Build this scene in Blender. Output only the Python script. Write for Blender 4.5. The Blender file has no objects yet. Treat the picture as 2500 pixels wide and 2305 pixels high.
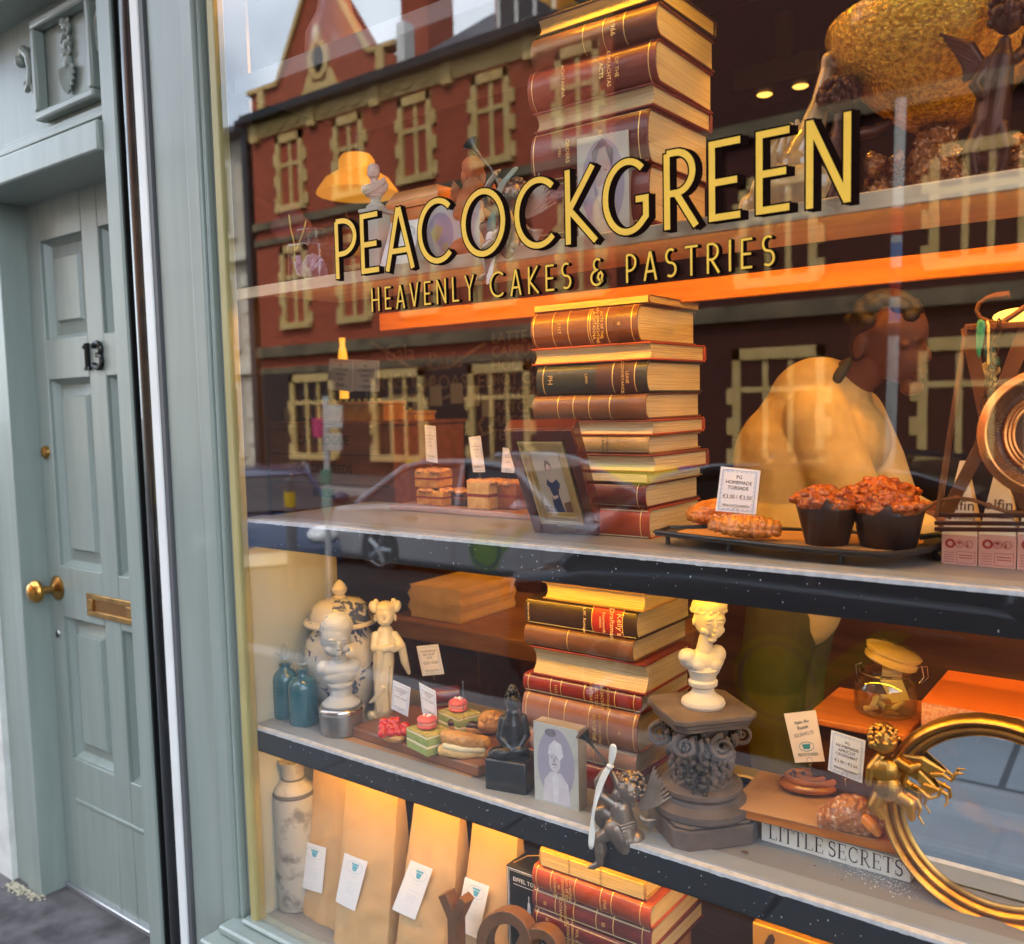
import bpy, math, random
from mathutils import Vector, Matrix, Euler
random.seed(7)
S = bpy.context.scene
COL = S.collection
rad = math.radians
# ---------------------------------------------------------------- camera, world, sun, exposure
CAM = Vector((0, -1.15, 1.5))
_ya, _pi, _ro, _f, _cx, _cy = rad(37.033), rad(4.599), rad(-1.342), 2202.0, 1250.0, 1163.0
_fw = Vector((-math.sin(_ya)*math.cos(_pi), math.cos(_ya)*math.cos(_pi), -math.sin(_pi)))
_r0 = _fw.cross(Vector((0, 0, 1))).normalized(); _u0 = _r0.cross(_fw)
_R = math.cos(_ro)*_r0 + math.sin(_ro)*_u0
_U = -math.sin(_ro)*_r0 + math.cos(_ro)*_u0
cam = bpy.data.objects.new("camera", bpy.data.cameras.new("camera")); COL.objects.link(cam)
cam.matrix_world = Matrix(((_R.x, _U.x, -_fw.x, CAM.x), (_R.y, _U.y, -_fw.y, CAM.y), (_R.z, _U.z, -_fw.z, CAM.z), (0, 0, 0, 1)))
cam.data.lens = 36*_f/2500; cam.data.sensor_width = 36; cam.data.sensor_fit = 'HORIZONTAL'
cam.data.shift_y = (_cy-1152.5)/2500
cam.data.clip_start = 0.02; cam.data.clip_end = 600
cam.data.dof.use_dof = True; cam.data.dof.focus_distance = 1.48; cam.data.dof.aperture_fstop = 4.6
S.camera = cam
S.render.engine = 'CYCLES'
S.cycles.use_denoising = True
S.cycles.max_bounces = 7; S.cycles.diffuse_bounces = 3; S.cycles.glossy_bounces = 4
S.cycles.transmission_bounces = 6; S.cycles.transparent_max_bounces = 24
S.cycles.sample_clamp_indirect = 6; S.cycles.caustics_reflective = False; S.cycles.caustics_refractive = False
S.view_settings.view_transform = 'Standard'; S.view_settings.look = 'None'
S.view_settings.exposure = EXPO = 1.8; S.view_settings.gamma = 1
SUN_EL, SUN_AZ = rad(52), rad(20)      # the sun stands over the shop's roof, behind the facade, and lights the far side of the street
w = bpy.data.worlds.new("World"); S.world = w; w.use_nodes = True
_n = w.node_tree.nodes; _l = w.node_tree.links
_sky = _n.new('ShaderNodeTexSky'); _sky.sky_type = 'NISHITA'; _sky.sun_disc = False
_sky.sun_elevation = SUN_EL; _sky.sun_rotation = SUN_AZ; _sky.dust_density = 2.5; _sky.air_density = 1.2; _sky.ozone_density = 1.0
# broken cloud over the blue
_tc = _n.new('ShaderNodeTexCoord'); _nz = _n.new('ShaderNodeTexNoise'); _nz.inputs['Scale'].default_value = 2.4; _nz.inputs['Detail'].default_value = 8
_rp = _n.new('ShaderNodeValToRGB'); _rp.color_ramp.elements[0].position = .40; _rp.color_ramp.elements[1].position = .66
_mx = _n.new('ShaderNodeMix'); _mx.data_type = 'RGBA'; _mx.inputs['B'].default_value = (12.2, 13.5, 15.0, 1)
_l.new(_tc.outputs['Generated'], _nz.inputs['Vector']); _l.new(_nz.outputs['Fac'], _rp.inputs['Fac'])
_l.new(_rp.outputs['Color'], _mx.inputs['Factor']); _l.new(_sky.outputs['Color'], _mx.inputs['A'])
_l.new(_mx.outputs['Result'], _n['Background'].inputs['Color'])
_n['Background'].inputs['Strength'].default_value = 0.15
sun = bpy.data.objects.new("sun", bpy.data.lights.new("sun", 'SUN')); COL.objects.link(sun)
sun.data.energy = 2.0; sun.data.angle = rad(9); sun.data.color = (1, .93, .82)
_sd = Vector((math.sin(SUN_AZ)*math.cos(SUN_EL), math.cos(SUN_AZ)*math.cos(SUN_EL), math.sin(SUN_EL)))
sun.rotation_euler = _sd.to_track_quat('Z', 'Y').to_euler()
# ---------------------------------------------------------------- from the survey picture to metres (x along the facade, y into the shop, z up)
def ray(dx, dy):
    a, b = (dx*1.2475-_cx)/_f, (dy*1.2475-_cy)/_f
    return _R*a - _U*b + _fw
def P(dx, dy, Y): d = ray(dx, dy); return CAM + d*((Y-CAM.y)/d.y)
def Z(dx, dy, z): d = ray(dx, dy); return CAM + d*((z-CAM.z)/d.z)
def X(dx, dy, x): d = ray(dx, dy); return CAM + d*((x-CAM.x)/d.x)
def mpp(p): return (Vector(p)-CAM).dot(_fw)*1.2475/_f
# ---------------------------------------------------------------- materials
MATS = {}
def mat(name, col, rough=.5, metal=0., spec=.5, col2=None, nscale=8., bump=0., bscale=30., emis=None, estr=0., alpha=1., trans=0., ior=1.45, coat=0., stretch=None, detail=6., lo=.35, hi=.7, sss=0.):
    if name in MATS: return MATS[name]
    m = bpy.data.materials.new(name); m.use_nodes = True; MATS[name] = m
    n, l = m.node_tree.nodes, m.node_tree.links; b = n['Principled BSDF']
    c4 = lambda c: (c[0], c[1], c[2], 1)
    b.inputs['Base Color'].default_value = c4(col); b.inputs['Roughness'].default_value = rough; b.inputs['Metallic'].default_value = metal
    b.inputs['Specular IOR Level'].default_value = spec; b.inputs['IOR'].default_value = ior; b.inputs['Coat Weight'].default_value = coat
    b.inputs['Transmission Weight'].default_value = trans; b.inputs['Alpha'].default_value = alpha
    if emis: b.inputs['Emission Color'].default_value = c4(emis); b.inputs['Emission Strength'].default_value = estr
    if col2 or bump:
        tc = n.new('ShaderNodeTexCoord'); src = tc.outputs['Object']
        if stretch:
            mp = n.new('ShaderNodeMapping'); mp.inputs['Scale'].default_value = stretch; l.new(src, mp.inputs['Vector']); src = mp.outputs['Vector']
        if col2:
            t = n.new('ShaderNodeTexNoise'); t.inputs['Scale'].default_value = nscale; t.inputs['Detail'].default_value = detail
            r = n.new('ShaderNodeValToRGB'); r.color_ramp.elements[0].position = lo; r.color_ramp.elements[1].position = hi
            r.color_ramp.elements[0].color = c4(col); r.color_ramp.elements[1].color = c4(col2)
            l.new(src, t.inputs['Vector']); l.new(t.outputs['Fac'], r.inputs['Fac']); l.new(r.outputs['Color'], b.inputs['Base Color'])
        if bump:
            t2 = n.new('ShaderNodeTexNoise'); t2.inputs['Scale'].default_value = bscale; t2.inputs['Detail'].default_value = 5
            bp = n.new('ShaderNodeBump'); bp.inputs['Strength'].default_value = bump; bp.inputs['Distance'].default_value = .004
            l.new(src, t2.inputs['Vector']); l.new(t2.outputs['Fac'], bp.inputs['Height']); l.new(bp.outputs['Normal'], b.inputs['Normal'])
    return m
def glassy(name, tint=(1, 1, 1), gain=1.0, base=0.0, rough=0.0):
    """clear sheet: see-through with a mirror reflection that grows towards grazing angles"""
    if name in MATS: return MATS[name]
    m = bpy.data.materials.new(name); m.use_nodes = True; MATS[name] = m
    n, l = m.node_tree.nodes, m.node_tree.links; n.remove(n['Principled BSDF'])
    t = n.new('ShaderNodeBsdfTransparent'); t.inputs['Color'].default_value = (*tint, 1)
    g = n.new('ShaderNodeBsdfGlossy'); g.inputs['Roughness'].default_value = rough
    f = n.new('ShaderNodeFresnel'); ge = n.new('ShaderNodeNewGeometry'); io = n.new('ShaderNodeMapRange')
    io.inputs['To Min'].default_value = 1.5; io.inputs['To Max'].default_value = 1/1.5; l.new(ge.outputs['Backfacing'], io.inputs['Value']); l.new(io.outputs[0], f.inputs['IOR'])
    k = n.new('ShaderNodeMath'); k.operation = 'MULTIPLY_ADD'; k.inputs[1].default_value = gain; k.inputs[2].default_value = base; k.use_clamp = True
    x = n.new('ShaderNodeMixShader')
    l.new(f.outputs[0], k.inputs[0]); l.new(k.outputs[0], x.inputs[0]); l.new(t.outputs[0], x.inputs[1]); l.new(g.outputs[0], x.inputs[2])
    l.new(x.outputs[0], n['Material Output'].inputs['Surface'])
    return m
def emit(name, col, s):
    if name in MATS: return MATS[name]
    return mat(name, (.02, .02, .02), emis=col, estr=s)
# ---------------------------------------------------------------- mesh builder
class MB:
    def __init__(s): s.v = []; s.f = []; s.mi = []; s.cur = 0
    def add(s, vs, fs, M=None):
        k = len(s.v)
        s.v += [(M @ Vector(v)) if M else Vector(v) for v in vs]
        s.f += [tuple(i+k for i in f) for f in fs]; s.mi += [s.cur]*len(fs); return s
    def box(s, a, b, M=None):
        x0, x1 = sorted((a[0], b[0])); y0, y1 = sorted((a[1], b[1])); z0, z1 = sorted((a[2], b[2]))
        return s.add([(x0,y0,z0),(x1,y0,z0),(x1,y1,z0),(x0,y1,z0),(x0,y0,z1),(x1,y0,z1),(x1,y1,z1),(x0,y1,z1)],
                     [(0,3,2,1),(4,5,6,7),(0,1,5,4),(1,2,6,5),(2,3,7,6),(3,0,4,7)], M)
    def lathe(s, prof, c=(0,0,0), seg=32, M=None, sx=1., sy=1.):
        vs = []; fs = []; n = len(prof)
        for (r, z) in prof:
            for k in range(seg):
                a = 2*math.pi*k/seg; vs.append((c[0]+r*math.cos(a)*sx, c[1]+r*math.sin(a)*sy, c[2]+z))
        for i in range(n-1):
            for k in range(seg):
                k2 = (k+1) % seg; fs.append((i*seg+k, i*seg+k2, (i+1)*seg+k2, (i+1)*seg+k))
        if prof[0][0] > 1e-6: fs.append(tuple(range(seg))[::-1])
        if prof[-1][0] > 1e-6: fs.append(tuple((n-1)*seg+k for k in range(seg)))
        return s.add(vs, fs, M)
    def tube(s, pts, r, seg=10, closed=False, M=None, flat=1.):
        pts = [Vector(p) for p in pts]; n = len(pts)
        rs = r if isinstance(r, (list, tuple)) else [r]*n
        vs = []; fs = []; up = None
        for i, p in enumerate(pts):
            d = (pts[(i+1) % n]-pts[i-1]) if closed else (pts[min(i+1, n-1)]-pts[max(i-1, 0)])
            d = d.normalized() if d.length > 1e-9 else Vector((0, 0, 1))
            if up is None: up = d.orthogonal().normalized()
            up = (up - d*up.dot(d)); up = up.normalized() if up.length > 1e-6 else d.orthogonal().normalized()
            q = d.cross(up)
            for k in range(seg):
                a = 2*math.pi*k/seg; vs.append(p+up*(math.cos(a)*rs[i])+q*(math.sin(a)*rs[i]*flat))
        for i in range(n if closed else n-1):
            j = (i+1) % n
            for k in range(seg):
                k2 = (k+1) % seg; fs.append((i*seg+k, i*seg+k2, j*seg+k2, j*seg+k))
        if not closed: fs.append(tuple(range(seg))[::-1]); fs.append(tuple((n-1)*seg+k for k in range(seg)))
        return s.add(vs, fs, M)
    def ell(s, c, r, rot=None, seg=16, rings=10, M=None):
        r = r if isinstance(r, (list, tuple)) else (r, r, r)
        T = Matrix.Translation(c)
        if rot: T = T @ Euler([rad(a) for a in rot]).to_matrix().to_4x4()
        if M: T = M @ T
        vs = [(0, 0, -r[2])]; fs = []
        for i in range(1, rings):
            t = math.pi*i/rings
            for k in range(seg):
                a = 2*math.pi*k/seg; vs.append((r[0]*math.sin(t)*math.cos(a), r[1]*math.sin(t)*math.sin(a), -r[2]*math.cos(t)))
        vs.append((0, 0, r[2])); last = len(vs)-1
        for k in range(seg): fs.append((0, 1+(k+1) % seg, 1+k))
        for i in range(rings-2):
            for k in range(seg):
                k2 = (k+1) % seg; a = 1+i*seg; fs.append((a+k, a+k2, a+seg+k2, a+seg+k))
        a = 1+(rings-2)*seg
        for k in range(seg): fs.append((a+k, a+(k+1) % seg, last))
        return s.add(vs, fs, T)
    def prism(s, pts, d, M=None):
        """outline in (x, z), extruded along y from 0 to d"""
        n = len(pts)
        area = sum(pts[i][0]*pts[(i+1) % n][1]-pts[(i+1) % n][0]*pts[i][1] for i in range(n))
        if area < 0: pts = pts[::-1]
        vs = [(p[0], 0, p[1]) for p in pts]+[(p[0], d, p[1]) for p in pts]
        fs = [tuple(range(n)), tuple(range(2*n-1, n-1, -1))]
        fs += [(i, i+n, (i+1) % n+n, (i+1) % n) for i in range(n)]
        return s.add(vs, fs, M)
    def ribbon(s, pts, wd, y=0., M=None, closed=False, th=.0004):
        """flat stroke of width wd along a polyline in (x, z), with mitred joints, th thick"""
        n = len(pts); L = []; Rr = []
        for i in range(n):
            a = Vector(pts[i-1]) if (i > 0 or closed) else None; b = Vector(pts[i]); c = Vector(pts[(i+1) % n]) if (i < n-1 or closed) else None
            d1 = (b-a).normalized() if a is not None else None; d2 = (c-b).normalized() if c is not None else None
            if d1 is None: d1 = d2
            if d2 is None: d2 = d1
            t = d1+d2; t = t.normalized() if t.length > 1e-6 else d1
            nn = Vector((-t.y, t.x)); k = 1/max(.5, nn.dot(Vector((-d1.y, d1.x))))
            L.append(b+nn*wd/2*k); Rr.append(b-nn*wd/2*k)
        m = n if closed else n-1
        vs = [(p.x, y, p.y) for p in L+Rr]+[(p.x, y+th, p.y) for p in L+Rr]; fs = []
        for i in range(m):
            j = (i+1) % n; fs += [(i, n+i, n+j, j), (2*n+j, 3*n+j, 3*n+i, 2*n+i), (i, j, 2*n+j, 2*n+i), (n+j, n+i, 3*n+i, 3*n+j)]
        if not closed: fs += [(0, 2*n, 3*n, n), (n-1, 2*n-1, 4*n-1, 3*n-1)]
        return s.add(vs, fs, M)
    def text(s, body, size, M=None, align='CENTER', th=.0003):
        """lettering in the (x, z) plane, facing -y"""
        cu = bpy.data.curves.new("t", 'FONT'); cu.body = body; cu.size = size; cu.align_x = align; cu.align_y = 'CENTER'; cu.resolution_u = 2; cu.extrude = th/2
        ob = bpy.data.objects.new("t", cu); COL.objects.link(ob)
        me = bpy.data.meshes.new_from_object(ob.evaluated_get(bpy.context.evaluated_depsgraph_get()))
        T = Matrix.Rotation(rad(90), 4, 'X')
        if M: T = M @ T
        s.add([v.co for v in me.vertices], [tuple(p.vertices) for p in me.polygons], T)
        bpy.data.objects.remove(ob); bpy.data.curves.remove(cu); bpy.data.meshes.remove(me); return s
    def build(s, name, mats, parent=None, smooth=35, bevel=0., local=False, bseg=2, remesh=0., sm=3, sub=0, disp=None):
        me = bpy.data.meshes.new(name)
        o0 = Vector((0, 0, 0))
        if parent and not local:
            q = parent
            while q: o0 = o0 + q.location; q = q.parent
        me.from_pydata([tuple(Vector(v)-o0) for v in s.v], [], s.f)
        if not isinstance(mats, (list, tuple)): mats = [mats]
        for m in mats: me.materials.append(m)
        if len(mats) > 1: me.polygons.foreach_set('material_index', s.mi)
        me.validate(); me.update()
        if smooth:
            me.polygons.foreach_set('use_smooth', [True]*len(me.polygons)); me.set_sharp_from_angle(angle=rad(smooth))
        o = bpy.data.objects.new(name, me); COL.objects.link(o)
        if parent: o.parent = parent
        if bevel:
            b = o.modifiers.new('bevel', 'BEVEL'); b.width = bevel; b.segments = bseg; b.limit_method = 'ANGLE'; b.angle_limit = rad(40)
        if remesh:
            r = o.modifiers.new('remesh', 'REMESH'); r.mode = 'VOXEL'; r.voxel_size = remesh; r.use_smooth_shade = True
            if sm:
                q = o.modifiers.new('smooth', 'SMOOTH'); q.factor = .5; q.iterations = sm
        if disp:
            tx = bpy.data.textures.new(name, 'CLOUDS'); tx.noise_scale = disp[1]; tx.noise_depth = 3; q = o.modifiers.new('disp', 'DISPLACE'); q.texture = tx; q.texture_coords = 'LOCAL'; q.strength = disp[0]; q.mid_level = .5
        if sub:
            q = o.modifiers.new('sub', 'SUBSURF'); q.levels = sub; q.render_levels = sub
        return o
def tag(o, label, cat, group=None):
    o['label'] = label; o['category'] = cat
    if group: o['group'] = group
    return o
def T(name, label, cat, loc=(0, 0, 0), group=None):
    o = bpy.data.objects.new(name, None); COL.objects.link(o); o.location = loc; o.empty_display_size = .02
    return tag(o, label, cat, group)
def structure(o): o['kind'] = 'structure'; return o
def copy_tree(o, parent=None):
    c = o.copy(); COL.objects.link(c)
    if parent: c.parent = parent
    for ch in [k for k in list(bpy.data.objects) if k.parent == o]: copy_tree(ch, c)
    return c
def XF(loc, rx=0, ry=0, rz=0, sc=1.): return Matrix.Translation(loc) @ Euler((rad(rx), rad(ry), rad(rz))).to_matrix().to_4x4() @ Matrix.Scale(sc, 4)
def arc(cx, cz, rx, rz, a0, a1, n=16): return [(cx+rx*math.cos(rad(a0+(a1-a0)*i/n)), cz+rz*math.sin(rad(a0+(a1-a0)*i/n))) for i in range(n+1)]
def fbm(x, y=0., z=0.):
    from mathutils import noise
    return noise.noise(Vector((x, y, z)))
# ================================================================ the street (seen mirrored in the shop glass)
def slabs(name, c1, c2, mortar, sx, sy, msize=.012, rough=.75, axis='XY', bump=.25):
    m = bpy.data.materials.new(name); m.use_nodes = True; MATS[name] = m
    n, l = m.node_tree.nodes, m.node_tree.links; b = n['Principled BSDF']; b.inputs['Roughness'].default_value = rough
    tc = n.new('ShaderNodeTexCoord'); mp = n.new('ShaderNodeMapping'); l.new(tc.outputs['Object'], mp.inputs['Vector'])
    if axis == 'XZ': mp.inputs['Rotation'].default_value = (rad(-90), 0, 0)
    br = n.new('ShaderNodeTexBrick'); br.inputs['Color1'].default_value = (*c1, 1); br.inputs['Color2'].default_value = (*c2, 1); br.inputs['Mortar'].default_value = (*mortar, 1)
    br.inputs['Scale'].default_value = 1; br.inputs['Brick Width'].default_value = sx; br.inputs['Row Height'].default_value = sy; br.inputs['Mortar Size'].default_value = msize
    nz = n.new('ShaderNodeTexNoise'); nz.inputs['Scale'].default_value = 7; nz.inputs['Detail'].default_value = 7
    mx = n.new('ShaderNodeMix'); mx.data_type = 'RGBA'; mx.blend_type = 'MULTIPLY'; mx.inputs['Factor'].default_value = .55
    rp = n.new('ShaderNodeValToRGB'); rp.color_ramp.elements[0].color = (.55, .55, .55, 1); rp.color_ramp.elements[1].color = (1.25, 1.25, 1.25, 1)
    l.new(mp.outputs[0], br.inputs['Vector']); l.new(tc.outputs['Object'], nz.inputs['Vector']); l.new(nz.outputs['Fac'], rp.inputs['Fac'])
    l.new(br.outputs['Color'], mx.inputs['A']); l.new(rp.outputs['Color'], mx.inputs['B']); l.new(mx.outputs['Result'], b.inputs['Base Color'])
    bp = n.new('ShaderNodeBump'); bp.inputs['Strength'].default_value = bump; bp.inputs['Distance'].default_value = .01
    l.new(br.outputs['Fac'], bp.inputs['Height']); bp.invert = True; l.new(bp.outputs['Normal'], b.inputs['Normal'])
    return m
asphalt = mat('asphalt', (.022, .022, .024), .85, col2=(.04, .04, .04), nscale=40, bump=.3, bscale=220)
paving = slabs('paving', (.085, .092, .098), (.10, .107, .113), (.014, .014, .014), .95, .62)
granite = mat('granite', (.3, .3, .3), .7, col2=(.42, .41, .4), nscale=90)
stone_y = mat('sandstone', (.60, .40, .14), .85, col2=(.70, .50, .22), nscale=3, bump=.2)
brick = slabs('red_brick', (.50, .085, .03), (.38, .06, .024), (.26, .11, .06), .23, .075, .008, .85, 'XZ', .1)
slate = mat('slate', (.05, .055, .07), .5, col2=(.09, .1, .12), nscale=5)
black_paint = mat('black_paint', (.012, .012, .012), .3)
white_paint = mat('white_paint', (.78, .78, .76), .45, col2=(.7, .7, .67), nscale=6)
dark_glass = mat('dark_glass', (.015, .018, .022), .08, spec=.8)
stucco = mat('pale_stucco', (.62, .56, .44), .85, col2=(.5, .45, .36), nscale=4)
GZ = -.15
m = MB(); m.box((-30, -2.25, -.6), (14, 1.0, 0)); structure(m.build('pavement', paving, smooth=0))
m = MB(); m.box((-30, -2.4, -.6), (14, -2.25, .003)); structure(m.build('kerb', granite, bevel=.015))
m = MB(); m.box((-60, -300, -1.2), (60, -2.4, GZ)); structure(m.build('road', asphalt, smooth=0))
m = MB(); m.box((-40, -300, GZ-.4), (30, -10.6, GZ+.13)); structure(m.build('far_pavement', paving, smooth=0))
m = MB(); m.box((-40, -10.6, GZ-.4), (30, -10.45, GZ+.133)); structure(m.build('far_kerb', granite, bevel=.015))
m = MB(); m.box((-400, -400, -1.5), (400, 400, -1.3)); structure(m.build('ground', asphalt, smooth=0))

# ---- red brick building across the street
W = -13.
bld = T('brick_building', 'long red brick building with sandstone windows and a gable, mirrored in the glass', 'building', (-7, W, GZ))
m = MB(); m.box((-18.3, W-8, GZ+.1), (-8.25, W, 8.3)); m.build('wall', brick, bld, smooth=0)
m = MB()
m.box((-18.36, W-.05, 7.93), (-8.2, W+.06, 8.28))
for k in range(5):
    x = -18.2+k*2.02; m.box((x, W, 7.85), (x+.26, W+.12, 8.28))
    if k < 3:
        for q in range(3): m.tube([(x+.52+q*.5+.2*math.cos(a), W+.075, 8.12+.11*math.sin(a)) for a in [rad(180+18*t) for t in range(11)]], .035, 6)
m.build('frieze', stone_y, bld)
m = MB(); m.box((-18.5, W-.2, 8.28), (-8.15, W+.34, 8.38)); m.box((-18.45, W-.2, 8.38), (-8.15, W+.24, 8.5)); m.build('gutter', black_paint, bld)
m = MB(); m.box((-18.3, W-.1, 5.78), (-8.25, W+.10, 5.95)); m.box((-18.3, W-.1, 5.42), (-8.25, W+.06, 5.56)); m.box((-18.3, W-.1, 2.75), (-8.25, W+.14, 3.0)); m.box((-18.3, W-.1, 2.35), (-8.25, W+.05, 2.5)); m.build('string_course', mat('old_stone', (.22, .17, .1), .9, col2=(.1, .08, .05), nscale=2.5), bld)
m = MB(); m.prism([(-18.2, 8.5), (-13.45, 8.5), (-13.45, 8.8), (-14.15, 9.0), (-15.72, 11.35), (-17.25, 9.03), (-18.2, 8.98)], -.45, XF((0, W+.02, 0))); m.build('gable', brick, bld, smooth=0)
m = MB()
m.box((-18.3, W-.3, 8.98), (-17.2, W+.1, 9.08)); m.box((-14.2, W-.3, 8.98), (-13.4, W+.1, 9.07))
m.ribbon([(-17.2, 9.05), (-15.72, 11.4), (-14.2, 9.05)], .1, W-.02, th=.12)
m.ribbon(arc(-15.75, 9.22, .27, .36, 0, 360, 24)[:-1], .13, W-.1, closed=True, th=.2)
m.prism([(-16.9, 8.5), (-16.3, 8.62), (-16.15, 8.95), (-16.02, 9.0), (-15.95, 8.75), (-15.55, 8.75), (-15.48, 9.0), (-15.35, 8.95), (-15.2, 8.62), (-14.6, 8.5)], .12, XF((0, W-.05, 0)))
m.box((-15.83, W, 9.55), (-15.67, W+.12, 9.95))
for x in (-17.9, -13.95): m.box((x, W, 8.5), (x+.22, W+.1, 8.98))
m.build('gable_trim', stone_y, bld)
m = MB(); m.lathe([(.26, 0), (.26, .02)], seg=24, M=XF((-15.75, W+.02, 9.22), 90) @ Matrix.Diagonal((1, 1.3, 1, 1))); m.build('oculus', dark_glass, bld)
m = MB(); m.add([(-13.4, W, 8.5), (-8.25, W, 8.5), (-8.25, W-3.2, 10.6), (-13.4, W-3.2, 10.6), (-13.4, W-8, 8.5), (-8.25, W-8, 8.5)], [(0, 1, 2, 3), (3, 2, 5, 4), (0, 3, 4), (1, 5, 2)]); m.build('roof', slate, bld, smooth=0)
m = MB(); m.box((-13.32, W-.2, 8.5), (-13.1, W+.1, 9.35)); m.build('downpipe', white_paint, bld)
for x in (-10.3,):
    d = MB(); d.box((x-.75, W-2, 8.6), (x+.75, W-.3, 9.9)); d = d.build('dormer', brick, bld, smooth=0)
    q = MB()
    for k in range(3): q.box((x-.6+k*.42, W-.31, 8.75), (x-.24+k*.42, W-.27, 9.75))
    q.build('pane', dark_glass, d, smooth=0)
    q = MB(); q.box((x-.66, W-.32, 8.66), (x+.66, W-.25, 8.75)); q.box((x-.66, W-.32, 9.75), (x+.66, W-.25, 9.85))
    for k in range(4): q.box((x-.68+k*.43, W-.32, 8.66), (x-.6+k*.43, W-.25, 9.85))
    q.build('frame', white_paint, d, smooth=0)
for x in (-16.0,):
    c = MB(); c.box((x-.45, W-4.4, 9.5), (x+.45, W-3.4, 12.2)); c.box((x-.52, W-4.5, 12.2), (x+.52, W-3.3, 12.4)); c.build('chimney', brick, bld, smooth=0)
# mullioned window: one prototype per size, copied along the facade
def mull_window(wd, ht, n, trans):
    f = MB(); q = .13
    f.box((-wd/2, -.22, 0), (-wd/2+q, .07, ht)); f.box((wd/2-q, -.22, 0), (wd/2, .07, ht))
    f.box((-wd/2, -.22, ht-q*1.4), (wd/2, .07, ht)); f.box((-wd/2-.05, -.22, -.04), (wd/2+.05, .12, q*.8))
    k = int(ht/.5)
    for s in (-1, 1):
        for j in range(k): f.box((s*(wd/2-.02), -.1, j*.5+.05), (s*(wd/2+.11), .05, j*.5+.32))
    for j in range(1, n):
        x = -wd/2+q+(wd-2*q)*j/n; f.box((x-.045, -.2, 0), (x+.045, .03, ht))
    f.box((-wd/2+q, -.2, ht*trans-.045), (wd/2-q, .035, ht*trans+.045))
    g = MB(); g.box((-wd/2+q, -.2, q), (wd/2-q, -.16, ht-q))
    s = MB()
    for j in range(n):
        x = -wd/2+q+(wd-2*q)*(j+.5)/n
        s.box((x-(wd-2*q)/n/2, -.165, ht*trans*.52), (x+(wd-2*q)/n/2, -.14, ht*trans*.52+.03))
    return f, g, s
WIN = {}
def put_window(kind, args, x, z):
    if kind not in WIN:
        f, g, s = mull_window(*args); o = f.build('window', stone_y, bld, local=True, smooth=0)
        g.build('pane', dark_glass, o, local=True, smooth=0); s.build('sash', mat('sash_grey', (.3, .3, .3), .5), o, local=True, smooth=0); WIN[kind] = o
    else: o = copy_tree(WIN[kind])
    o.location = Vector((x, W, z))-bld.location
for k in range(5):
    x = -16.9+k*1.98
    put_window('upper', (.92, 1.72, 2, .6), x, 6.14); put_window('mid', (.92, 1.9, 2, .62), x, 3.42)
for k in range(3): put_window('low', (1.5, 1.95, 3, .66), -16.4+k*2.75, .35)
for k in [o for o in bld.children if abs(o.location.z+bld.location.z-.35) < .01]: k.location.y += .05
# ---- darker brick neighbour on the other side
m = MB(); m.box((-18.3, W, GZ+.1), (-8.25, W+.045, 2.34)); m.build('ground_storey', mat('shaded_storey', (.035, .016, .010), .5, col2=(.05, .022, .014), nscale=2), bld, smooth=0)  # dark colour stands in for the weak light on the ground storey
WIN.clear(); bld = T('dark_brick_building', 'tall dark brick building with few windows, mirrored behind the bending man', 'building', (-2, W, GZ))
dbrick = slabs('dark_brick', (.085, .012, .006), (.06, .010, .005), (.03, .012, .008), .23, .075, .008, .85, 'XZ', .1)  # very dark brick colour over the whole wall
m = MB(); m.box((-8.2, W-8, GZ+.1), (7, W+.02, 13.5)); m.build('wall', dbrick, bld, smooth=0)
m = MB(); m.box((-8.3, W-8.1, 13.5), (7.1, W+.3, 13.9)); m.build('parapet', slate, bld, smooth=0)
m = MB(); m.box((-8.2, W-.1, 2.75), (7, W+.16, 3.0)); m.box((-8.2, W-.1, 5.6), (7, W+.14, 5.85)); m.build('string_course', MATS['old_stone'], bld)
for x in (-5.3, -2.45, .6): put_window('low', (1.5, 1.95, 3, .66), x, .35); put_window('mid', (1.25, 1.7, 3, .62), x, 3.3)
# ---- pale neighbour
nb = T('stucco_building', 'narrow pale stucco building beside the red brick one, mirrored near the window edge', 'building', (-23, W, GZ))
m = MB(); m.box((-30, W-8, GZ+.1), (-18.62, W-.2, 8.2)); m.build('wall', stucco, nb, smooth=0)
m = MB(); m.box((-30, W-.2, 8.2), (-18.6, W+.25, 8.34)); m.add([(-30, W, 8.34), (-18.6, W, 8.34), (-18.6, W-4, 9.3), (-30, W-4, 9.3)], [(0, 1, 2, 3)]); m.build('roof', slate, nb, smooth=0)
m = MB(); m.box((-18.6, W-.3, GZ), (-18.4, W+.1, 8.2)); m.build('downpipe', black_paint, nb)
m = MB()
for z in (5.2, 2.4): m.box((-30, W-.2, z), (-18.62, W+.02, z+.2))
for k in range(14): m.box((-19.0-(k % 2)*.12, W-.2, .3+k*.33), (-18.64, W-.12, .58+k*.33))
m.build('quoin', mat('cream_stone', (.7, .66, .55), .8), nb, smooth=0)
for z in (5.8, 3.0, .3):
    f = MB(); f.box((-20.6, W-.2, z), (-19.3, W-.1, z+1.9)); f = f.build('window', white_paint, nb, smooth=0)
    g = MB(); g.box((-20.45, W-.1, z+.15), (-19.99, W-.08, z+1.75)); g.box((-19.91, W-.1, z+.15), (-19.45, W-.08, z+1.75)); g.build('pane', dark_glass, f, smooth=0)

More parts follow.
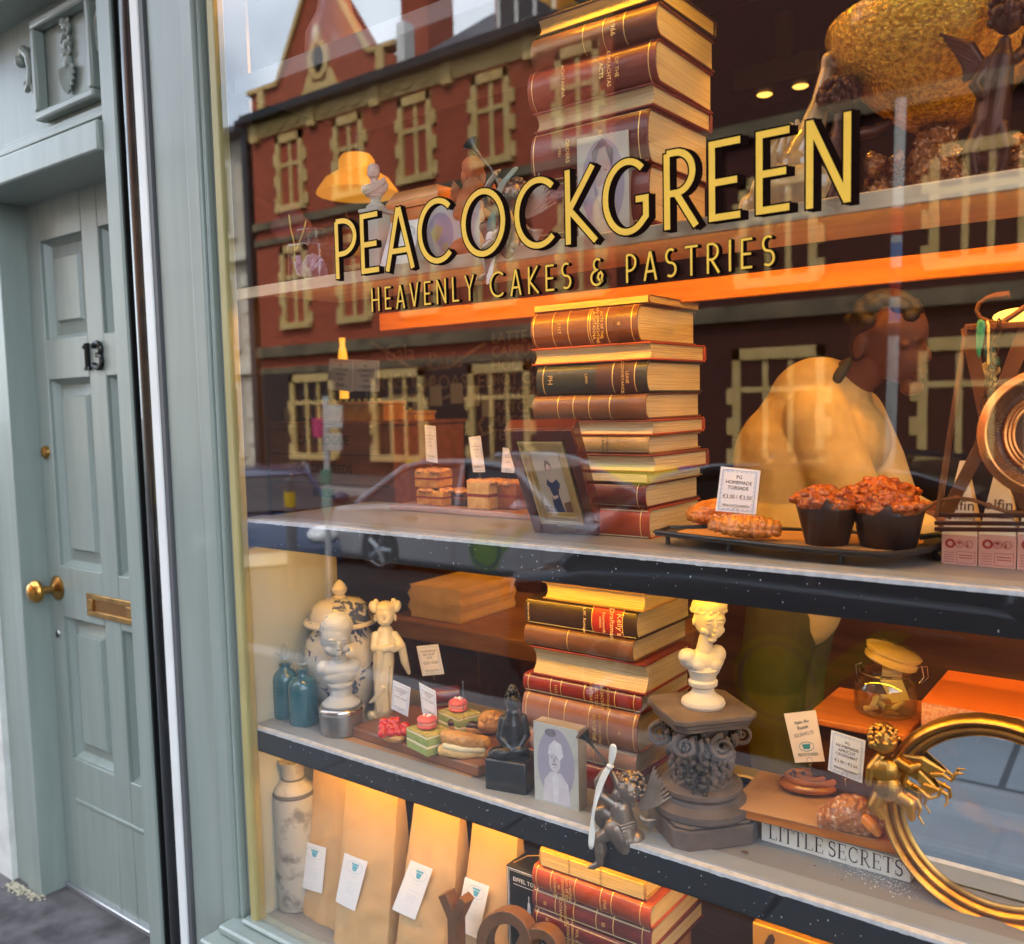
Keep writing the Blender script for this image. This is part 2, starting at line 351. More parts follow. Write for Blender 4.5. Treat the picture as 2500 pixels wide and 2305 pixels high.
# ---- cars at the kerbs
def car(name, label, paint, loc, L, H, Wd, rz=0, decal=False, plate_text=''):
    t = T(name, label, 'car', (0, 0, 0))
    R_ = H*.235; sill = .16; belt = H*.62
    prof = [(-.5*L, sill+.12), (-.5*L, belt*.72), (-.485*L, belt*.93), (-.36*L, belt), (-.2*L, belt+.03), (.12*L, belt+.01), (.22*L, belt-.02), (.36*L, belt*.93), (.46*L, belt*.8), (.5*L, belt*.6), (.5*L, sill+.1), (.47*L, sill), (-.47*L, sill)]
    m = MB(); m.prism(prof, Wd, XF((0, -Wd/2, 0))); m.build('body', paint, t, bevel=.05, bseg=3, local=True)
    rf = [(-.40*L, belt), (-.27*L, H-.07), (-.2*L, H-.015), (-.05*L, H), (.04*L, H-.03), (.10*L, H-.1), (.235*L, belt)]
    m = MB(); n = len(rf); wi = Wd*.47; wt = Wd*.36
    vs = [(x, -(wi if z < belt+.01 else wt), z) for x, z in rf]+[(x, (wi if z < belt+.01 else wt), z) for x, z in rf]
    m.add(vs, [tuple(range(n)), tuple(range(2*n-1, n-1, -1))]+[(i, i+n, i+1+n, i+1) for i in range(n-1)]+[(0, n-1, 2*n-1, n)]); m.build('glasshouse', dark_glass, t, local=True)
    m = MB(); 
    m.add([(x, -wt-.012, z+.012) for x, z in rf[1:6]]+[(x, wt+.012, z+.012) for x, z in rf[1:6]], [(i, i+1, i+6, i+5) for i in range(4)])
    for s in (-1, 1):
        for (a, b2, rr) in ((rf[0], rf[1], .04), (rf[5], rf[6], .032)): m.tube([(a[0], s*(wi if a[1] < belt+.01 else wt), a[1]), (b2[0], s*(wi if b2[1] < belt+.01 else wt), b2[1])], rr, 8)
        m.tube([(x, s*(wt+.005), z) for x, z in rf[1:6]], .03, 8); m.tube([(-.06*L, s*wi, belt), (-.07*L, s*wt, H)], .025, 6)
    m.build('roof', paint, t, local=True)
    for x in (-.31*L, .32*L):
        for s in (-1, 1):
            M = XF((x, s*(Wd/2-.1), R_), 90)
            k = MB(); k.lathe([(R_*.62, -.11), (R_*.94, -.11), (R_, -.07), (R_, .07), (R_*.94, .11), (R_*.62, .11)], seg=28, M=M); k = k.build('wheel', mat('tyre', (.015, .015, .016), .8), t, local=True)
            q = MB(); q.lathe([(.03, -.115), (R_*.2, -.12), (R_*.2, .12), (.03, .115)], seg=12, M=M); q.lathe([(R_*.55, -.1), (R_*.63, -.115), (R_*.63, .115), (R_*.55, .1)], seg=28, M=M)
            for a in range(5): q.tube([(x, s*(Wd/2-.1)+s*.1, R_), (x+math.cos(a*1.2566)*R_*.6, s*(Wd/2-.1)+s*.1, R_+math.sin(a*1.2566)*R_*.6)], .035, 6)
            q.build('rim', mat('alloy', (.55, .55, .57), .3, 1.), k, local=True)
    for s in (-1, 1):
        q = MB(); q.ell((.475*L, s*Wd*.36, belt*.74), (.13, .17, .085), (0, 18, 0)); q.build('headlight', mat('lamp_glass', (.85, .87, .9), .12, coat=1.), t, local=True)
        q = MB(); q.box((-.505*L, s*Wd*.3, belt*.7), (-.47*L, s*Wd*.49, belt*.88)); q.build('tail_light', mat('red_lens', (.45, .02, .02), .2), t, local=True, bevel=.015)
        q = MB(); q.ell((.16*L, s*(Wd/2+.1), belt+.08), (.07, .11, .07)); q.build('wing_mirror', paint, t, local=True)
        for x in (-.2*L, .08*L):
            q = MB(); q.box((x-.09, s*(Wd/2-.01), belt*.84), (x+.09, s*(Wd/2+.025), belt*.88)); q.build('door_handle', mat('handle_dark', (.05, .05, .05), .35), t, local=True, bevel=.01)
    for pa, pb in (((-.505*L-.02, -.26, sill+.15), (-.49*L, .26, sill+.27)), ((.49*L, -.26, sill+.12), (.505*L+.02, .26, sill+.24))): q = MB(); q.box(pa, pb); q.build('number_plate', mat('plate', (.8, .78, .6), .4), t, local=True)
    for a in (-.06*L, .2*L, -.3*L):
        q = MB(); q.box((a-.004, Wd/2-.02, sill+.08), (a+.004, Wd/2+.003, belt-.03)); q.build('door_gap', black_paint, t, local=True, smooth=0)
    if decal:
        q = MB(); a = MB()
        q.lathe([(.20, 0), (.20, .004)], seg=32, M=XF((decal, Wd/2+.003, belt*.52), 90)); q.prism([(decal+.12, belt*.55), (decal+.42, belt*.86), (decal+.55, belt*.86), (decal+.2, belt*.5)], .004, XF((0, Wd/2+.001, 0)))
        q.build('door_emblem', mat('lime_vinyl', (.10, .21, .008), .4), t, local=True, smooth=0)
        a.ribbon(arc(decal, belt*.52, .165, .165, 0, 360, 30)[:-1], .02, Wd/2+.006, closed=True, th=.002); a.build('emblem_ring', mat('navy_vinyl', (.01, .02, .10), .4), t, local=True, smooth=0)
    t.location = loc; t.rotation_euler = (0, 0, rad(rz)); return t
silver = mat('silver_paint', (.36, .37, .42), .24, .3, coat=1.)
car('parked_car', 'silver saloon parked along the far lane, mirrored across the middle shelf', silver, (-5.35, -6.15, -.22), 3.95, 1.17, 1.7, decal=.15)
car('parked_car', 'dark grey hatchback with a large lime door emblem, mirrored close behind the pastries', mat('grey_paint', (.045, .048, .06), .2, .3, coat=1.), (-1.05, -3.42, -.15), 3.7, 1.33, 1.7, decal=-.35)
car('parked_car', 'navy car at an angle with a pale number plate, mirrored by the window edge', mat('navy_paint', (.02, .045, .12), .25, .2, coat=.7), (-8.9, -5.6, -.38), 3.2, 1.2, 1.6, rz=35)
# ---- poles by the kerb
pl = T('street_pole', 'thin white pole covered in red and blue stickers, mirrored above the muffins', 'pole', (-1.29, -4, GZ))
m = MB(); m.tube([(-1.27, -4, 3.05), (-1.335, -4, GZ)], .028, 12); m.build('shaft', white_paint, pl)
for k, (z, c) in enumerate(((2.45, 'r'), (2.38, 'r'), (2.27, 'b'), (2.14, 'r'), (2.06, 'r'), (1.93, 'b'), (1.85, 'k'))):
    x = -1.335+.065*(z-GZ)/3.2
    q = MB(); q.lathe([(.0295, -.035), (.0295, .035)], (x, -4, z), 12); q.build('sticker', {'r': mat('red_vinyl', (.6, .05, .03), .5), 'b': mat('blue_vinyl', (.2, .3, .6), .5), 'k': mat('dark_vinyl', (.05, .05, .08), .5)}[c], pl)
sp = T('sign_pole', 'white signpost with a pink square and two pale notices, mirrored on the dark wooden chest', 'sign post', (-5.86, -4, GZ))
m = MB(); m.tube([(-5.835, -4, 1.6), (-5.89, -4, GZ)], .026, 12); m.build('shaft', white_paint, sp)
for (n, x0, x1, z0, z1, c) in (('notice', -5.81, -5.62, 1.33, 1.52, (.75, .75, .68)), ('notice', -5.81, -5.64, 1.14, 1.29, (.75, .72, .62)), ('pink_panel', -5.98, -5.86, 1.25, 1.42, (.7, .06, .2)), ('green_panel', -5.9, -5.79, .86, .98, (.1, .35, .25)), ('green_panel', -5.9, -5.79, .6, .82, (.35, .6, .5))):
    q = MB(); q.box((x0, -3.99, z0), (x1, -3.965, z1)); q.build(n, mat(n+str(c), c, .5), sp, bevel=.004)
bn = T('kerb_bollard', 'small grey bollard with a yellow band, mirrored low beside the window edge', 'bollard', (-6.6, -3.6, GZ))
p = P(566, 962, 4.2); q = MB(); q.lathe([(.05, GZ), (.05, p.z+.08), (.04, p.z+.12), (.0, p.z+.13)], (p.x, -4.2, 0), 20); q.build('post', mat('bin_grey', (.12, .12, .13), .5), bn)
q = MB(); q.lathe([(.052, p.z-.14), (.052, p.z-.0)], (p.x, -4.2, 0), 20); q.build('band', mat('bin_yellow', (.75, .5, .02), .5), bn)
hb = T('safety_hoarding', 'low yellow and blue chequered hoarding along the brick building, mirrored over the cakes', 'hoarding', (-9, W+.6, GZ))
for k in range(15):
    x = -12.9+k*.56; q = MB(); q.box((x, W+.6, .08), (x+.55, W+.66, .40)); q.build('panel', mat('hoard_y', (.75, .62, .03), .5) if k % 2 == 0 or k in (1, 9) else mat('hoard_b', (.12, .16, .5), .5), hb, smooth=0)
# ================================================================ the facade: door number 13 and the shopfront
green = mat('sage_paint', (.235, .272, .243), .34, col2=(.285, .322, .292), nscale=2.2, bump=.07, bscale=9, coat=.12, stretch=(14, 14, 1.2), lo=.3, hi=.75)
brass = mat('brass', (.48, .27, .08), .32, 1., col2=(.30, .16, .05), nscale=25)
DY = .15          # plane of the door
lx = -2.74        # door edge
ds = T('door_surround', 'sage green timber doorway with moulded lintel, carved shell panel and side posts', 'door surround', (-2.4, 0, 0))
m = MB(); m.box((-2.83, .070, .02), (lx, .30, 2.105)); m.box((-2.915, .080, .02), (-2.834, .3, 2.105)); m.box((-2.834, .085, .02), (-2.83, .3, 2.105)); m.build('jamb', green, ds, bevel=.004)
m = MB(); m.box((-2.024, -.002, .02), (-1.966, .05, 3.2)); m.box((-2.024, .05, .02), (-1.985, .30, 3.2)); m.build('jamb', green, ds, bevel=.004)
m = MB(); m.box((-3.0, -.012, 2.105), (-2.03, .30, 2.175)); m.build('lintel', green, ds, bevel=.005)
m = MB(); m.box((-3.0, .06, 2.175), (-2.03, .30, 2.56)); m.build('frieze_board', green, ds)
m = MB()
for z, d, h in ((2.2, .03, .012), (2.212, .02, .012), (2.224, .012, .014)): m.box((-2.62, .06-d, z), (-2.03, .062, z+h))
m.build('moulding', green, ds, bevel=.003)
# raised square frame round the carved panel
p0, p1 = P(63, 30, .05), P(196, 215, .05)
x0, x1, z0, z1 = -2.40, -2.11, 2.252, 2.50
m = MB()
for a, b in (((x0, z0), (x1, z0+.022)), ((x0, z1-.022), (x1, z1)), ((x0, z0+.022), (x0+.022, z1-.022)), ((x1-.022, z0+.022), (x1, z1-.022))): m.box((a[0], .028, a[1]), (b[0], .06, b[1]))
m.build('panel_frame', green, ds, bevel=.006)
m = MB(); m.box((-3.0, -.10, 2.575), (-2.03, .3, 2.66)); m.box((-3.0, -.03, 2.535), (-2.03, .3, 2.575)); m.box((-3.0, -.2, 2.66), (-2.03, .3, 2.72)); m.build('cornice', green, ds, bevel=.006)
m = MB(); cx, cz = -2.262, 2.345
for k in range(11):
    a = rad(195+k*15); e = 1-.22*abs(k-5)/5
    m.tube([(cx+.008*math.cos(a), .055, cz+.02), (cx+.03*math.cos(a), .047, cz+.02+.03*math.sin(a)), (cx+.045*e*math.cos(a), .05, cz+.02+.068*e*math.sin(a))], [.003, .006, .005], 6)
m.ell((cx, .055, cz+.03), (.016, .012, .018))
for k, (dz, r) in enumerate(((.05, .014), (.072, .017), (.094, .014), (.112, .018), (.13, .012), (.146, .006))): m.ell((cx+(.004 if k % 2 else -.004), .054, cz+dz), (r, .012, .012))
for s in (-1, 1):
    for k in range(4): m.tube([(cx+s*.004, .052, cz+.04+k*.025), (cx+s*.02, .05, cz+.05+k*.025), (cx+s*.014, .052, cz+.062+k*.025)], .0045, 6)
m.build('shell_ornament', green, ds)
for s, cx in ((1, -2.50), (-1, -2.055)):
    m = MB(); q = [(cx+s*.0, 2.44), (cx+s*.028, 2.452), (cx+s*.05, 2.43), (cx+s*.056, 2.395), (cx+s*.045, 2.36), (cx+s*.03, 2.352), (cx+s*.024, 2.37), (cx+s*.036, 2.376)]
    m.tube([(x, .05, z) for x, z in q], [.012, .014, .012, .01, .01, .009, .007, .003], 8)
    m.tube([(cx+s*.05, .056, 2.36), (cx+s*.07, .056, 2.31), (cx+s*.082, .058, 2.26)], [.01, .006, .002], 8)
    m.ell((cx+s*.004, .05, 2.43), .016); m.build('scroll', green, ds)
# the door
dr = T('front_door', 'panelled sage green front door with brass furniture and black numerals 13', 'door', (-2.35, DY, .06))
zt = 2.115; rx = -1.99
st = [(-2.74, -2.665), (-2.43, -2.345), (-2.11, -2.0)]            # stiles
rails = [(.06, .46), (.905, 1.05), (1.585, 1.715), (1.985, zt)]
rails = [(.06, .47), (.90, 1.055), (1.60, 1.715), (1.995, zt)]
m = MB()
for a, b in st: m.box((a, DY, .06), (b, DY+.045, zt))
for a, b in rails:
    for (l_, r_) in ((st[0][1], st[1][0]), (st[1][1], st[2][0])): m.box((l_, DY, a), (r_, DY+.045, b))
m.box((-2.66, DY-.004, .335), (-2.02, DY+.002, .347))
m.build('leaf', green, dr, bevel=.003)
for i in range(3):
    for (l_, r_) in ((st[0][1], st[1][0]), (st[1][1], st[2][0])):
        z0, z1 = rails[i][1], rails[i+1][0]; x0, x1 = l_, r_
        q = MB(); e = .035
        o = [(x0, DY+.012, z0), (x1, DY+.012, z0), (x1, DY+.012, z1), (x0, DY+.012, z1)]
        b1 = [(x0+.014, DY+.03, z0+.014), (x1-.014, DY+.03, z0+.014), (x1-.014, DY+.03, z1-.014), (x0+.014, DY+.03, z1-.014)]
        b2 = [(x0+e+.012, DY+.022, z0+e+.012), (x1-e-.012, DY+.022, z0+e+.012), (x1-e-.012, DY+.022, z1-e-.012), (x0+e+.012, DY+.022, z1-e-.012)]
        b3 = [(x0+e+.018, DY+.012, z0+e+.018), (x1-e-.018, DY+.012, z0+e+.018), (x1-e-.018, DY+.012, z1-e-.018), (x0+e+.018, DY+.012, z1-e-.018)]
        q.add(o+b1+b2+b3, [(s*4+k, s*4+(k+1) % 4, s*4+4+(k+1) % 4, s*4+4+k) for s in range(3) for k in range(4)]+[(12, 13, 14, 15)])
        q.build('panel', green, dr, smooth=0)
k = MB()
zk = .985; xk = -2.685
M = XF((xk, DY, zk), 90)
k.lathe([(.012, 0), (.012, .05)], seg=16, M=M); k = k.build('knob', brass, dr)
q = MB(); q.lathe([(0, .05), (.02, .05), (.031, .056), (.034, .066), (.030, .074), (.024, .078), (.024, .081), (.015, .086), (.0, .088)], seg=28, M=M); q.build('knob_head', mat('knob_brass', (.52, .27, .06), .28, 1.), k)
q = MB(); q.lathe([(.0, 0), (.037, 0), (.037, .005), (.026, .012), (.014, .016), (.012, .018)], seg=28, M=M); q.build('rosette', brass, k)
q = MB(); q.lathe([(0, .014), (.008, .014), (.017, .010), (.020, .0)], seg=20, M=XF((-2.70, DY, 1.39), 90)); q.build('latch_cylinder', brass, dr)
q = MB(); q.lathe([(0, .004), (.008, .004), (.011, .0)], seg=16, M=XF((-2.70, DY, .845), 90)); q.build('keyhole', mat('steel', (.4, .4, .4), .3, 1.), dr)
q = MB(); q.box((-2.703, DY-.006, .834), (-2.697, DY-.0035, .853)); q.build('key_slot', black_paint, dr, smooth=0)
lb = MB()
lx0, lx1, lz0, lz1 = P(172, 1160, DY).x, -2.275, .925, .99
for a, b in (((lx0, lz0), (lx1, lz0+.016)), ((lx0, lz1-.016), (lx1, lz1)), ((lx0, lz0+.016), (lx0+.03, lz1-.016)), ((lx1-.03, lz0+.016), (lx1, lz1-.016))): lb.box((a[0], DY-.007, a[1]), (b[0], DY, b[1]))
lb = lb.build('letterbox', brass, dr, bevel=.002)
q = MB(); q.box((lx0+.03, DY-.001, lz0+.016), (lx1-.03, DY+.003, lz1-.016)); q.build('flap', mat('brass_dark', (.30, .15, .05), .4, 1.), lb)
num = mat('numeral_black', (.03, .03, .03), .22, .6)
p1, p3 = P(175, 697, DY), P(190, 697, DY)
zc = p1.z; h = .068
q = MB(); q.tube([(p1.x-.012, DY-.006, zc+h*.32), (p1.x, DY-.006, zc+h/2), (p1.x, DY-.006, zc-h/2)], .0075, 8); q.tube([(p1.x-.013, DY-.006, zc-h/2), (p1.x+.013, DY-.006, zc-h/2)], .0055, 8); q.build('numeral', num, dr)
q = MB(); c = p3.x+.012; q.tube([(x, DY-.006, z) for x, z in arc(c, zc+h*.24, .019, h*.25, 165, -90, 14)+arc(c, zc-h*.25, .021, h*.27, 90, -165, 16)], .007, 8); q.build('numeral', num, dr)
q = MB(); q.box((-2.74, DY-.012, .045), (-1.99, DY+.04, .062)); q.build('threshold_bar', mat('alu', (.6, .6, .62), .35, .9), dr, bevel=.003)
step = mat('worn_step', (.045, .038, .040), .8, col2=(.13, .115, .115), nscale=13, detail=10, bump=.6, bscale=25)
m = MB(); m.box((-3.3, -.35, -.1), (-1.98, .4, .045)); structure(m.build('door_step', step, bevel=.02))
m = MB()
for k in range(160):
    a = random.random(); p = Vector((-2.90+.17*a+random.gauss(0, .01), .062-abs(random.gauss(0, .014))+(.07*max(0, a-.8)), .047)); r = random.uniform(.002, .006)
    m.ell(p, (r, r, r*.7), seg=6, rings=4)
o = m.build('crumbs', mat('plaster_crumb', (.55, .5, .36), .9, col2=(.2, .16, .1), nscale=200)); o['kind'] = 'stuff'
m = MB(); m.box((-5.5, .062, -.1), (-2.916, .4, 6.5)); wl = m.build('rendered_wall', mat('white_render', (.66, .66, .62), .85, col2=(.55, .54, .5), nscale=14, bump=.5, bscale=18), smooth=0); tag(wl, 'rough white rendered wall at the far edge beside the doorway', 'wall')
m = MB(); m.box((-3.0, .0, 2.725), (-1.99, .4, 6.5)); wl = m.build('upper_wall', brick, smooth=0); tag(wl, 'brick wall above the green doorway cornice', 'wall')
# gap with a pipe between doorway and shop
m = MB(); m.tube([(-1.922, .032, .0), (-1.922, .032, 3.3)], .034, 20); m.tube([(-1.892, .002, 0), (-1.892, .002, 3.3)], .0045, 8); o = m.build('drain_pipe', mat('pipe_black', (.01, .01, .011), .25, coat=.5)); tag(o, 'glossy black drainpipe in the dark gap beside the green doorway', 'pipe')
m = MB(); m.box((-1.985, .10, 0), (-1.66, .14, 3.3)); m.box((-1.966, .004, 0), (-1.960, .1, 3.3)); o = m.build('gap_wall', black_paint, smooth=0); tag(o, 'black recess wall behind the drainpipe between doorway and shopfront', 'wall')
m = MB(); m.box((-1.884, -.004, 0), (-1.852, .1, 3.2)); o = m.build('edge_board', white_paint, bevel=.003); tag(o, 'narrow white board standing between drainpipe and green shopfront', 'board')
# shopfront
sf = T('shopfront', 'sage green shopfront with one large gilt lettered window', 'shopfront', (-.6, 0, 0))
m = MB(); m.box((-1.8515, -.001, .0), (-1.837, .1, 3.2)); m.build('lead_strip', mat('lead', (.1, .1, .105), .5), sf)
m = MB(); m.box((-1.836, .006, .0), (-1.708, .1, 3.2)); m.box((-1.708, -.001, .0), (-1.697, .1, 3.2)); m.box((-1.692, -.012, .0), (-1.645, .1, 3.2)); m.box((-1.645, -.004, .0), (-1.635, .1, 3.2)); m.build('pilaster', green, sf, bevel=.005)
m = MB(); m.box((-1.635, .012, .405), (-1.606, .06, 3.2)); m.build('window_frame', green, sf, bevel=.003)
bead = mat('bead_cream', (.42, .35, .15), .45, col2=(.34, .28, .11), nscale=5)
m = MB(); m.box((-1.603, -.006, .395), (-1.582, .02, 3.2)); m.build('glazing_bead', bead, sf, bevel=.002)
m = MB(); m.box((-1.68, -.085, .315), (1.2, .05, .365)); m.box((-1.66, -.05, .365), (1.2, .05, .385)); m.box((-1.62, -.02, .385), (1.2, .03, .398)); m.build('sill', green, sf, bevel=.006)
m = MB(); m.box((-1.66, .0, 0), (1.2, .05, .315)); m.build('stall_riser', green, sf, bevel=.004)
m = MB(); m.box((-1.9, -.12, 2.7), (1.3, .02, 3.5)); m.box((-1.9, -.2, 3.5), (1.3, .3, 3.58)); m.build('fascia', green, sf, bevel=.01)
aw = T('shade_awning', 'unseen black awning added to shade the upper shopfront', 'awning', (-.3, -.12, 3.3)); m = MB(); m.add([(-1.92, -.12, 3.36), (1.3, -.12, 3.36), (1.3, -1.12, 3.18), (-1.92, -1.12, 3.18), (-1.92, -.12, 3.34), (1.3, -.12, 3.34), (1.3, -1.12, 3.16), (-1.92, -1.12, 3.16)], [(0, 1, 2, 3), (7, 6, 5, 4), (0, 4, 5, 1), (1, 5, 6, 2), (2, 6, 7, 3), (3, 7, 4, 0)]); m.build('canvas', black_paint, aw, smooth=0); m = MB(); [m.tube([(x, -.12, 2.95), (x, -1.1, 3.16)], .012, 8) for x in (-1.88, 1.26)]; m.build('strut', black_paint, aw)  # awning added out of view to keep sky light off the upper shopfront
m = MB(); m.box((1.0, -.02, .4), (1.15, .1, 2.95)); m.build('pilaster', green, sf, bevel=.006)
m = MB(); m.box((-1.59, 0, .398), (1.0, .006, 2.95)); pane = m.build('window_pane', glassy('window_glass', (1, 1, 1), 1.32, .002), sf, smooth=0)
m = MB(); m.box((-1.9, -.0, 3.58), (1.3, .4, 7.0)); o = m.build('upper_wall', brick, smooth=0); tag(o, 'brick upper storey wall above the shopfront fascia', 'wall')

# gilt lettering: strokes in a unit box (0..w, 0..1)
def G(c):
    A = arc
    return {
     'P': (.46, [[(.06, 0), (.06, .94)], [(.06, .94)]+A(.17, .67, .27, .27, 90, -90, 14)+[(.06, .40)]]),
     'E': (.44, [[(.44, .94), (.06, .94), (.06, .06), (.44, .06)], [(.06, .48), (.40, .48)]]),
     'A': (.56, [[(.03, 0), (.27, .97)], [(.29, .97), (.53, 0)], [(.12, .30), (.44, .30)]]),
     'C': (.78, [A(.46, .5, .41, .45, 48, 312, 30)]),
     'O': (.88, [A(.44, .5, .40, .45, 0, 360, 36)]),
     'K': (.54, [[(.06, 0), (.06, 1)], [(.50, 1), (.09, .46), (.54, 0)]]),
     'G': (.84, [A(.45, .5, .40, .45, 48, 315, 30)+[(.78, .22), (.78, .45), (.60, .45)]]),
     'R': (.52, [[(.06, 0), (.06, .94)], [(.06, .94)]+A(.20, .69, .25, .25, 90, -90, 14)+[(.06, .44)], [(.20, .44), (.50, 0)]]),
     'N': (.62, [[(.06, 0), (.06, .99)], [(.56, 1), (.56, .01)], [(.07, .95), (.55, .05)]]),
     'H': (.58, [[(.06, 0), (.06, 1)], [(.52, 0), (.52, 1)], [(.06, .48), (.52, .48)]]),
     'V': (.56, [[(.03, 1), (.27, .03)], [(.29, .03), (.53, 1)]]),
     'L': (.42, [[(.06, 1), (.06, .06), (.42, .06)]]),
     'Y': (.56, [[(.03, 1), (.28, .45), (.53, 1)], [(.28, .47), (.28, 0)]]),
     'T': (.52, [[(0, .94), (.52, .94)], [(.26, .94), (.26, 0)]]),
     'I': (.12, [[(.06, 0), (.06, 1)]]),
     'S': (.50, [A(.25, .72, .19, .22, 50, 250, 14)+A(.25, .28, .20, .22, 70, -130, 16)]),
     '&': (.66, [A(.34, .76, .17, .19, 40, 270, 12)+A(.30, .30, .26, .25, 100, 330, 16)+[(.58, .38), (.50, .48), (.40, .42), (.36, .30), (.44, .2), (.60, .16)]]),
    }[c]
gold = mat('gilt', (.95, .58, .07), .42, .0, col2=(.88, .52, .07), nscale=40, spec=.3)
shade = mat('letter_shade', (.010, .004, .003), .9, spec=.05)
letters = MB(); shadow = MB()
def put(ch, x0, x1, z0, z1, wd, sh, ol):
    gw, st = G(ch); sx = (x1-x0)/gw; sz = z1-z0
    for i, s_ in enumerate(st):
        cl = ch == 'O'; pts = [(x0+u*sx, z0+v*sz) for u, v in (s_[:-1] if cl else s_)]
        letters.ribbon(pts, wd, -.0022-.00012*i, closed=cl, th=.0001)
        ext = pts
        if not cl:          # outline runs a little past the ends
            a, b = Vector(pts[0]), Vector(pts[1]); a2 = a+(a-b).normalized()*ol; c, d = Vector(pts[-1]), Vector(pts[-2]); c2 = c+(c-d).normalized()*ol
            ext = [tuple(a2)]+pts[1:-1]+[tuple(c2)]
        shadow.ribbon(ext, wd+2*ol, -.0016-.00008*i, closed=cl, th=.00005)
        for k in (1, 2): shadow.ribbon([(x+sh*k/2, z-sh*.28*k/2) for x, z in ext], wd+1.3*ol, -.0006-.00008*i-.0004*(2-k), closed=cl, th=.00005)
big = dict(z0=1.7345, z1=1.843)
for ch, a, b, yy in (('P', 656, 699, 500), ('E', 706, 742, 480), ('A', 755, 811, 470), ('C', 819, 886, 460), ('O', 905, 990, 445), ('C', 1008, 1088, 430), ('K', 1106, 1167, 410), ('G', 1181, 1272, 400), ('R', 1299, 1366, 385), ('E', 1386, 1450, 365), ('E', 1478, 1546, 350), ('N', 1577, 1668, 330)):
    put(ch, P(a, yy, 0).x, P(b, yy, 0).x, big['z0'], big['z1'], .0090, .0085, .0024)
def word(txt, a, b, ya, yb, z0, z1, wd):
    xa, xb = P(a, ya, 0).x, P(b, yb, 0).x
    tot = sum(G(c)[0] for c in txt); gap = .34; tw = tot+gap*(len(txt)-1); s_ = (xb-xa)/tw; x = xa
    for c in txt:
        put(c, x, x+G(c)[0]*s_, z0, z1, wd, .0042, .0009); x += (G(c)[0]+gap)*s_
zb = P(1100, 590, 0).z
for t_, a, b, ya, yb in (('HEAVENLY', 729, 930, 610, 580), ('CAKES', 960, 1120, 575, 560), ('&', 1157, 1184, 555, 552), ('PASTRIES', 1226, 1518, 545, 515)):
    word(t_, a, b, ya, yb, 1.6685, 1.710, .0032)
lt = letters.build('gilt_lettering', gold, pane, smooth=0)
shadow.build('letter_shadow', shade, pane, smooth=0)
# ================================================================ inside the shop: room, shelves, lamps
dark_wall = mat('dark_wall', (.030, .010, .005), .7, col2=(.02, .007, .004), nscale=3)
floor_m = mat('floorboards', (.06, .035, .02), .45, col2=(.09, .05, .03), nscale=4, stretch=(1, 14, 1))
wood_dk = mat('dark_wood', (.10, .035, .014), .4, col2=(.05, .016, .008), nscale=3, stretch=(1, 12, 12), bump=.1, bscale=30)
wood_md = mat('oak', (.36, .17, .06), .45, col2=(.24, .10, .035), nscale=3, stretch=(1.5, 14, 14), bump=.1, bscale=20)
wood_pale = mat('pine', (.70, .55, .36), .5, col2=(.58, .43, .26), nscale=3, stretch=(1.2, 18, 18), bump=.1, bscale=20)
wood_or = mat('red_pine', (.62, .20, .035), .5, col2=(.45, .13, .02), nscale=3, stretch=(1.2, 18, 18), bump=.15, bscale=20)
grey_paint = mat('shelf_grey', (.24, .235, .235), .35, col2=(.21, .20, .19), nscale=4)
charcoal = mat('fascia_charcoal', (.014, .014, .017), .38, col2=(.010, .010, .012), nscale=5)
chip = mat('chipped_edge', (.72, .72, .72), .5, col2=(.5, .5, .5), nscale=60)
m = MB(); m.box((-5, .46, -.02), (2.2, 4.2, 0)); structure(m.build('floor', floor_m, smooth=0))
m = MB(); m.box((-5, .10, 2.9), (2.2, 4.2, 3.0)); structure(m.build('ceiling', mat('ceiling_brown', (.012, .008, .006), .8), smooth=0))
for n_, a, b in (('back_wall', (-5, 4.1, 0), (2.2, 4.2, 2.9)), ('side_wall', (2.1, .1, 0), (2.2, 4.1, 2.9)), ('side_wall', (-5.1, .42, 0), (-5, 4.1, 2.9)), ('front_wall', (-5, .42, 0), (-2.25, .46, 2.9))):
    m = MB(); m.box(a, b); structure(m.build(n_, dark_wall, smooth=0))
pale_green = mat('pale_green_paint', (.50, .50, .40), .45, col2=(.46, .46, .36), nscale=2)
m = MB(); m.box((-1.64, .02, .3), (-1.60, .243, 1.205)); o = m.build('side_panel', pale_green, bevel=.002); tag(o, 'pale green painted panel closing the end of the window display', 'panel')
m = MB(); m.box((-1.66, .02, 1.206), (-1.603, .09, 3.0)); o = m.build('dark_post', dark_wall, bevel=.002); tag(o, 'dark brown inner post at the end of the upper shelves', 'post')
m = MB(); m.box((-1.625, .243, .3), (-1.59, .27, 1.205)); o = m.build('corner_post', bead, bevel=.003); tag(o, 'cream painted corner post behind the ginger jar', 'post')
lip_paint = mat('lip_paint', (.30, .33, .355), .3, col2=(.27, .30, .32), nscale=6)
led = emit('led_amber', (1, .48, .02), 24)
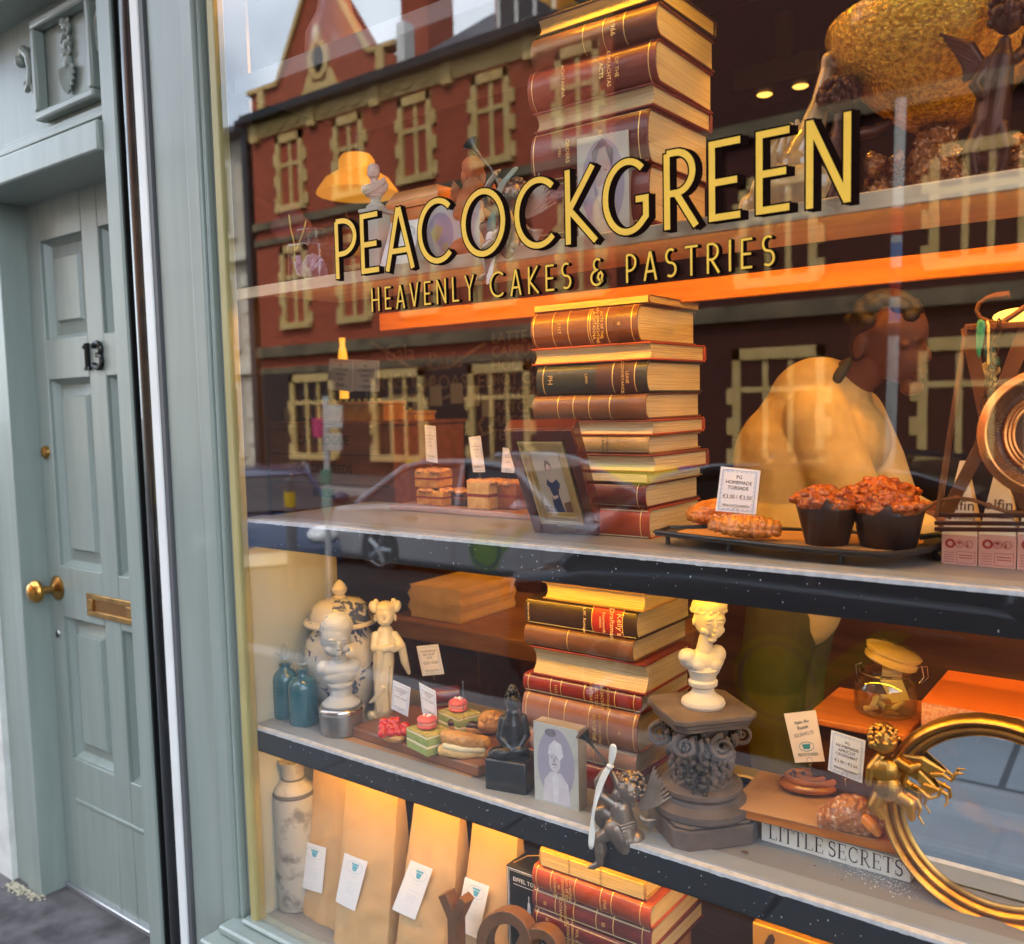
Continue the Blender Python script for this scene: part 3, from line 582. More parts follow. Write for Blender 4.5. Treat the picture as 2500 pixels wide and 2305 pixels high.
def shelf(name, label, zt, zb, y0, y1, face, top, edge=None, lip=0, x0=-1.598, x1=1.0, rear=None):
    t = T(name, label, 'shelf', (-.5, y0, zt))
    m = MB(); m.box((x0, y0+.012, zt-.008), (x1, y1, zt)); m.build('board', top, t, bevel=.002)
    if edge: m = MB(); m.box((x0, y0+.0125, zt-.003), (x1, y0+.052, zt+.0025)); m.build('front_lip', lip_paint, t, bevel=.001)
    m = MB(); m.box((x0, y0, zb), (x1, y0+.012, zt-.003)); m.build('fascia', face, t, bevel=.0015)
    if edge:
        n = 260; m = MB(); random.seed(int(zt*100))
        for k in range(n):
            xa = x0+(x1-x0)*k/n; xb = x0+(x1-x0)*(k+1)/n; d = .0030+max(0, random.gauss(0, .0004)); m.box((xa, y0-.0006, zt-.002-d), (xb, y0+.012, zt+.0006))
        m.build('worn_edge', edge, t, smooth=0)
        m = MB()
        for k in range(90):
            x = random.uniform(-1.5, .1); z = random.uniform(zb+.003, zt-.008); q = random.uniform(.0004, .0013); m.box((x, y0-.0004, z), (x+q, y0+.002, z+q*random.uniform(.6, 2.4)))
        m.build('chips', chip, t, smooth=0)
    m = MB(); m.box((x0+.1, y0+.016, zt-.0175), (x1, y0+.024, zt-.0095)); m.build('led_strip', led, t, smooth=0)
    if rear: m = MB(); m.box(rear[0], rear[1]); m.build('rear_rail', wood_or, t, bevel=.002)
    return t
shelf('upper_shelf', 'pine shelf board high in the window behind the gilt lettering', 1.752, 1.727, .02, .31, wood_pale, wood_pale, rear=((-1.45, .295, 1.668), (1.0, .31, 1.706)))
shelf('middle_shelf', 'grey topped shelf with charcoal front carrying the tall middle row of books', 1.270, 1.2135, .02, .40, charcoal, grey_paint, chip)
shelf('lower_shelf', 'grey topped shelf with charcoal front carrying busts and pastries', .820, .7685, .02, .40, charcoal, grey_paint, chip)
bt = T('window_bed', 'grey painted bed of the window under the kraft bags', 'window bed', (-.5, .03, .39))
m = MB(); m.box((-1.598, .032, .36), (1.0, .42, .39)); m.build('board', grey_paint, bt)
tp = T('top_shelf', 'pale grey uppermost shelf crossing the mirrored gable', 'shelf', (-1.2, .05, 2.17))
m = MB(); m.box((-1.598, .05, 2.147), (-.86, .40, 2.182)); m.build('board', mat('dull_grey', (.13, .125, .12), .5), tp, bevel=.003)
m = MB(); m.box((-.84, .060, 2.158), (.95, .068, 2.166)); m.build('led_strip', led, tp, smooth=0)
m = MB(); m.box((-.86, .040, 2.135), (1.0, .052, 2.19)); m.box((-.86, .052, 2.18), (1.0, .40, 2.19)); m.build('pelmet', black_paint, tp, bevel=.002)
# recessed ceiling lamp in the room
p = P(1535, 165, 2.2)
cl = T('ceiling_downlight', 'square black recessed ceiling lamp glowing amber beyond the glass swan', 'ceiling lamp', p)
m = MB(); m.box((p.x-.16, p.y-.1, p.z-.02), (p.x+.16, p.y+.12, p.z+.06)); m.build('housing', black_paint, cl, bevel=.004)
for s in (-.075, .06):
    m = MB(); m.lathe([(0, -.004), (.022, -.004), (.028, .0)], (p.x+s, p.y+.0, p.z-.021), 20); m.build('lamp', emit('lamp_amber', (1, .5, .08), .9), cl)
m = MB(); m.box((p.x-.03, p.y-.02, p.z+.06), (p.x+.03, p.y+.02, 2.9)); m.build('stem', black_paint, cl)
for k, (x, y) in enumerate(((-.75, .78), (-.3, .75), (.35, .8))):  # unseen lamps added above the view to fill the room with amber light
    c = T('fill_lamp', ['added amber fill lamp over the shop side of the shelves', 'added amber fill lamp over the middle of the window back', 'added amber fill lamp over the bending man'][k], 'fill lamp', (x, y, 2.75))
    m = MB(); m.lathe([(.01, .0), (.09, -.02), (.10, -.07), (.085, -.07), (.05, -.02)], (x, y, 2.72), 20); m.build('shade', black_paint, c)
    m = MB(); m.ell((x, y, 2.63), .05); m.build('bulb', emit('fill_amber', (1, .42, .045), 80), c)
    m = MB(); m.tube([(x, y, 2.72), (x, y, 2.9)], .006, 6); m.build('cord', black_paint, c)
# ================================================================ books
paper_w = mat('page_edges', (.64, .51, .28), .8, col2=(.46, .34, .16), nscale=7, stretch=(1, 1, 60), bump=.5, bscale=10, lo=.3, hi=.75)
gold_leaf = mat('gold_tooling', (.80, .55, .20), .35, .5)
def leather(n_, c, k=.5): c = (c[0]*.80, c[1]*.76, c[2]*.70); return mat(n_, c, .42, col2=tuple(v*k for v in c), nscale=9, bump=.2, bscale=120, coat=.15, lo=.42, hi=.8)
def book(label, x0, x1, y0, dep, z0, z1, cov, front='spine', bands=(), lines=(), cloth_label=None, group=None, lw=.0016, bulge=.010, pages=None, boxed=None, txt=None):
    """a closed book lying flat: spine or fore-edge towards the street"""
    zc = (z0+z1)/2; h = z1-z0; ct = min(.0035, h*.13); x0, x1 = x0, x1
    t = T('book', label, 'book', (x0, y0, z0), group)
    pg = pages or paper_w
    y1 = y0+dep; q = min(.004, h*.2)
    m = MB()
    if front == 'spine':
        m.box((x0, y0+.006, z0), (x1, y1, z0+ct)); m.box((x0, y0+.006, z1-ct), (x1, y1, z1))
        n = 12; vs = []; fs = []; out = []
        def cv(k, off=0.): a = math.pi*(k/n)-math.pi/2; return (y0+.007-(bulge+off)*math.cos(a), zc+(h/2+off)*math.sin(a))
        for xx in (x0, x1):
            for k in range(n+1): vs.append((xx, *cv(k)))
            for k in range(n, -1, -1): vs.append((xx, *cv(k, -ct)))
        N = 2*(n+1)
        fs = [(k, k+1, k+1+N, k+N) for k in range(N-1)]+[(N-1, 0, N, 2*N-1)]
        for k in range(n): fs += [(k, N-1-k, N-2-k, k+1), (N+k+1, 2*N-2-k, 2*N-1-k, N+k)]
        m.add(vs, fs)
        pg_a, pg_b = (x0+q, y0+.0, z0+ct), (x1-q, y1-q, z1-ct)
    else:
        m.box((x0, y0, z0), (x1, y1, z0+ct)); m.box((x0, y0, z1-ct), (x1, y1, z1)); m.box((x0, y1-ct, z0+ct), (x1, y1+.004, z1-ct))
        pg_a, pg_b = (x0+q, y0+.004, z0+ct), (x1-q, y1-ct, z1-ct)
    m.build('cover', cov, t, bevel=.0012)
    m = MB()
    if front == 'spine': m.box(pg_a, pg_b)
    else:
        n = 8; vs = []; d = min(.012, h*.22)
        for xx in (pg_a[0], pg_b[0]):
            for k in range(n+1): u = k/n*2-1; vs.append((xx, pg_a[1]+d*(1-u*u), pg_a[2]+(pg_b[2]-pg_a[2])*k/n))
            vs += [(xx, pg_b[1], pg_b[2]), (xx, pg_b[1], pg_a[2])]
        N = n+3; m.add(vs, [(k, k+N, k+1+N, k+1) for k in range(N-1)]+[(N-1, 2*N-1, N, 0), tuple(range(N)), tuple(range(2*N-1, N-1, -1))])
    m.build('pages', pg, t)
    if front == 'spine' and (bands or lines or cloth_label):
        L = x1-x0
        if cloth_label:
            u0, u1, cm = cloth_label; m = MB(); vs = []
            for xx in (x0+L*u0, x0+L*u1):
                for k in range(1, n): vs.append((xx, *cv(k, .0005)))
            N = n-1; m.add(vs, [(k, k+1, k+1+N, k+N) for k in range(N-1)]); m.build('spine_label', cm, t)
        m = MB()
        for u in bands:
            vs = []
            for xx in (x0+L*u-lw/2, x0+L*u+lw/2):
                for k in range(1, n): vs.append((xx, *cv(k, .0006)))
            N = n-1; m.add(vs, [(k, k+1, k+1+N, k+N) for k in range(N-1)])
        if bands: m.build('gold_band', gold_leaf, t)
        if lines:
            m = MB()
            for (u, s_, size) in lines: m.text(s_, size, XF((x0+L*u, y0+.007-bulge-.0011, zc)) @ Matrix.Rotation(rad(90), 4, 'Y'))
            m.build('spine_lettering', txt or gold_leaf, t, smooth=0)
    t.rotation_euler.z = rad(random.uniform(-1.3, 1.3)); return t
def stack(Y, xl, rows, xr, group):
    """rows: (label, corner px x, top px y, bottom px y, left px x, cover, front, extra)"""
    out = []; zprev = None
    for (label, cx_, ty, by, lx_, cov, front, kw) in rows:
        a = P(cx_, ty, Y); b = P(cx_, by, Y); z1 = a.z if zprev is None else zprev; z0 = b.z
        x1 = b.x; x0 = P(lx_, (ty+by)/2, Y).x; y1 = X(xr, by, x1).y
        out.append((label, x0, x1, Y, max(.12, min(.2, kw.pop('dep', y1-Y))), z0, z1-.0006, cov, front, kw)); zprev = z0
    base = out[-1][5]
    for k in range(len(out)):
        o = out[k]; book(o[0], o[1], o[2], o[3], o[4], o[5], o[6], o[7], o[8], group=group, **o[9])
    return base
br = leather('brown_leather', (.22, .075, .028)); rb = leather('red_brown_leather', (.26, .045, .020)); dr_ = leather('dark_red_leather', (.16, .018, .014)); rd = leather('red_leather', (.34, .035, .022))
gb = leather('green_black_cloth', (.035, .042, .030)); tn = leather('tan_cloth', (.55, .36, .13)); sb = leather('salmon_calf', (.42, .17, .09)); pk = leather('pink_calf', (.62, .36, .28)); db = leather('dark_brown_cloth', (.055, .028, .012)); orr = leather('orange_red_cloth', (.50, .085, .030)); mr = leather('maroon_cloth', (.24, .045, .040)); tb = leather('tan_brown_cloth', (.24, .105, .05))
kraft_cover = leather('buff_paper', (.50, .30, .14))
g_top, g_mid, g_low, g_bot = 'books stacked on the upper shelf', 'books in the tall middle stack', 'books stacked beside the stone capital', 'books stacked at the bottom by the black box'
YT = .10
stack(YT, 0, [
 ('dark brown book topmost on the upper shelf stack, under the pelmet', 1290, -45, -2, 1046, db, 'fore', {}),
 ('thick brown book glowing yellow under the lamp, second from top of the upper stack', 1290, 0, 68, 1045, br, 'spine', dict(bands=(.44, .60, .76), lines=((.68, '1966', .012),), bulge=.02)),
 ('thick red brown law book third from the top of the upper stack', 1288, 69, 158, 1039, rb, 'spine', dict(bands=(.04, .95), lines=((.6, 'ACTS', .010), (.66, 'OIREACHTAS', .009), (.72, 'OF THE', .009), (.3, 'ACHTANNA', .009)), bulge=.02)),
 ('book with pale fore edge turned to the street in the upper stack', 1281, 159, 206, 1042, mr, 'fore', {}),
 ('dark red book with gilt rules behind the bearded portrait block', 1276, 207, 318, 1043, dr_, 'spine', dict(bands=(.03, .93), lines=((.7, 'VOL II', .010), (.62, 'REPORTS', .010), (.34, 'ORDERS', .010), (.27, '1951', .008)), bulge=.016)),
 ('brown book hidden low behind the gilt G, at the base of the upper stack', 1276, 319, 432, 1046, rb, 'spine', dict(bulge=.016))], 1405, g_top)
YM = .17
stack(YM, 0, [
 ('thin orange brown book on top of the middle stack, touching the pine shelf', 1268, 574, 592, 1043, br, 'spine', dict(bulge=.006)),
 ('thick orange brown book with seven gilt rules, second in the middle stack', 1256, 593, 668, 1045, br, 'spine', dict(bands=(.03, .22, .37, .56, .58, .73, .95), lines=((.29, '1967', .009), (.62, 'ACHTANNA', .0085), (.655, 'AN OIREACHTAIS', .0075), (.69, 'ACTS OF THE', .0075), (.84, 'III', .008)), bulge=.018)),
 ('white paged book with its fore edge outward under the orange brown one', 1276, 669, 704, 1040, orr, 'fore', {}),
 ('green black book with brown patches and gilt lettering in the middle stack', 1271, 705, 768, 1053, gb, 'spine', dict(bands=(.07, .71, .9), lines=((.14, 'PH', .014), (.48, 'LAW', .008), (.8, 'CONVEYANCE', .008), (.84, 'LEASE', .008)), cloth_label=(.56, .9, mat('brown_label', (.06, .022, .016), .5)), bulge=.014)),
 ('plain worn brown book below the green black one', 1268, 769, 821, 1046, tb, 'spine', dict(bands=(.24, .38, .52, .7), bulge=.014)),
 ('white fore edged book behind the top of the photo frame', 1277, 822, 853, 1048, orr, 'fore', {}),
 ('tan yellow book with fine black rules in the middle stack', 1269, 854, 889, 1050, tn, 'spine', dict(lines=((.62, 'STATUTES', .008), (.66, 'OF IRELAND', .006), (.3, '1958', .008)), txt=mat('black_ink', (.02, .015, .01), .6), bulge=.010)),
 ('white paged book below the tan yellow one', 1283, 890, 926, 1052, rb, 'fore', {}),
 ('thin straw coloured book low in the middle stack', 1271, 927, 947, 1054, tn, 'spine', dict(bulge=.006)),
 ('dark red brown book second from the bottom of the middle stack', 1266, 948, 996, 1052, dr_, 'spine', dict(bands=(.93,), bulge=.012)),
 ('red leather book at the bottom of the middle stack beside the torsade tray', 1271, 997, 1058, 1050, orr, 'spine', dict(bands=(.2, .45, .93), bulge=.012))], 1388, g_mid)
YL = .16
stack(YL, 0, [
 ('book just under the middle shelf fascia, cream fore edge outward', 1262, 1160, 1199, 1062, tn, 'fore', {}),
 ('black brown law book with a red spine label, near the top of the lower stack', 1250, 1200, 1254, 1031, db, 'spine', dict(bands=(.622, .885), lines=((.865, "Kelly's", .015), (.80, 'Draftsman', .013), (.73, 'Fourteenth', .008), (.70, 'edition', .007), (.56, 'R.W. Ramage', .0085), (.04, 'Butterworths', .006)), cloth_label=(.625, .88, mat('red_label', (.36, .025, .02), .45)), bulge=.012, txt=mat('pale_gold', (.80, .62, .38), .4))),
 ('scuffed brown book under the red labelled one', 1242, 1255, 1298, 1029, tb, 'spine', dict(bands=(.42,), bulge=.012)),
 ('very thick book with cream fore edge outward in the lower stack', 1264, 1299, 1363, 1038, rd, 'fore', {}),
 ('bright red book with white gilt rules in the lower stack', 1256, 1364, 1400, 1026, rd, 'spine', dict(bands=(.05, .25, .34, .54, .79, .94), lines=((.3, '1957', .008), (.6, 'OBSTRACTS', .0085), (.645, 'ACTS OF', .0085), (.69, 'OIREACHTAS', .0085), (.74, 'ACHTANNA', .007)), bulge=.010)),
 ('thick salmon brown book behind the portrait block', 1254, 1401, 1476, 1028, sb, 'spine', dict(bands=(.04, .25, .39, .6, .76, .97), lines=((.66, 'ACHTANNA', .0085), (.70, 'AN OIREACHTAIS', .0075), (.645, 'ACTS OF THE', .0075), (.86, 'III', .008)), bulge=.016)),
 ('pale pink book with black rules behind the bronze cherub', 1248, 1477, 1518, 1039, pk, 'spine', dict(bands=(.1, .62, .8), bulge=.010)),
 ('red book at the bottom of the lower stack, behind the bronze cherub', 1256, 1519, 1578, 1036, rd, 'spine', dict(bands=(.5, .8), bulge=.012))], 1352, g_low)
YB = .07
stack(YB, 0, [
 ('buff paper covered book on top of the bottom stack', 1262, 1730, 1768, 1056, kraft_cover, 'spine', dict(bulge=.006, lines=((.3, 'ALMANAC', .006), (.6, 'YEARBOOK', .006)), txt=mat('brown_ink', (.16, .08, .03), .6))),
 ('orange red book with gilt rules in the bottom stack', 1277, 1769, 1822, 1046, orr, 'spine', dict(bands=(.04, .17, .38, .60, .69, .92), lines=((.215, 'Achtanna', .0095), (.25, 'an', .008), (.285, 'Oireachtais', .0095), (.32, 'acts of the', .0095), (.35, 'Oireachtas', .0085), (.64, '1968', .0085)), bulge=.012)),
 ('maroon book second in the bottom stack', 1275, 1823, 1866, 1045, mr, 'spine', dict(bands=(.04, .21, .37, .56, .7, .93), lines=((.12, 'III', .009), (.26, 'ACHTANNA', .008), (.3, 'AN OIREACHTAIS', .007), (.62, 'III', .01)), bulge=.010)),
 ('darker maroon book at the bottom stack, cut by the picture edge', 1272, 1867, 1905, 1046, dr_, 'spine', dict(bands=(.04,), lines=((.14, 'III 1954', .008), (.33, 'ACHTANNA', .008), (.37, 'AN OIREACHTAIS', .007), (.41, 'VOL. II.', .008)), bulge=.010))], 1392, g_bot)
# ================================================================ helpers for the goods
class Fig:
    """a figure modelled as one skin over many rounded volumes, set out in the survey picture's units round its foot"""
    def __init__(s, bx, by, z=None, Y=None, turn=0.):
        s.b = Z(bx, by, z) if Y is None else P(bx, by, Y); s.s = mpp(s.b); s.bx, s.by = bx, by
        d = CAM-s.b; s.clip = z is not None; s.rz = math.degrees(math.atan2(d.x, -d.y))+turn; s.M = XF(s.b, rz=s.rz); s.m = MB()
    def p(s, dx, dy, w=0.): return Vector(((dx-s.bx)*s.s, w*s.s, (s.by-dy)*s.s))
    def w(s, dx, dy, w=0.): return s.M @ s.p(dx, dy, w)
    def e(s, dx, dy, rx, rz=None, ry=None, w=0., rot=None):
        rz = rx if rz is None else rz; ry = rx if ry is None else ry
        s.m.ell(s.p(dx, dy, w), (rx*s.s, ry*s.s, rz*s.s), rot, seg=22, rings=14, M=s.M); return s
    def c(s, pts, rs):
        q = [s.p(*a) for a in pts]; rs = [r*s.s for r in rs]
        for i in range(len(q)): s.m.ell(q[i], rs[i], seg=22, rings=14, M=s.M)
        for i in range(len(q)-1): s.m.tube([q[i], q[i+1]], [rs[i], rs[i+1]], 22, M=s.M)
        return s
    def lathe(s, dx, prof, seg=36, sx=1, sy=1):
        """prof: (radius, picture y)"""
        c = s.p(dx, s.by); s.m.lathe([(r*s.s, (s.by-y)*s.s) for r, y in prof], c, seg, s.M, sx, sy); return s
    def build(s, name, mt, parent=None, vox=1.4, sm=2, **k):
        sm = sm+2; vox = vox*.85
        if s.clip:
            for v in s.m.v: v.z = max(v.z, s.b.z)
        o = s.m.build(name, mt, parent, remesh=vox*s.s if vox else 0, sm=sm, **k); s.m = MB(); return o
    def thing(s, name, label, cat, group=None): s.t = T(name, label, cat, s.b, group); return s.t
def onplane(dx, dy, p0, n): d = ray(dx, dy); return CAM+d*((p0-CAM).dot(n)/d.dot(n))
def basis(o, xv, zv):
    x = xv.normalized(); y = zv.cross(x).normalized(); z = x.cross(y)
    return Matrix(((x.x, y.x, z.x, o.x), (x.y, y.y, z.y, o.y), (x.z, y.z, z.z, o.z), (0, 0, 0, 1)))
card_w = mat('card_white', (.80, .80, .80), .55); card_p = mat('card_pink', (.80, .74, .68), .55); ink = mat('ink', (.05, .05, .06), .6); ink_b = mat('ink_blue', (.12, .16, .45), .6); teal = mat('ink_teal', (.05, .30, .36), .6); frame_b = mat('ink_pale_blue', (.38, .52, .72), .6)
steel_w = mat('pin_wire', (.6, .6, .6), .25, 1.)
def price_tag(label, quad, Y, lines, card=card_w, group='price tags on pins', frame=True, hand=False, brand=True, cup=False, pin=12, skew=0.):
    """quad: picture corners TL, TR, BR, BL"""
    tl, tr, brr, bl = [P(q[0], q[1], Y+(skew if i in (1, 2) else 0)) for i, q in enumerate(quad)]
    tr = onplane(*quad[1], bl, (brr-bl).cross(tl-bl).normalized())
    n = (tr-tl).cross(bl-tl).normalized()
    if n.y > 0: n = -n
    t = T('price_tag', label, 'price tag', (bl+brr)/2, group)
    xv = (tr-tl+brr-bl)/2; zv = (tl-bl+tr-brr)/2; wd, ht = xv.length, zv.length
    B = basis((bl+brr)/2, xv, zv)
    m = MB(); th = -n*-.0008
    q = [tl, tr, brr, bl]; m.add([*q]+[v-n*.0009 for v in q], [(0, 3, 2, 1), (4, 5, 6, 7)]+[(k, (k+1) % 4, 4+(k+1) % 4, 4+k) for k in range(4)]); m.build('card', card, t, smooth=0)
    # printing lies on the card in its own skewed frame
    def U(u, v): return bl+(brr-bl)*u+(tl-bl)*v+((tr-tl)-(brr-bl))*u*v+n*.0004
    def lay(mb):
        for i, vv in enumerate(mb.v): mb.v[i] = U(vv.x, vv.z)-n*vv.y*.2
        return mb
    if frame:
        m = MB(); m.ribbon([(.07, .05), (.93, .05), (.93, .95), (.07, .95)], .012, 0, closed=True, th=.0003)
        for k in range(9):
            for x in (.09, .91): m.ribbon(arc(x, .1+k*.1, .03, .03, 0, 300, 8), .012, -.0002-.0001*(k % 2), th=.0002)
        for k in range(6):
            for z in (.07, .93): m.ribbon(arc(.2+k*.12, z, .03, .02, 0, 300, 8), .012, -.0002-.0001*(k % 2), th=.0002)
        lay(m).build('border_print', frame_b, t, smooth=0)
    m = MB(); v = .80
    for ln, sz in lines:
        if ln:
            k = MB(); k.text(ln, sz*1.0, None)
            if k.v:
                w_ = max(a.x for a in k.v)-min(a.x for a in k.v); f = min(1., .8/max(w_, 1e-6))
                asp = wd/ht
                for i, a in enumerate(k.v): k.v[i] = Vector((.5+a.x*f*1.0, 0, v+a.z*asp*1.05+(a.x*.08 if hand else 0)))
                m.add(k.v, k.f)
        v -= sz*.95*max(.75, wd/ht*1.15)
    lay(m).build('print', ink_b if hand else ink, t, smooth=0)
    if cup:
        m = MB(); m.prism([(.36, .36), (.64, .36), (.60, .26), (.40, .26)], .0003); m.ribbon(arc(.5, .31, .24, .09, 0, 360, 24)[:-1], .014, 0, closed=True, th=.0003); lay(m).build('cup_print', teal, t, smooth=0)
    if brand:
        k = MB(); k.text('PEACOCKGREEN', .1)
        w_ = max(a.x for a in k.v)-min(a.x for a in k.v); m = MB()
        m.add([Vector((.5+a.x*.66/w_, 0, .15+a.z*.9)) for a in k.v], k.f); lay(m).build('brand_print', teal, t, smooth=0)
    if pin:
        s_ = mpp(bl); c = U(.5, .0)-n*.0008; m = MB()
        m.tube([c+Vector((math.cos(a)*.0045, -.0003, math.sin(a)*.0055+.002)) for a in [rad(-90+k*30) for k in range(12)]], .0004, 6); m.tube([c+Vector((0, 0, -.0035)), c+Vector((.001, .003, -pin*s_))], .0005, 6); m.build('wire_pin', steel_w, t)
    return t
def pastry_mat(n_, c, c2, **k): return mat(n_, c, k.pop('rough', .38), col2=c2, nscale=k.pop('ns', 28), bump=k.pop('bump', .5), bscale=k.pop('bs', 90), coat=k.pop('coat', .3), lo=.3, hi=.72, **k)
bronze = mat('bronze', (.30, .235, .185), .33, .6, col2=(.17, .13, .10), nscale=22, bump=.15, bscale=60)
gilt_m = mat('antique_gilt', (.62, .33, .07), .36, .95, col2=(.22, .11, .03), nscale=16, bump=.2, bscale=70, lo=.42, hi=.75)
plaster = mat('plaster', (.56, .53, .46), .6, col2=(.48, .45, .39), nscale=8, bump=.1, bscale=40)
plaster_g = mat('grey_plaster', (.52, .52, .49), .5, col2=(.44, .45, .43), nscale=6, bump=.12, bscale=40)
ivory = mat('ivory_glaze', (.74, .66, .46), .22, col2=(.64, .56, .38), nscale=8, coat=.4)
satin = mat('satin_white', (.80, .77, .68), .35)
clear = glassy('clear_glass', (.93, .95, .94), 1.3, .04, .02)
# ================================================================ lower shelf
ZL = .8202
teal_g = mat('teal_glass', (.012, .085, .115), .07, spec=.8, coat=.5, col2=(.02, .14, .17), nscale=5)
for k, (bx, by, r, sh, nk, nt, lab) in enumerate(((562, 1401, 25, 1318, 9, 1297, 'teal glass bottle half hidden behind its twin near the side panel'), (596, 1415, 29, 1332, 9, 1308, 'teal glass bottle in front of its twin, beside the silver pot'))):
    f = Fig(bx, by, ZL); t = f.thing('glass_bottle', lab, 'bottle', 'teal glass bottles')
    f.lathe(bx, [(0, by), (r*.93, by), (r, by-4), (r, sh+8), (r*.93, sh), (r*.7, sh-7), (nk*1.1, sh-12), (nk, sh-14), (nk, nt+3), (nk*1.25, nt+2), (nk*1.25, nt), (0, nt)]); f.build('body', teal_g, t, vox=0)
    for a in range(6):
        for j in range(8): f.m.ell(f.M @ f.p(bx+math.sin(rad(-50+a*20))*r, sh+16+j*8, -math.cos(rad(-50+a*20))*r), .0011, seg=6, rings=4)
    f.build('dot_relief', mat('teal_light', (.05, .22, .26), .15), t, vox=0)
    f.lathe(bx, [(0, nt+6), (5, nt+6), (6, nt), (8, nt-3), (3, nt-6), (0, nt-7)], 14)
    f.m.tube([f.w(bx+x, nt-y) for x, y in ((0, 6), (-6, 16), (-5, 28), (0, 40), (5, 28), (6, 16), (0, 6))], 1.9*f.s, 8)
    for s in (-1, 1): f.m.tube([f.w(bx+s*x, nt-y) for x, y in ((1, 10), (9, 16), (15, 24), (20, 20), (19, 13), (15, 13))], 2.0*f.s, 8)
    f.m.tube([f.w(bx-8, nt-11), f.w(bx+8, nt-11)], 2*f.s, 8); f.build('stopper', clear, t, vox=0)
f = Fig(670, 1432, ZL); t = f.thing('silver_tin', 'round tarnished silver pot carrying the child bust', 'pot')
silver_t = mat('mercury_silver', (.50, .47, .44), .28, .9, col2=(.22, .2, .19), nscale=18, bump=.25, bscale=50)
f.lathe(670, [(0, 1432), (40, 1432), (43, 1428), (43.5, 1395), (43, 1388), (44.5, 1386), (44.5, 1380), (42, 1377), (0, 1377)], 40); f.build('pot', silver_t, t, vox=0)
f.lathe(670, [(44.2, 1388), (45.2, 1386), (45.2, 1380.5), (44.2, 1379)], 40); f.build('rim', mat('bright_silver', (.75, .72, .68), .15, 1.), t, vox=0)
tin = f
# child bust
f = Fig(670, 1377, Y=tin.b.y, turn=8); f.b = tin.b+Vector((0, 0, 55*tin.s)); f.s = tin.s; f.M = XF(f.b, rz=f.rz)
t = f.thing('child_bust', 'grey white plaster bust of a small child standing on the silver pot', 'bust')
f.lathe(670, [(0, 1377), (36, 1377), (37, 1372), (30, 1366), (20, 1358), (18, 1345), (20, 1340), (24, 1338), (24, 1334), (18, 1332), (12, 1322), (0, 1320)], 32)
f.e(668, 1306, 42, 17, 22, 2).e(640, 1302, 15, 15, 15).e(696, 1302, 15, 15, 15).e(668, 1318, 32, 18, 18, -3)
f.c([(669, 1300, 2), (668, 1278, 0)], [15, 13]); f.e(665, 1240, 29, 37, 32, 0).e(660, 1262, 20, 17, 20, -8).e(668, 1222, 31, 28, 33, 3)
f.e(665, 1252, 3.6, 8, 5, -30).e(665, 1258, 5, 3.4, 4.5, -31).e(665, 1267, 6.5, 2.4, 4, -27).e(665, 1271, 5.5, 2.2, 4, -26).e(665, 1279, 8, 5, 6, -17)
for s_ in (-1, 1): f.e(665+s_*11, 1247, 6, 2.6, 3, -27.5).e(665+s_*11, 1241, 8, 2.4, 4, -28).e(665+s_*15, 1262, 9, 8, 7, -19).e(667+s_*29, 1250, 4, 9, 6, 4)
f.build('bust', plaster_g, t, vox=.8, sm=6)
for k in range(60):
    a = random.uniform(-2.6, 2.6); h = random.uniform(0, 1); x = 668+math.sin(a)*30*(1-.3*h); y = 1226-h*28; w_ = 3-math.cos(a)*31*(1-.45*h)
    f.m.tube([f.w(x, y, w_), f.w(x+random.uniform(-6, 6)-3, y+9, w_-2)], [2.6*f.s, .8*f.s], 6)
f.build('hair', plaster_g, t, vox=1.0, sm=1)
# ginger jar
jar_m = bpy.data.materials.new('ginger_jar_glaze'); jar_m.use_nodes = True
_n, _l = jar_m.node_tree.nodes, jar_m.node_tree.links; _b = _n['Principled BSDF']; _b.inputs['Roughness'].default_value = .14; _b.inputs['Coat Weight'].default_value = .4
_tc = _n.new('ShaderNodeTexCoord'); _v = _n.new('ShaderNodeTexNoise'); _v.inputs['Scale'].default_value = 30; _v.inputs['Detail'].default_value = 3; _v.inputs['Distortion'].default_value = 2.2
_n2 = _n.new('ShaderNodeTexNoise'); _n2.inputs['Scale'].default_value = 11; _ad = _n.new('ShaderNodeMath'); _ad.operation = 'MULTIPLY'
_r = _n.new('ShaderNodeValToRGB'); _r.color_ramp.elements[0].position = .27; _r.color_ramp.elements[0].color = (.60, .55, .46, 1); _r.color_ramp.elements[1].position = .31; _r.color_ramp.elements[1].color = (.07, .09, .17, 1)
_l.new(_tc.outputs['Object'], _v.inputs['Vector']); _l.new(_tc.outputs['Object'], _n2.inputs['Vector']); _l.new(_v.outputs['Fac'], _ad.inputs[0]); _l.new(_n2.outputs['Fac'], _ad.inputs[1]); _l.new(_ad.outputs[0], _r.inputs['Fac']); _l.new(_r.outputs['Color'], _b.inputs['Base Color'])
f = Fig(674, 1400, Y=.20); f.b.z = ZL; f.by = 1404; f.M = XF(f.b, rz=f.rz); t = f.thing('ginger_jar', 'large blue and white lidded ginger jar behind the child bust', 'jar')
f.lathe(674, [(0, 1404), (44, 1404), (46, 1398), (52, 1380), (64, 1340), (71, 1305), (72, 1280), (66, 1258), (56, 1246), (52, 1240), (52, 1226), (0, 1226)], 48); f.build('jar_body', jar_m, t, vox=0)
f.lathe(674, [(0, 1232), (66, 1230), (69, 1226), (66, 1221), (58, 1219), (57, 1210), (52, 1195), (38, 1184), (18, 1180), (0, 1180)], 48); f.build('lid', jar_m, t, vox=0)
f.lathe(674, [(70, 1229.5), (71, 1226), (69, 1222), (65, 1221)], 48); f.lathe(674, [(10, 1181), (12, 1178), (9, 1175), (14, 1168), (15, 1162), (11, 1154), (4, 1147), (0, 1145)], 24); f.build('finial', mat('cream_glaze', (.62, .54, .40), .2, coat=.4), t, vox=0)
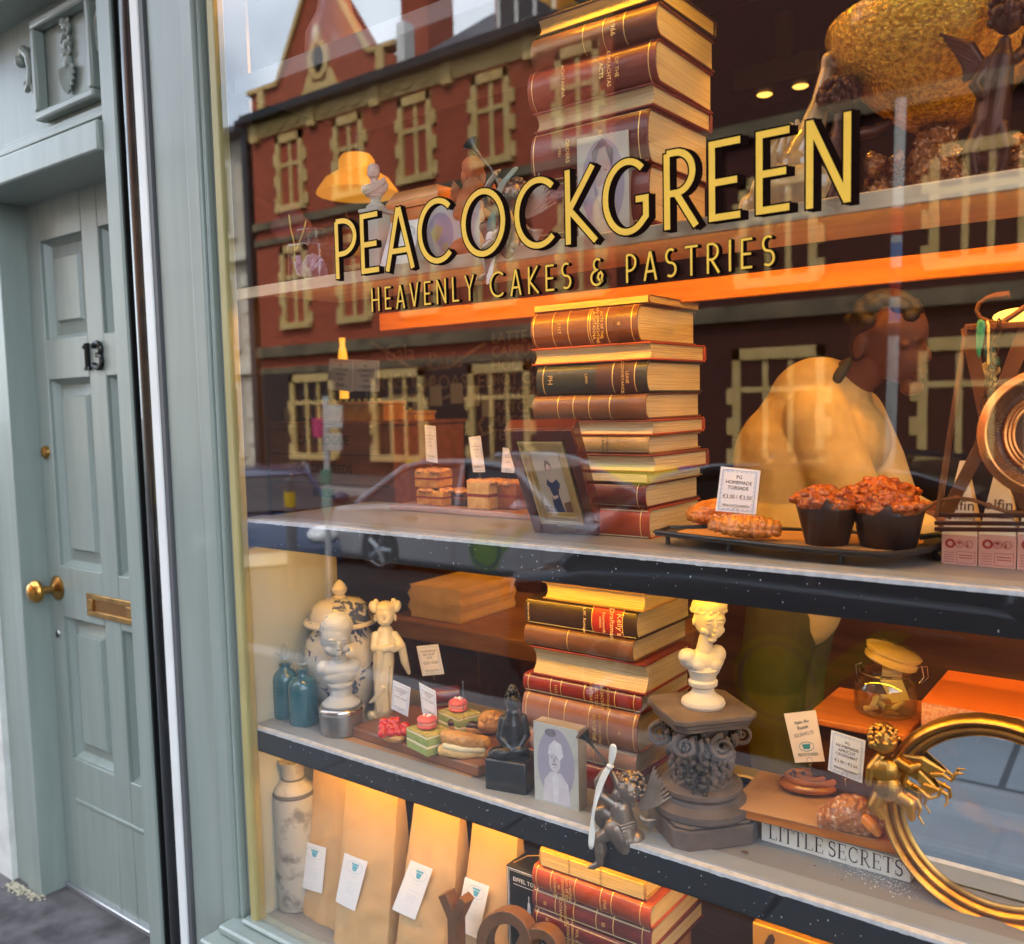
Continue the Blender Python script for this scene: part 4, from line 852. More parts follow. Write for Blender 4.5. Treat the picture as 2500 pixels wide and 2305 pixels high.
# ivory figurine
f = Fig(752, 1408, ZL, turn=-6); t = f.thing('ivory_figurine', 'cream glazed figurine of a robed girl with two hair buns beside the pastry board', 'figurine')
f.e(745, 1400, 20, 9, 15, 0).e(728, 1398, 9, 10, 9, -4).e(765, 1400, 10, 8, 9)
f.c([(752, 1395), (752, 1340), (755, 1290), (757, 1255)], [19, 18, 21, 20]); f.c([(757, 1255), (760, 1235), (761, 1222)], [22, 16, 8])
f.c([(742, 1240, -4), (740, 1262, -10), (758, 1262, -20)], [9, 9, 8]); f.c([(778, 1240, -3), (790, 1260, -9), (776, 1262, -20)], [8, 9, 8]); f.c([(760, 1262, -22), (776, 1258, -22)], [7, 7])
f.c([(752, 1268, -16), (749, 1300, -14), (744, 1328, -10)], [9, 9, 5]); f.c([(792, 1265, -8), (796, 1292, -6), (803, 1316, -2)], [8, 8, 4])
for k in range(5): f.c([(744+k*7, 1300, -17), (740+k*7, 1345, -16), (741+k*7, 1385, -15)], [2.6, 2.6, 2.2])
f.c([(753, 1340, -14), (738, 1362, -12), (727, 1370, -8)], [7, 6, 3])
f.e(761, 1199, 19, 22, 19).e(761, 1208, 16, 13, 16, -5).e(761, 1200, 3, 6, 4, -20).e(761, 1211, 6, 2, 3, -19).e(753, 1203, 5, 4, 3, -15).e(769, 1203, 5, 4, 3, -15).e(742, 1206, 3, 8, 4).e(780, 1206, 3, 8, 4)
f.build('robed_body', ivory, t, vox=1.0, sm=2)
f.e(761, 1186, 19, 13, 19, 2)
for s in (-1, 1): f.e(761+s*22, 1185, 9, 13, 9, 2, (0, s*20, 0)).e(761+s*17, 1173, 5, 5, 5)
f.build('hair', ivory, t, vox=1.0, sm=1)
# pastry board with its paper
p0, p1 = Z(702, 1439, ZL), Z(938, 1517, ZL); zt = ZL+.023
def slab(name, label, cat, mt, x0, x1, y0, y1, z0, z1, bev=.003, ya=0., parent=None):
    m = MB(); c = Vector(((x0+x1)/2, (y0+y1)/2, 0)); m.box((x0-c.x, y0-c.y, z0), (x1-c.x, y1-c.y, z1), XF(c, rz=ya)); o = m.build(name, mt, parent, bevel=bev)
    return tag(o, label, cat) if label else o
slab('paper_sheet', 'brown paper sheet under the walnut pastry board', 'paper', mat('brown_paper', (.42, .23, .11), .6), -1.385, -1.03, .066, .20, ZL, ZL+.0012, 0, -2.5)
slab('serving_board', 'polished walnut board of strawberry tart and pistachio slices', 'board', mat('walnut', (.25, .095, .04), .28, col2=(.16, .055, .022), nscale=3, stretch=(1.5, 14, 14), coat=.3), -1.365, -1.015, .085, .26, ZL+.0014, zt, .004, -2.5)
choux = pastry_mat('choux', (.62, .33, .10), (.40, .16, .035), ns=14, bs=50); crust = pastry_mat('crust', (.60, .36, .13), (.42, .2, .06)); straw = mat('strawberry', (.62, .015, .012), .12, col2=(.42, .01, .008), nscale=30, coat=.6, bump=.2, bscale=120)
macaron = mat('macaron_pink', (.72, .13, .11), .45, col2=(.65, .1, .09), nscale=20); pist = mat('pistachio_sponge', (.36, .42, .13), .8, col2=(.28, .34, .09), nscale=80, bump=.5, bscale=150); cream = mat('cream', (.80, .70, .42), .55); nuts = mat('pistachio_crumb', (.55, .45, .12), .8, col2=(.32, .3, .06), nscale=120, bump=.8, bscale=200)
f = Fig(771, 1447, zt); t = f.thing('strawberry_tart', 'small tart heaped with glazed red strawberries', 'tart')
f.m.ell(f.w(771, 1441), (27*f.s, 20*f.s, 11*f.s)); f.build('crust', crust, t, vox=0)
for k in range(11): f.e(752+k % 4*13+random.uniform(-3, 3), 1430-(k//4)*8, 10, 9, 9, -10+(k//4)*9, (random.uniform(-40, 40), random.uniform(-40, 40), 0))
f.build('strawberries', straw, t, vox=.9, sm=1)
def pist_cake(bx, by, lab, Y=None):
    f = Fig(bx, by, zt) ; t = f.thing('pistachio_slice', lab, 'cake slice', 'pistachio slices with macarons')
    M = XF(f.b+Vector((0, .012, 0)), rz=-14); h = .0135; a = .036
    for k, (mt, hh, n_) in enumerate(((pist, h, 'sponge'), (cream, h*.42, 'cream_layer'), (pist, h, 'sponge'), (cream, h*.3, 'cream_layer'))):
        z = [0, h, h*1.42, h*2.42][k]; m = MB(); m.box((-a, -a*.8, z), (a, a*.8, z+hh-.0002), M); m.build(n_, mt, t, bevel=.0015)
    m = MB(); m.box((-a, -a*.8, h*2.72), (a, a*.8, h*2.72+.002), M); m.build('nut_topping', nuts, t, bevel=.001)
    c = f.b+Vector((-.004, .012, h*2.72+.002)); m = MB(); A = XF(c, 0, 0, 0)
    for z in (.006, .0175): m.ell(c+Vector((0, 0, z)), (.0195, .0195, .0075 if z < .01 else .0085), seg=24)
    m.build('macaron_shell', macaron, t)
    m = MB(); m.lathe([(.0, .0095), (.0185, .0095), (.0185, .0145), (0, .0145)], c, 24); m.build('macaron_filling', mat('filling', (.75, .3, .22), .5), t, bevel=.001)
    m = MB()
    for k in range(9): m.ell(c+Vector((random.uniform(-.008, .008), random.uniform(-.008, .008), .0265)), .0022, seg=6, rings=4)
    m.build('sugar_pearl', mat('sugar', (.85, .82, .75), .4), t)
pist_cake(832, 1468, 'green and cream layered pistachio slice with a pink macaron, at the front of the board')
pist_cake(893, 1432, 'green and cream layered pistachio slice with a pink macaron, behind the eclair')
f = Fig(908, 1480, zt); t = f.thing('cream_eclair', 'long golden choux eclair filled with cream, nearest the window', 'eclair')
f.c([(868, 1466, 0), (905, 1473, -4), (945, 1478, 0)], [11, 13, 11]); f.build('choux_base', pastry_mat('choux_pale', (.72, .50, .20), (.60, .36, .12), ns=12), t, vox=1., disp=(.003, .01))
f.c([(876, 1440, 4), (910, 1449, 0), (948, 1456, 4)], [14, 17, 14]); f.build('choux_top', choux, t, vox=1., disp=(.004, .01))
f.c([(872, 1455, -6), (905, 1461, -11), (946, 1467, -6)], [6, 7, 6]); f.build('cream_filling', cream, t, vox=1.2)
f = Fig(925, 1440, zt); t = f.thing('chocolate_eclair', 'eclair with a dark chocolate top lying behind the golden one', 'eclair')
f.c([(888, 1424, 12), (925, 1430, 10), (962, 1440, 12)], [11, 12, 10]); f.build('choux_base', choux, t, vox=1.2)
f.c([(884, 1416, 10), (925, 1422, 8), (964, 1433, 10)], [8, 9, 7]); f.build('icing', mat('chocolate', (.055, .022, .012), .2, coat=.4), t, vox=1.2)
f = Fig(962, 1436, zt); t = f.thing('choux_bun', 'round craggy golden choux bun near the black figurine', 'bun')
f.e(962, 1412, 27, 23, 25); [f.e(962+random.uniform(-20, 20), 1408+random.uniform(-15, 14), 9, 8, 9, -14) for k in range(9)]; f.build('bun', choux, t, vox=1., disp=(.006, .012))
f = Fig(872, 1380, ZL); f.b = P(872, 1385, .27); f.b.z = ZL; f.by = 1400; f.M = XF(f.b, rz=f.rz); t = f.thing('red_velvet_log', 'glossy dark red cake log behind the price tags', 'cake')
for y, w_ in ((1384, 0), (1350, 10)):
    f.m.tube([f.w(842, y+3, w_), f.w(900, y, w_)], 15*f.s, 20)
f.build('log', mat('red_velvet', (.20, .012, .012), .22, col2=(.10, .006, .006), nscale=10, coat=.5), t, vox=0, bevel=.003)
L3 = lambda a, b, c, d: [('PG HOMEMADE', a), (b, .1), (c, .1), ('', .06), (d, .12)]
price_tag('pale price tag on a pin high over the red velvet log', [(815, 1265), (857, 1261), (869, 1319), (827, 1323)], .24, L3(.1, 'RED VELVET', 'SLICE', '€3.50 / €4.00'), card_p)
price_tag('blue white price tag tilted over the strawberry tart', [(769, 1331), (803, 1346), (798, 1403), (766, 1387)], .13, L3(.1, 'STRAWBERRY', 'TART', '€3.95 / €4.50'))
price_tag('blue white price tag standing over the front pistachio slice', [(820, 1336), (852, 1353), (855, 1410), (826, 1394)], .12, L3(.1, 'PISTACHIO', 'SLICE', '€4.20 / €4.80'))
f = Fig(918, 1410, Y=.16); t = f.thing('cake_pin', 'bare steel pin standing in the rear pistachio slice', 'pin'); f.m.tube([f.w(908, 1330), f.w(908, 1412)], .0006, 6); f.build('pin', steel_w, t, vox=0)
# black figurine
blk = mat('black_stone', (.016, .016, .018), .24, col2=(.03, .03, .033), nscale=12, bump=.2, bscale=50, coat=.2)
f = Fig(985, 1550, ZL, turn=6); t = f.thing('seated_figurine', 'black carved seated figure on a square block beside the portrait block', 'figurine')
q = f.s; m = MB(); M = XF(f.b+Vector((.0, .03, 0)), rz=12); m.box((-.040, -.034, 0), (.040, .034, .058), M); m.build('block', blk, t, bevel=.004)
f.e(1000, 1478, 42, 14, 24, 22).e(985, 1470, 22, 10, 12, 4).e(1015, 1470, 22, 10, 12, 6)
f.c([(1008, 1470, 24), (1010, 1425, 24), (1010, 1400, 22)], [26, 22, 15]); f.c([(990, 1412, 20), (982, 1445, 14), (1000, 1465, 4)], [9, 8, 6]); f.c([(1030, 1412, 22), (1036, 1445, 16), (1016, 1466, 4)], [9, 8, 6])
f.e(1010, 1378, 15, 18, 16, 20); f.build('figure', blk, t, vox=1.2)
for k in range(46):
    a = random.uniform(0, 6.28); h = random.uniform(0, 1); f.e(1010+math.cos(a)*15*(1-.5*h), 1372-h*22, 3, 3, 3, 20+math.sin(a)*15*(1-.5*h))
f.e(1010, 1350, 8, 9, 8, 20); f.build('hair', blk, t, vox=.9, sm=1)
# portrait blocks
def portrait_block(label, a, b, c, ztop, zb, back=None, kind='man'):
    """a, b: front foot corners; c: rear foot corner beyond b"""
    t = T('portrait_block', label, 'picture block', (a+b)/2, 'portrait blocks')
    xv = b-a; xv.z = 0; yv = (c-b); yv.z = 0; yv = yv-xv.normalized()*yv.dot(xv.normalized()); H = ztop-zb; Wd = xv.length; D = max(.02, yv.length); B = basis(Vector((a.x, a.y, zb)), xv, Vector((0, 0, 1)))
    m = MB(); m.box((0, 0.0006, 0), (Wd, D, H), B); m.build('block', mat('block_side', (.24, .20, .15), .6, col2=(.36, .31, .25), nscale=12), t, bevel=.0015)
    m = MB(); m.box((0, 0, 0), (Wd, .0008, H), B); m.build('print_ground', mat('foxed_paper', (.52, .52, .46), .6, col2=(.40, .38, .33), nscale=30, lo=.5, hi=.8), t, smooth=0)
    def flat(n_, mt, shapes, off):
        m = MB()
        for i, pts in enumerate(shapes): m.prism([(x*Wd, z*H) for x, z in pts], .0002, B @ Matrix.Translation((0, -.0003-off-.00004*i, 0)))
        m.build(n_, mt, t, smooth=0)
    vio = mat('sepia_violet', (.36, .33, .40), .6); pale = mat('print_pale', (.66, .62, .64), .6, col2=(.56, .52, .56), nscale=40); dk = mat('print_dark', (.14, .12, .14), .6, col2=(.26, .24, .28), nscale=40)
    flat('oval_ground', vio, [arc(.5, .52, .42, .44, 0, 360, 32)[:-1]], 0)
    if kind == 'man':
        flat('figure_print', pale, [[(.2, .04), (.24, .3), (.38, .42), (.62, .42), (.78, .3), (.84, .04)], arc(.48, .56, .13, .14, 0, 360, 20)[:-1]], .0003)
        flat('turban_print', mat('print_white', (.74, .72, .73), .6, col2=(.6, .58, .6), nscale=60), [[(.33, .62), (.36, .74), (.48, .82), (.64, .78), (.68, .64), (.6, .58), (.46, .66)], [(.42, .36), (.5, .44), (.58, .36), (.55, .05), (.45, .05)]], .0006)
        flat('shadow_print', dk, [[(.405, .505), (.44, .527), (.475, .532), (.51, .527), (.545, .505), (.50, .512), (.475, .518), (.45, .512)], [(.39, .598), (.42, .608), (.45, .600), (.42, .592)], [(.50, .600), (.53, .608), (.56, .598), (.53, .592)], [(.385, .625), (.45, .628), (.45, .620)], [(.50, .628), (.565, .625), (.50, .620)], [(.47, .60), (.485, .60), (.49, .55), (.46, .548)], [(.445, .485), (.505, .485), (.475, .478)], arc(.40, .9, .13, .05, 0, 360, 12)[:-1]], .0009)
    else:
        flat('figure_print', mat('print_rose', (.50, .40, .36), .6, col2=(.42, .33, .30), nscale=30), [[(.22, .04), (.3, .34), (.42, .44), (.62, .44), (.74, .34), (.82, .04)], [(.36, .5), (.36, .72), (.44, .86), (.56, .88), (.64, .74), (.63, .52), (.5, .36)]], .0003)
        flat('beard_print', mat('print_beard', (.62, .58, .55), .6, col2=(.48, .44, .42), nscale=50), [[(.36, .54), (.42, .36), (.5, .27), (.58, .36), (.64, .54), (.56, .50), (.5, .53), (.44, .50)]], .0006)
        flat('shadow_print', dk, [[(.3, .6), (.3, .85), (.5, .97), (.7, .85), (.7, .6), (.66, .74), (.56, .89), (.44, .87), (.35, .74)], [(.41, .66), (.47, .665), (.47, .655), (.41, .65)], [(.53, .665), (.59, .66), (.59, .65), (.53, .655)]], .0009)
a, b, c = Z(1047, 1566, ZL), Z(1133, 1591, ZL), Z(1155, 1580, ZL)
portrait_block('aged picture block with a faded print of a turbaned man, on the lower shelf', a, b, c, P(1047, 1411, a.y).z, ZL)
# stone capital and the woman bust
st_ = mat('carved_stone', (.165, .12, .095), .75, col2=(.085, .065, .055), nscale=14, bump=.5, bscale=45)
f = Fig(1365, 1628, ZL); f.b = f.b+Vector((0, .015, 0)); f.M = XF(f.b, rz=f.rz); t = f.thing('stone_capital', 'brown carved stone capital with corner scrolls carrying the woman bust', 'plinth'); cap = f
oc = lambda r, y0, y1: f.m.lathe([(r*f.s, (f.by-y0)*f.s), (r*f.s, (f.by-y1)*f.s)], f.p(1365, f.by), 8, f.M @ Matrix.Rotation(rad(22.5+10), 4, 'Z'))
def sq(h, c, y0, y1):
    o_ = [(h, h-c), (h-c, h), (c-h, h), (-h, h-c), (-h, c-h), (c-h, -h), (h-c, -h), (h, c-h)]; M = f.M @ Matrix.Rotation(rad(24), 4, 'Z'); f.m.add([(x*f.s, y*f.s, (f.by-y0)*f.s) for x, y in o_]+[(x*f.s, y*f.s, (f.by-y1)*f.s) for x, y in o_], [tuple(range(8))[::-1], tuple(range(8, 16))]+[(k, (k+1) % 8, (k+1) % 8+8, k+8) for k in range(8)], M)
f.m = MB(); sq(88, 24, 1628, 1588); sq(83, 22, 1588, 1581); f.build('base_block', st_, t, vox=0, bevel=.003)
f.lathe(1365, [(90, 1584), (96, 1578), (96, 1566), (88, 1560), (78, 1556), (74, 1548), (80, 1540), (80, 1532), (70, 1528)], 44)
f.lathe(1365, [(60, 1532), (50, 1500), (48, 1460), (54, 1425), (70, 1402)], 40); f.build('shaft', st_, t, vox=0)
f.m = MB(); sq(76, 18, 1406, 1397); sq(80, 18, 1397, 1389); sq(84, 16, 1389, 1378); f.build('abacus', st_, t, vox=0, bevel=.002)
for sx, w_ in ((-78, -10), (78, 10), (-30, -70), (40, -66)):
    f.m.tube([f.w(1365+sx+math.cos(rad(90+s_*28))*r_, 1436-math.sin(rad(90+s_*28))*r_, w_-r_*.1) for s_, r_ in [(k, 24-k*.85) for k in range(26)]], [5.5*f.s-k*.00012 for k in range(26)], 8)
f.build('scroll', st_, t, vox=0)
for k in range(16):
    a = rad(k*22.5); 
    for j in range(5):
        R_ = 50+j*3+(6 if j == 4 else 0); y = 1530-j*24
        f.e(1365+math.cos(a)*R_, y, 10-j*1., 15, 7, math.sin(a)*R_, None)
        f.e(1365+math.cos(a+.15)*(R_+6), y-10, 6, 7, 5, math.sin(a+.15)*(R_+6))
f.build('acanthus_leaf', st_, t, vox=1.3, sm=1, disp=(.006, .008))
f.m = MB()
for k in range(40): f.e(1352+random.uniform(-26, 26), 1410+random.uniform(0, 120), random.uniform(4, 8), None, None, -68+random.uniform(-4, 6))
f.build('dark_carving', mat('dark_carving', (.03, .025, .02), .45, col2=(.06, .05, .04), nscale=30), t, vox=1.4, sm=1)
f = Fig(1366, 1378, Y=cap.b.y, turn=20); f.b = cap.b+Vector((.004, .0, 250*cap.s)); f.s = cap.s*1.02; f.M = XF(f.b, rz=f.rz)
t = f.thing('woman_bust', 'cream plaster bust of a young woman standing on the stone capital', 'bust')
f.lathe(1366, [(0, 1378), (40, 1378), (42, 1372), (40, 1366), (28, 1358), (21, 1350), (20, 1342), (27, 1338), (28, 1330), (24, 1326), (26, 1316), (30, 1306)], 32)
f.e(1364, 1292, 44, 21, 24, 2, (0, 6, 0)).e(1336, 1282, 18, 16, 17).e(1396, 1282, 17, 18, 17, 4).e(1368, 1308, 30, 18, 18, -4).e(1352, 1296, 14, 12, 10, -14).e(1384, 1298, 14, 12, 10, -14)
f.c([(1368, 1276, 2), (1374, 1246, 0)], [15, 14]); f.e(1379, 1210, 29, 36, 30).e(1384, 1228, 19, 20, 19, -9).e(1382, 1186, 33, 26, 34, 4)
f.e(1379, 1219, 3.2, 10, 5, -30).e(1379, 1227, 4.6, 3, 4.5, -31).e(1379, 1236, 6, 2.2, 4, -27).e(1379, 1240, 5, 2, 4, -26).e(1379, 1248, 8, 5, 6, -17)
for s_ in (-1, 1): f.e(1379+s_*11, 1213, 6, 2.4, 3, -27.5).e(1379+s_*11, 1206, 8, 2.2, 4, -28).e(1379+s_*15, 1230, 9, 8, 7, -17).e(1380+s_*29, 1216, 4, 8, 6, 4)
f.build('bust', plaster, t, vox=.8, sm=6)
f.e(1380, 1188, 32, 24, 33, 6).e(1380, 1196, 33, 10, 33, 5)
for k in range(14): a = rad(k*25.7); f.c([(1380+math.cos(a)*33, 1196, 5+math.sin(a)*33), (1380+math.cos(a+.3)*24, 1174, 6+math.sin(a+.3)*24)], [3, 2.4])
f.build('hair', plaster, t, vox=1.0, sm=3)
# bronze cherub on the shelf edge
def cherub(label, rlabel):
    f = Fig(1222, 1640, Y=.034); f.rz = 18; f.M = XF(f.b, rz=f.rz); f.s *= 1.02; t = f.thing('bronze_cherub', label, 'cherub', 'bronze cherubs with ribbons')
    f.c([(1226, 1640, 0), (1224, 1612, 0), (1216, 1580, -2)], [27, 22, 20]); f.e(1232, 1636, 24, 19, 18, 2)
    f.c([(1212, 1576, -6), (1180, 1556, -10), (1174, 1530, -8)], [10, 9, 8]); f.c([(1174, 1530, -8), (1188, 1508, -8), (1196, 1500, -8)], [8, 6.5, 6])
    f.c([(1236, 1568, 0), (1222, 1545, -14), (1204, 1512, -10)], [9, 8, 6])
    f.c([(1218, 1640, -4), (1196, 1628, -10), (1176, 1640, -13)], [17, 15, 12]); f.c([(1176, 1640, -13), (1178, 1664, -12), (1176, 1688, -12)], [11, 12.5, 8]); f.c([(1177, 1690, -12), (1164, 1698, -14), (1158, 1700, -15)], [7, 6, 4])
    f.c([(1216, 1612, 6), (1182, 1594, 4), (1166, 1596, 2)], [15, 13, 11]); f.c([(1166, 1596, 2), (1172, 1616, 6), (1180, 1628, 8)], [10, 9, 7])
    f.e(1232, 1540, 25, 26, 25, -2).e(1214, 1548, 12, 12, 12, -12).e(1206, 1548, 5, 5, 5, -14)
    for k in range(5): f.e(1194+k*2.2, 1496-k*1.2, 2.2, 5, 2.6, -12+k*2.6, (0, 25, 0))
    for k in range(5): f.e(1154+k*1.6, 1702-k*.4, 1.8, 1.8, 2.2, -17+k*1.6)
    f.build('body', bronze, t, vox=.85, sm=3)
    for k in range(120):
        a = random.uniform(0, 6.28); b_ = random.uniform(-.7, 1.5); f.e(1236+math.cos(a)*math.cos(b_)*27, 1536-math.sin(b_)*27, 4.2, None, None, 2+math.sin(a)*math.cos(b_)*27)
    f.build('hair', bronze, t, vox=1.0, sm=1)
    for k in range(9): f.m.tube([f.w(1202+k*3, 1600+k*5, -19+k*.6), f.w(1220+k*2, 1606+k*6, -24+k*.5), f.w(1246, 1598+k*6, -12+k)], [2.2*f.s, 3*f.s, 1.6*f.s], 6)
    f.c([(1206, 1618, -8), (1226, 1650, -6), (1240, 1640, 2)], [22, 20, 22]); f.build('drape', bronze, t, vox=1.1, sm=1)
    for (x0, y0, w0, dx, dy) in ((1248, 1578, 8, 56, -80), (1248, 1596, 12, 40, 36)):
        for k in range(9):
            u = k/8; ex, ey = x0+dx*(.55+.45*u)+6*u*(1 if dy > 0 else -1)*-1, y0+dy*(1-.55*u)+ (14*u if dy < 0 else -6*u)
            f.m.tube([f.w(x0+u*4, y0+u*8, w0), f.w((x0+ex)/2+4, (y0+ey)/2+5*u, w0+5+u*3), f.w(ex, ey, w0+8+u*6)], [3*f.s, 5*f.s, 2*f.s], 8, flat=.5)
    f.build('wing', bronze, t, vox=1.2, sm=1)
    f.m.tube([f.w(1200, 1512, -9), f.w(1186, 1484, -12), f.w(1166, 1460, -14)], [3*f.s, 2.4*f.s, 2.6*f.s], 10)
    f.m.tube([f.w(1168, 1462, -14), f.w(1156, 1446, -15), f.w(1146, 1434, -16)], [2.6*f.s, 5*f.s, 16*f.s], 16); f.build('trumpet', mat('dark_bronze', (.10, .095, .085), .3, .8), t, vox=0)
    r = T('satin_ribbon', rlabel, 'ribbon', f.w(1200, 1494, -16), 'ribbons tied to the cherubs')
    def rib(pts, wd, n_):
        m = MB(); L = []; 
        for (x, y, w_, tw) in pts: L.append((f.w(x-wd*math.cos(tw), y-wd*.3*math.sin(tw), w_+wd*math.sin(tw)), f.w(x+wd*math.cos(tw), y+wd*.3*math.sin(tw), w_-wd*math.sin(tw))))
        vs = [v for a_, b_ in L for v in (a_, b_)]; m.add(vs, [(2*k, 2*k+1, 2*k+3, 2*k+2) for k in range(len(L)-1)]); o = m.build(n_, satin, r, smooth=80, sub=2); q = o.modifiers.new('solid', 'SOLIDIFY'); q.thickness = .0005
    rib([(1208, 1448, -18, .2), (1206, 1470, -20, .3), (1200, 1494, -17, .9)], 8, 'tail'); rib([(1200, 1494, -17, .6), (1188, 1512, -20, .2), (1176, 1546, -21, .5), (1166, 1588, -22, 1.3), (1165, 1620, -21, .3), (1160, 1664, -20, .2)], 7, 'tail')
    f.m = MB(); f.e(1200, 1494, 7, 6, 5, -18); f.build('knot', satin, r, vox=0)
    return t, r
ch, rbn = cherub('bronze cherub with wings and trumpet seated on the lower shelf edge, one leg hanging', 'white satin ribbon trailing from the lower cherub trumpet past the shelf edge')
# round photo tin
f = Fig(1450, 1524, Y=.27); f.b.z = ZL+.022; t = f.thing('photo_tin', 'flat round silver tin with a cream rimmed photograph in its lid', 'tin'); f.m.lathe([(0, -.022), (.034, -.022), (.036, -.018), (.036, -.002), (.037, .0), (.030, .003), (0, .003)], f.b, 36); f.build('tin', mat('bright_silver', (.75, .72, .68), .15, 1.), t, vox=0)
f.m.lathe([(.024, .0032), (.033, .0032), (.033, .0042), (.024, .0042), (.024, .0032)], f.b, 36); f.build('rim', mat('cream_rim', (.72, .6, .36), .5), t, vox=0); f.m.lathe([(0, .0034), (.024, .0034)], f.b, 36); f.build('lid_photograph', mat('sepia', (.10, .06, .035), .35, col2=(.3, .22, .14), nscale=60), t, vox=0)
# little secrets box with its board
a, b = Z(1489, 1645, ZL), Z(1781, 1730, ZL); box_y = math.degrees(math.atan2(b.y-a.y, b.x-a.x)); Wd = (b-a).length
hgt = P(1489, 1599, a.y).z-ZL
B = XF(a, rz=box_y); t = T('book_box', 'white distressed book shaped box lettered LITTLE SECRETS under the pastry board', 'box', a)
m = MB(); m.box((0, .002, 0), (Wd, .13, hgt-.006), B); m.build('case', mat('distressed_white', (.80, .77, .68), .6, col2=(.62, .58, .48), nscale=22, lo=.45, hi=.75), t, bevel=.001)
m = MB(); m.box((-.001, 0, hgt-.0055), (Wd+.001, .132, hgt), B); m.build('lid', mat('case_grey', (.30, .27, .22), .6), t, bevel=.001)
m = MB(); fs_ = hgt*.62; z0 = hgt*.17
SER = {'L': (.8, [([(.18, 0), (.18, 1)], .14), ([(.02, .02), (.76, .02)], .05), ([(.04, .98), (.34, .98)], .05), ([(.74, 0), (.74, .24)], .05)]), 'I': (.36, [([(.18, 0), (.18, 1)], .14), ([(.02, .02), (.34, .02)], .05), ([(.02, .98), (.34, .98)], .05)]),
 'T': (.8, [([(.4, 0), (.4, 1)], .14), ([(.0, .97), (.8, .97)], .06), ([(.24, .02), (.56, .02)], .05), ([(.02, .98), (.02, .76)], .05), ([(.78, .98), (.78, .76)], .05)]),
 'E': (.8, [([(.18, 0), (.18, 1)], .14), ([(.02, .02), (.74, .02)], .05), ([(.02, .97), (.70, .97)], .06), ([(.2, .51), (.56, .51)], .05), ([(.73, 0), (.73, .25)], .05), ([(.69, .98), (.69, .78)], .05), ([(.56, .4), (.56, .62)], .05)]),
 'S': (.66, [(arc(.33, .73, .24, .24, 40, 215, 12), .11), (arc(.33, .27, .26, .25, 70, -140, 14), .12), ([(.14, .60), (.33, .52), (.46, .46)], .15), ([(.56, .7), (.56, .98)], .05), ([(.08, .02), (.08, .3)], .05)]),
 'C': (.86, [(arc(.46, .5, .38, .47, 48, 312, 26), .11), ([(.76, .66), (.76, .98)], .05), ([(.76, .04), (.76, .3)], .04)]),
 'R': (.86, [([(.18, 0), (.18, 1)], .14), ([(.02, .02), (.36, .02)], .05), ([(.02, .97), (.40, .97)]+arc(.40, .735, .22, .235, 90, -90, 10)+[(.18, .5)], .08), ([(.36, .5), (.72, .02), (.88, .02)], .11)])}
tot = sum(SER[c][0]+.13 if c != ' ' else .28 for c in 'LITTLE SECRETS'); x = .012; sx_ = (Wd*.965-.012)/tot
for c in 'LITTLE SECRETS':
    if c == ' ': x += .28*sx_; continue
    gw, sts = SER[c]
    for i, (pts, wd) in enumerate(sts): m.ribbon([(x+u*sx_, z0+v*fs_) for u, v in pts], wd*sx_*.95, .0012-.00005*i, B, th=.00004)
    x += (gw+.13)*sx_
m.build('lettering', mat('black_print', (.02, .018, .016), .6), t, smooth=0)
zb = ZL+hgt+.0005; a2, b2 = P(1431, 1577, .128), P(1740, 1640, .14)
bd = slab('serving_board', 'worn oak board of apricot croissant and raisin pastry on the lettered box', 'board', wood_or, a2.x, b2.x+.01, .128, .275, zb, zb+.016, .002, 3.5)
slab('paper_sheet', 'stained tan paper sheet under the croissant', 'paper', mat('stained_paper', (.55, .30, .12), .5, col2=(.36, .17, .06), nscale=16, lo=.55, hi=.75), a2.x-.004, b2.x-.02, .122, .278, zb+.0162, zb+.0172, 0, 4.2)
zq = zb+.0173
glaze = pastry_mat('glazed_bun', (.46, .15, .025), (.26, .065, .012), rough=.16, ns=16, bs=40, coat=.6)
f = Fig(1582, 1560, zq); t = f.thing('raisin_pastry', 'flat glazed raisin pastry behind the croissant', 'pastry')
f.e(1582, 1545, 58, 15, 40, 26)
f.m.tube([f.w(1582+math.cos(a)*r_, 1531-4*(1-r_/55), 26+math.sin(a)*r_*.7) for a, r_ in [(k*.45, 8+k*1.55) for k in range(30)]], 7*f.s, 8); f.build('swirl', glaze, t, vox=1.5, sm=2)
for k in range(10): f.e(1545+random.uniform(0, 80), 1524+random.uniform(-2, 8), 5, 4, 5, 10+random.uniform(0, 30))
f.build('raisin', mat('raisin', (.05, .015, .01), .3), t, vox=0)
f = Fig(1655, 1632, zq); t = f.thing('apricot_croissant', 'fat sugar dusted apricot croissant at the front of the oak board', 'croissant')
sug = bpy.data.materials.new('sugared_croissant'); sug.use_nodes = True; _n, _l = sug.node_tree.nodes, sug.node_tree.links; _b = _n['Principled BSDF']; _b.inputs['Roughness'].default_value = .3; _b.inputs['Coat Weight'].default_value = .35
_tc = _n.new('ShaderNodeTexCoord'); _z = _n.new('ShaderNodeTexNoise'); _z.inputs['Scale'].default_value = 130; _z.inputs['Detail'].default_value = 6; _r = _n.new('ShaderNodeValToRGB')
_r.color_ramp.elements[0].position = .36; _r.color_ramp.elements[0].color = (.30, .085, .02, 1); _r.color_ramp.elements[1].position = .72; _r.color_ramp.elements[1].color = (.78, .66, .50, 1); _e = _r.color_ramp.elements.new(.56); _e.color = (.46, .17, .05, 1)
_l.new(_tc.outputs['Object'], _z.inputs['Vector']); _l.new(_z.outputs['Fac'], _r.inputs['Fac']); _l.new(_r.outputs['Color'], _b.inputs['Base Color']); _bp = _n.new('ShaderNodeBump'); _bp.inputs['Strength'].default_value = .6; _bp.inputs['Distance'].default_value = .003; _l.new(_z.outputs['Fac'], _bp.inputs['Height']); _l.new(_bp.outputs['Normal'], _b.inputs['Normal'])
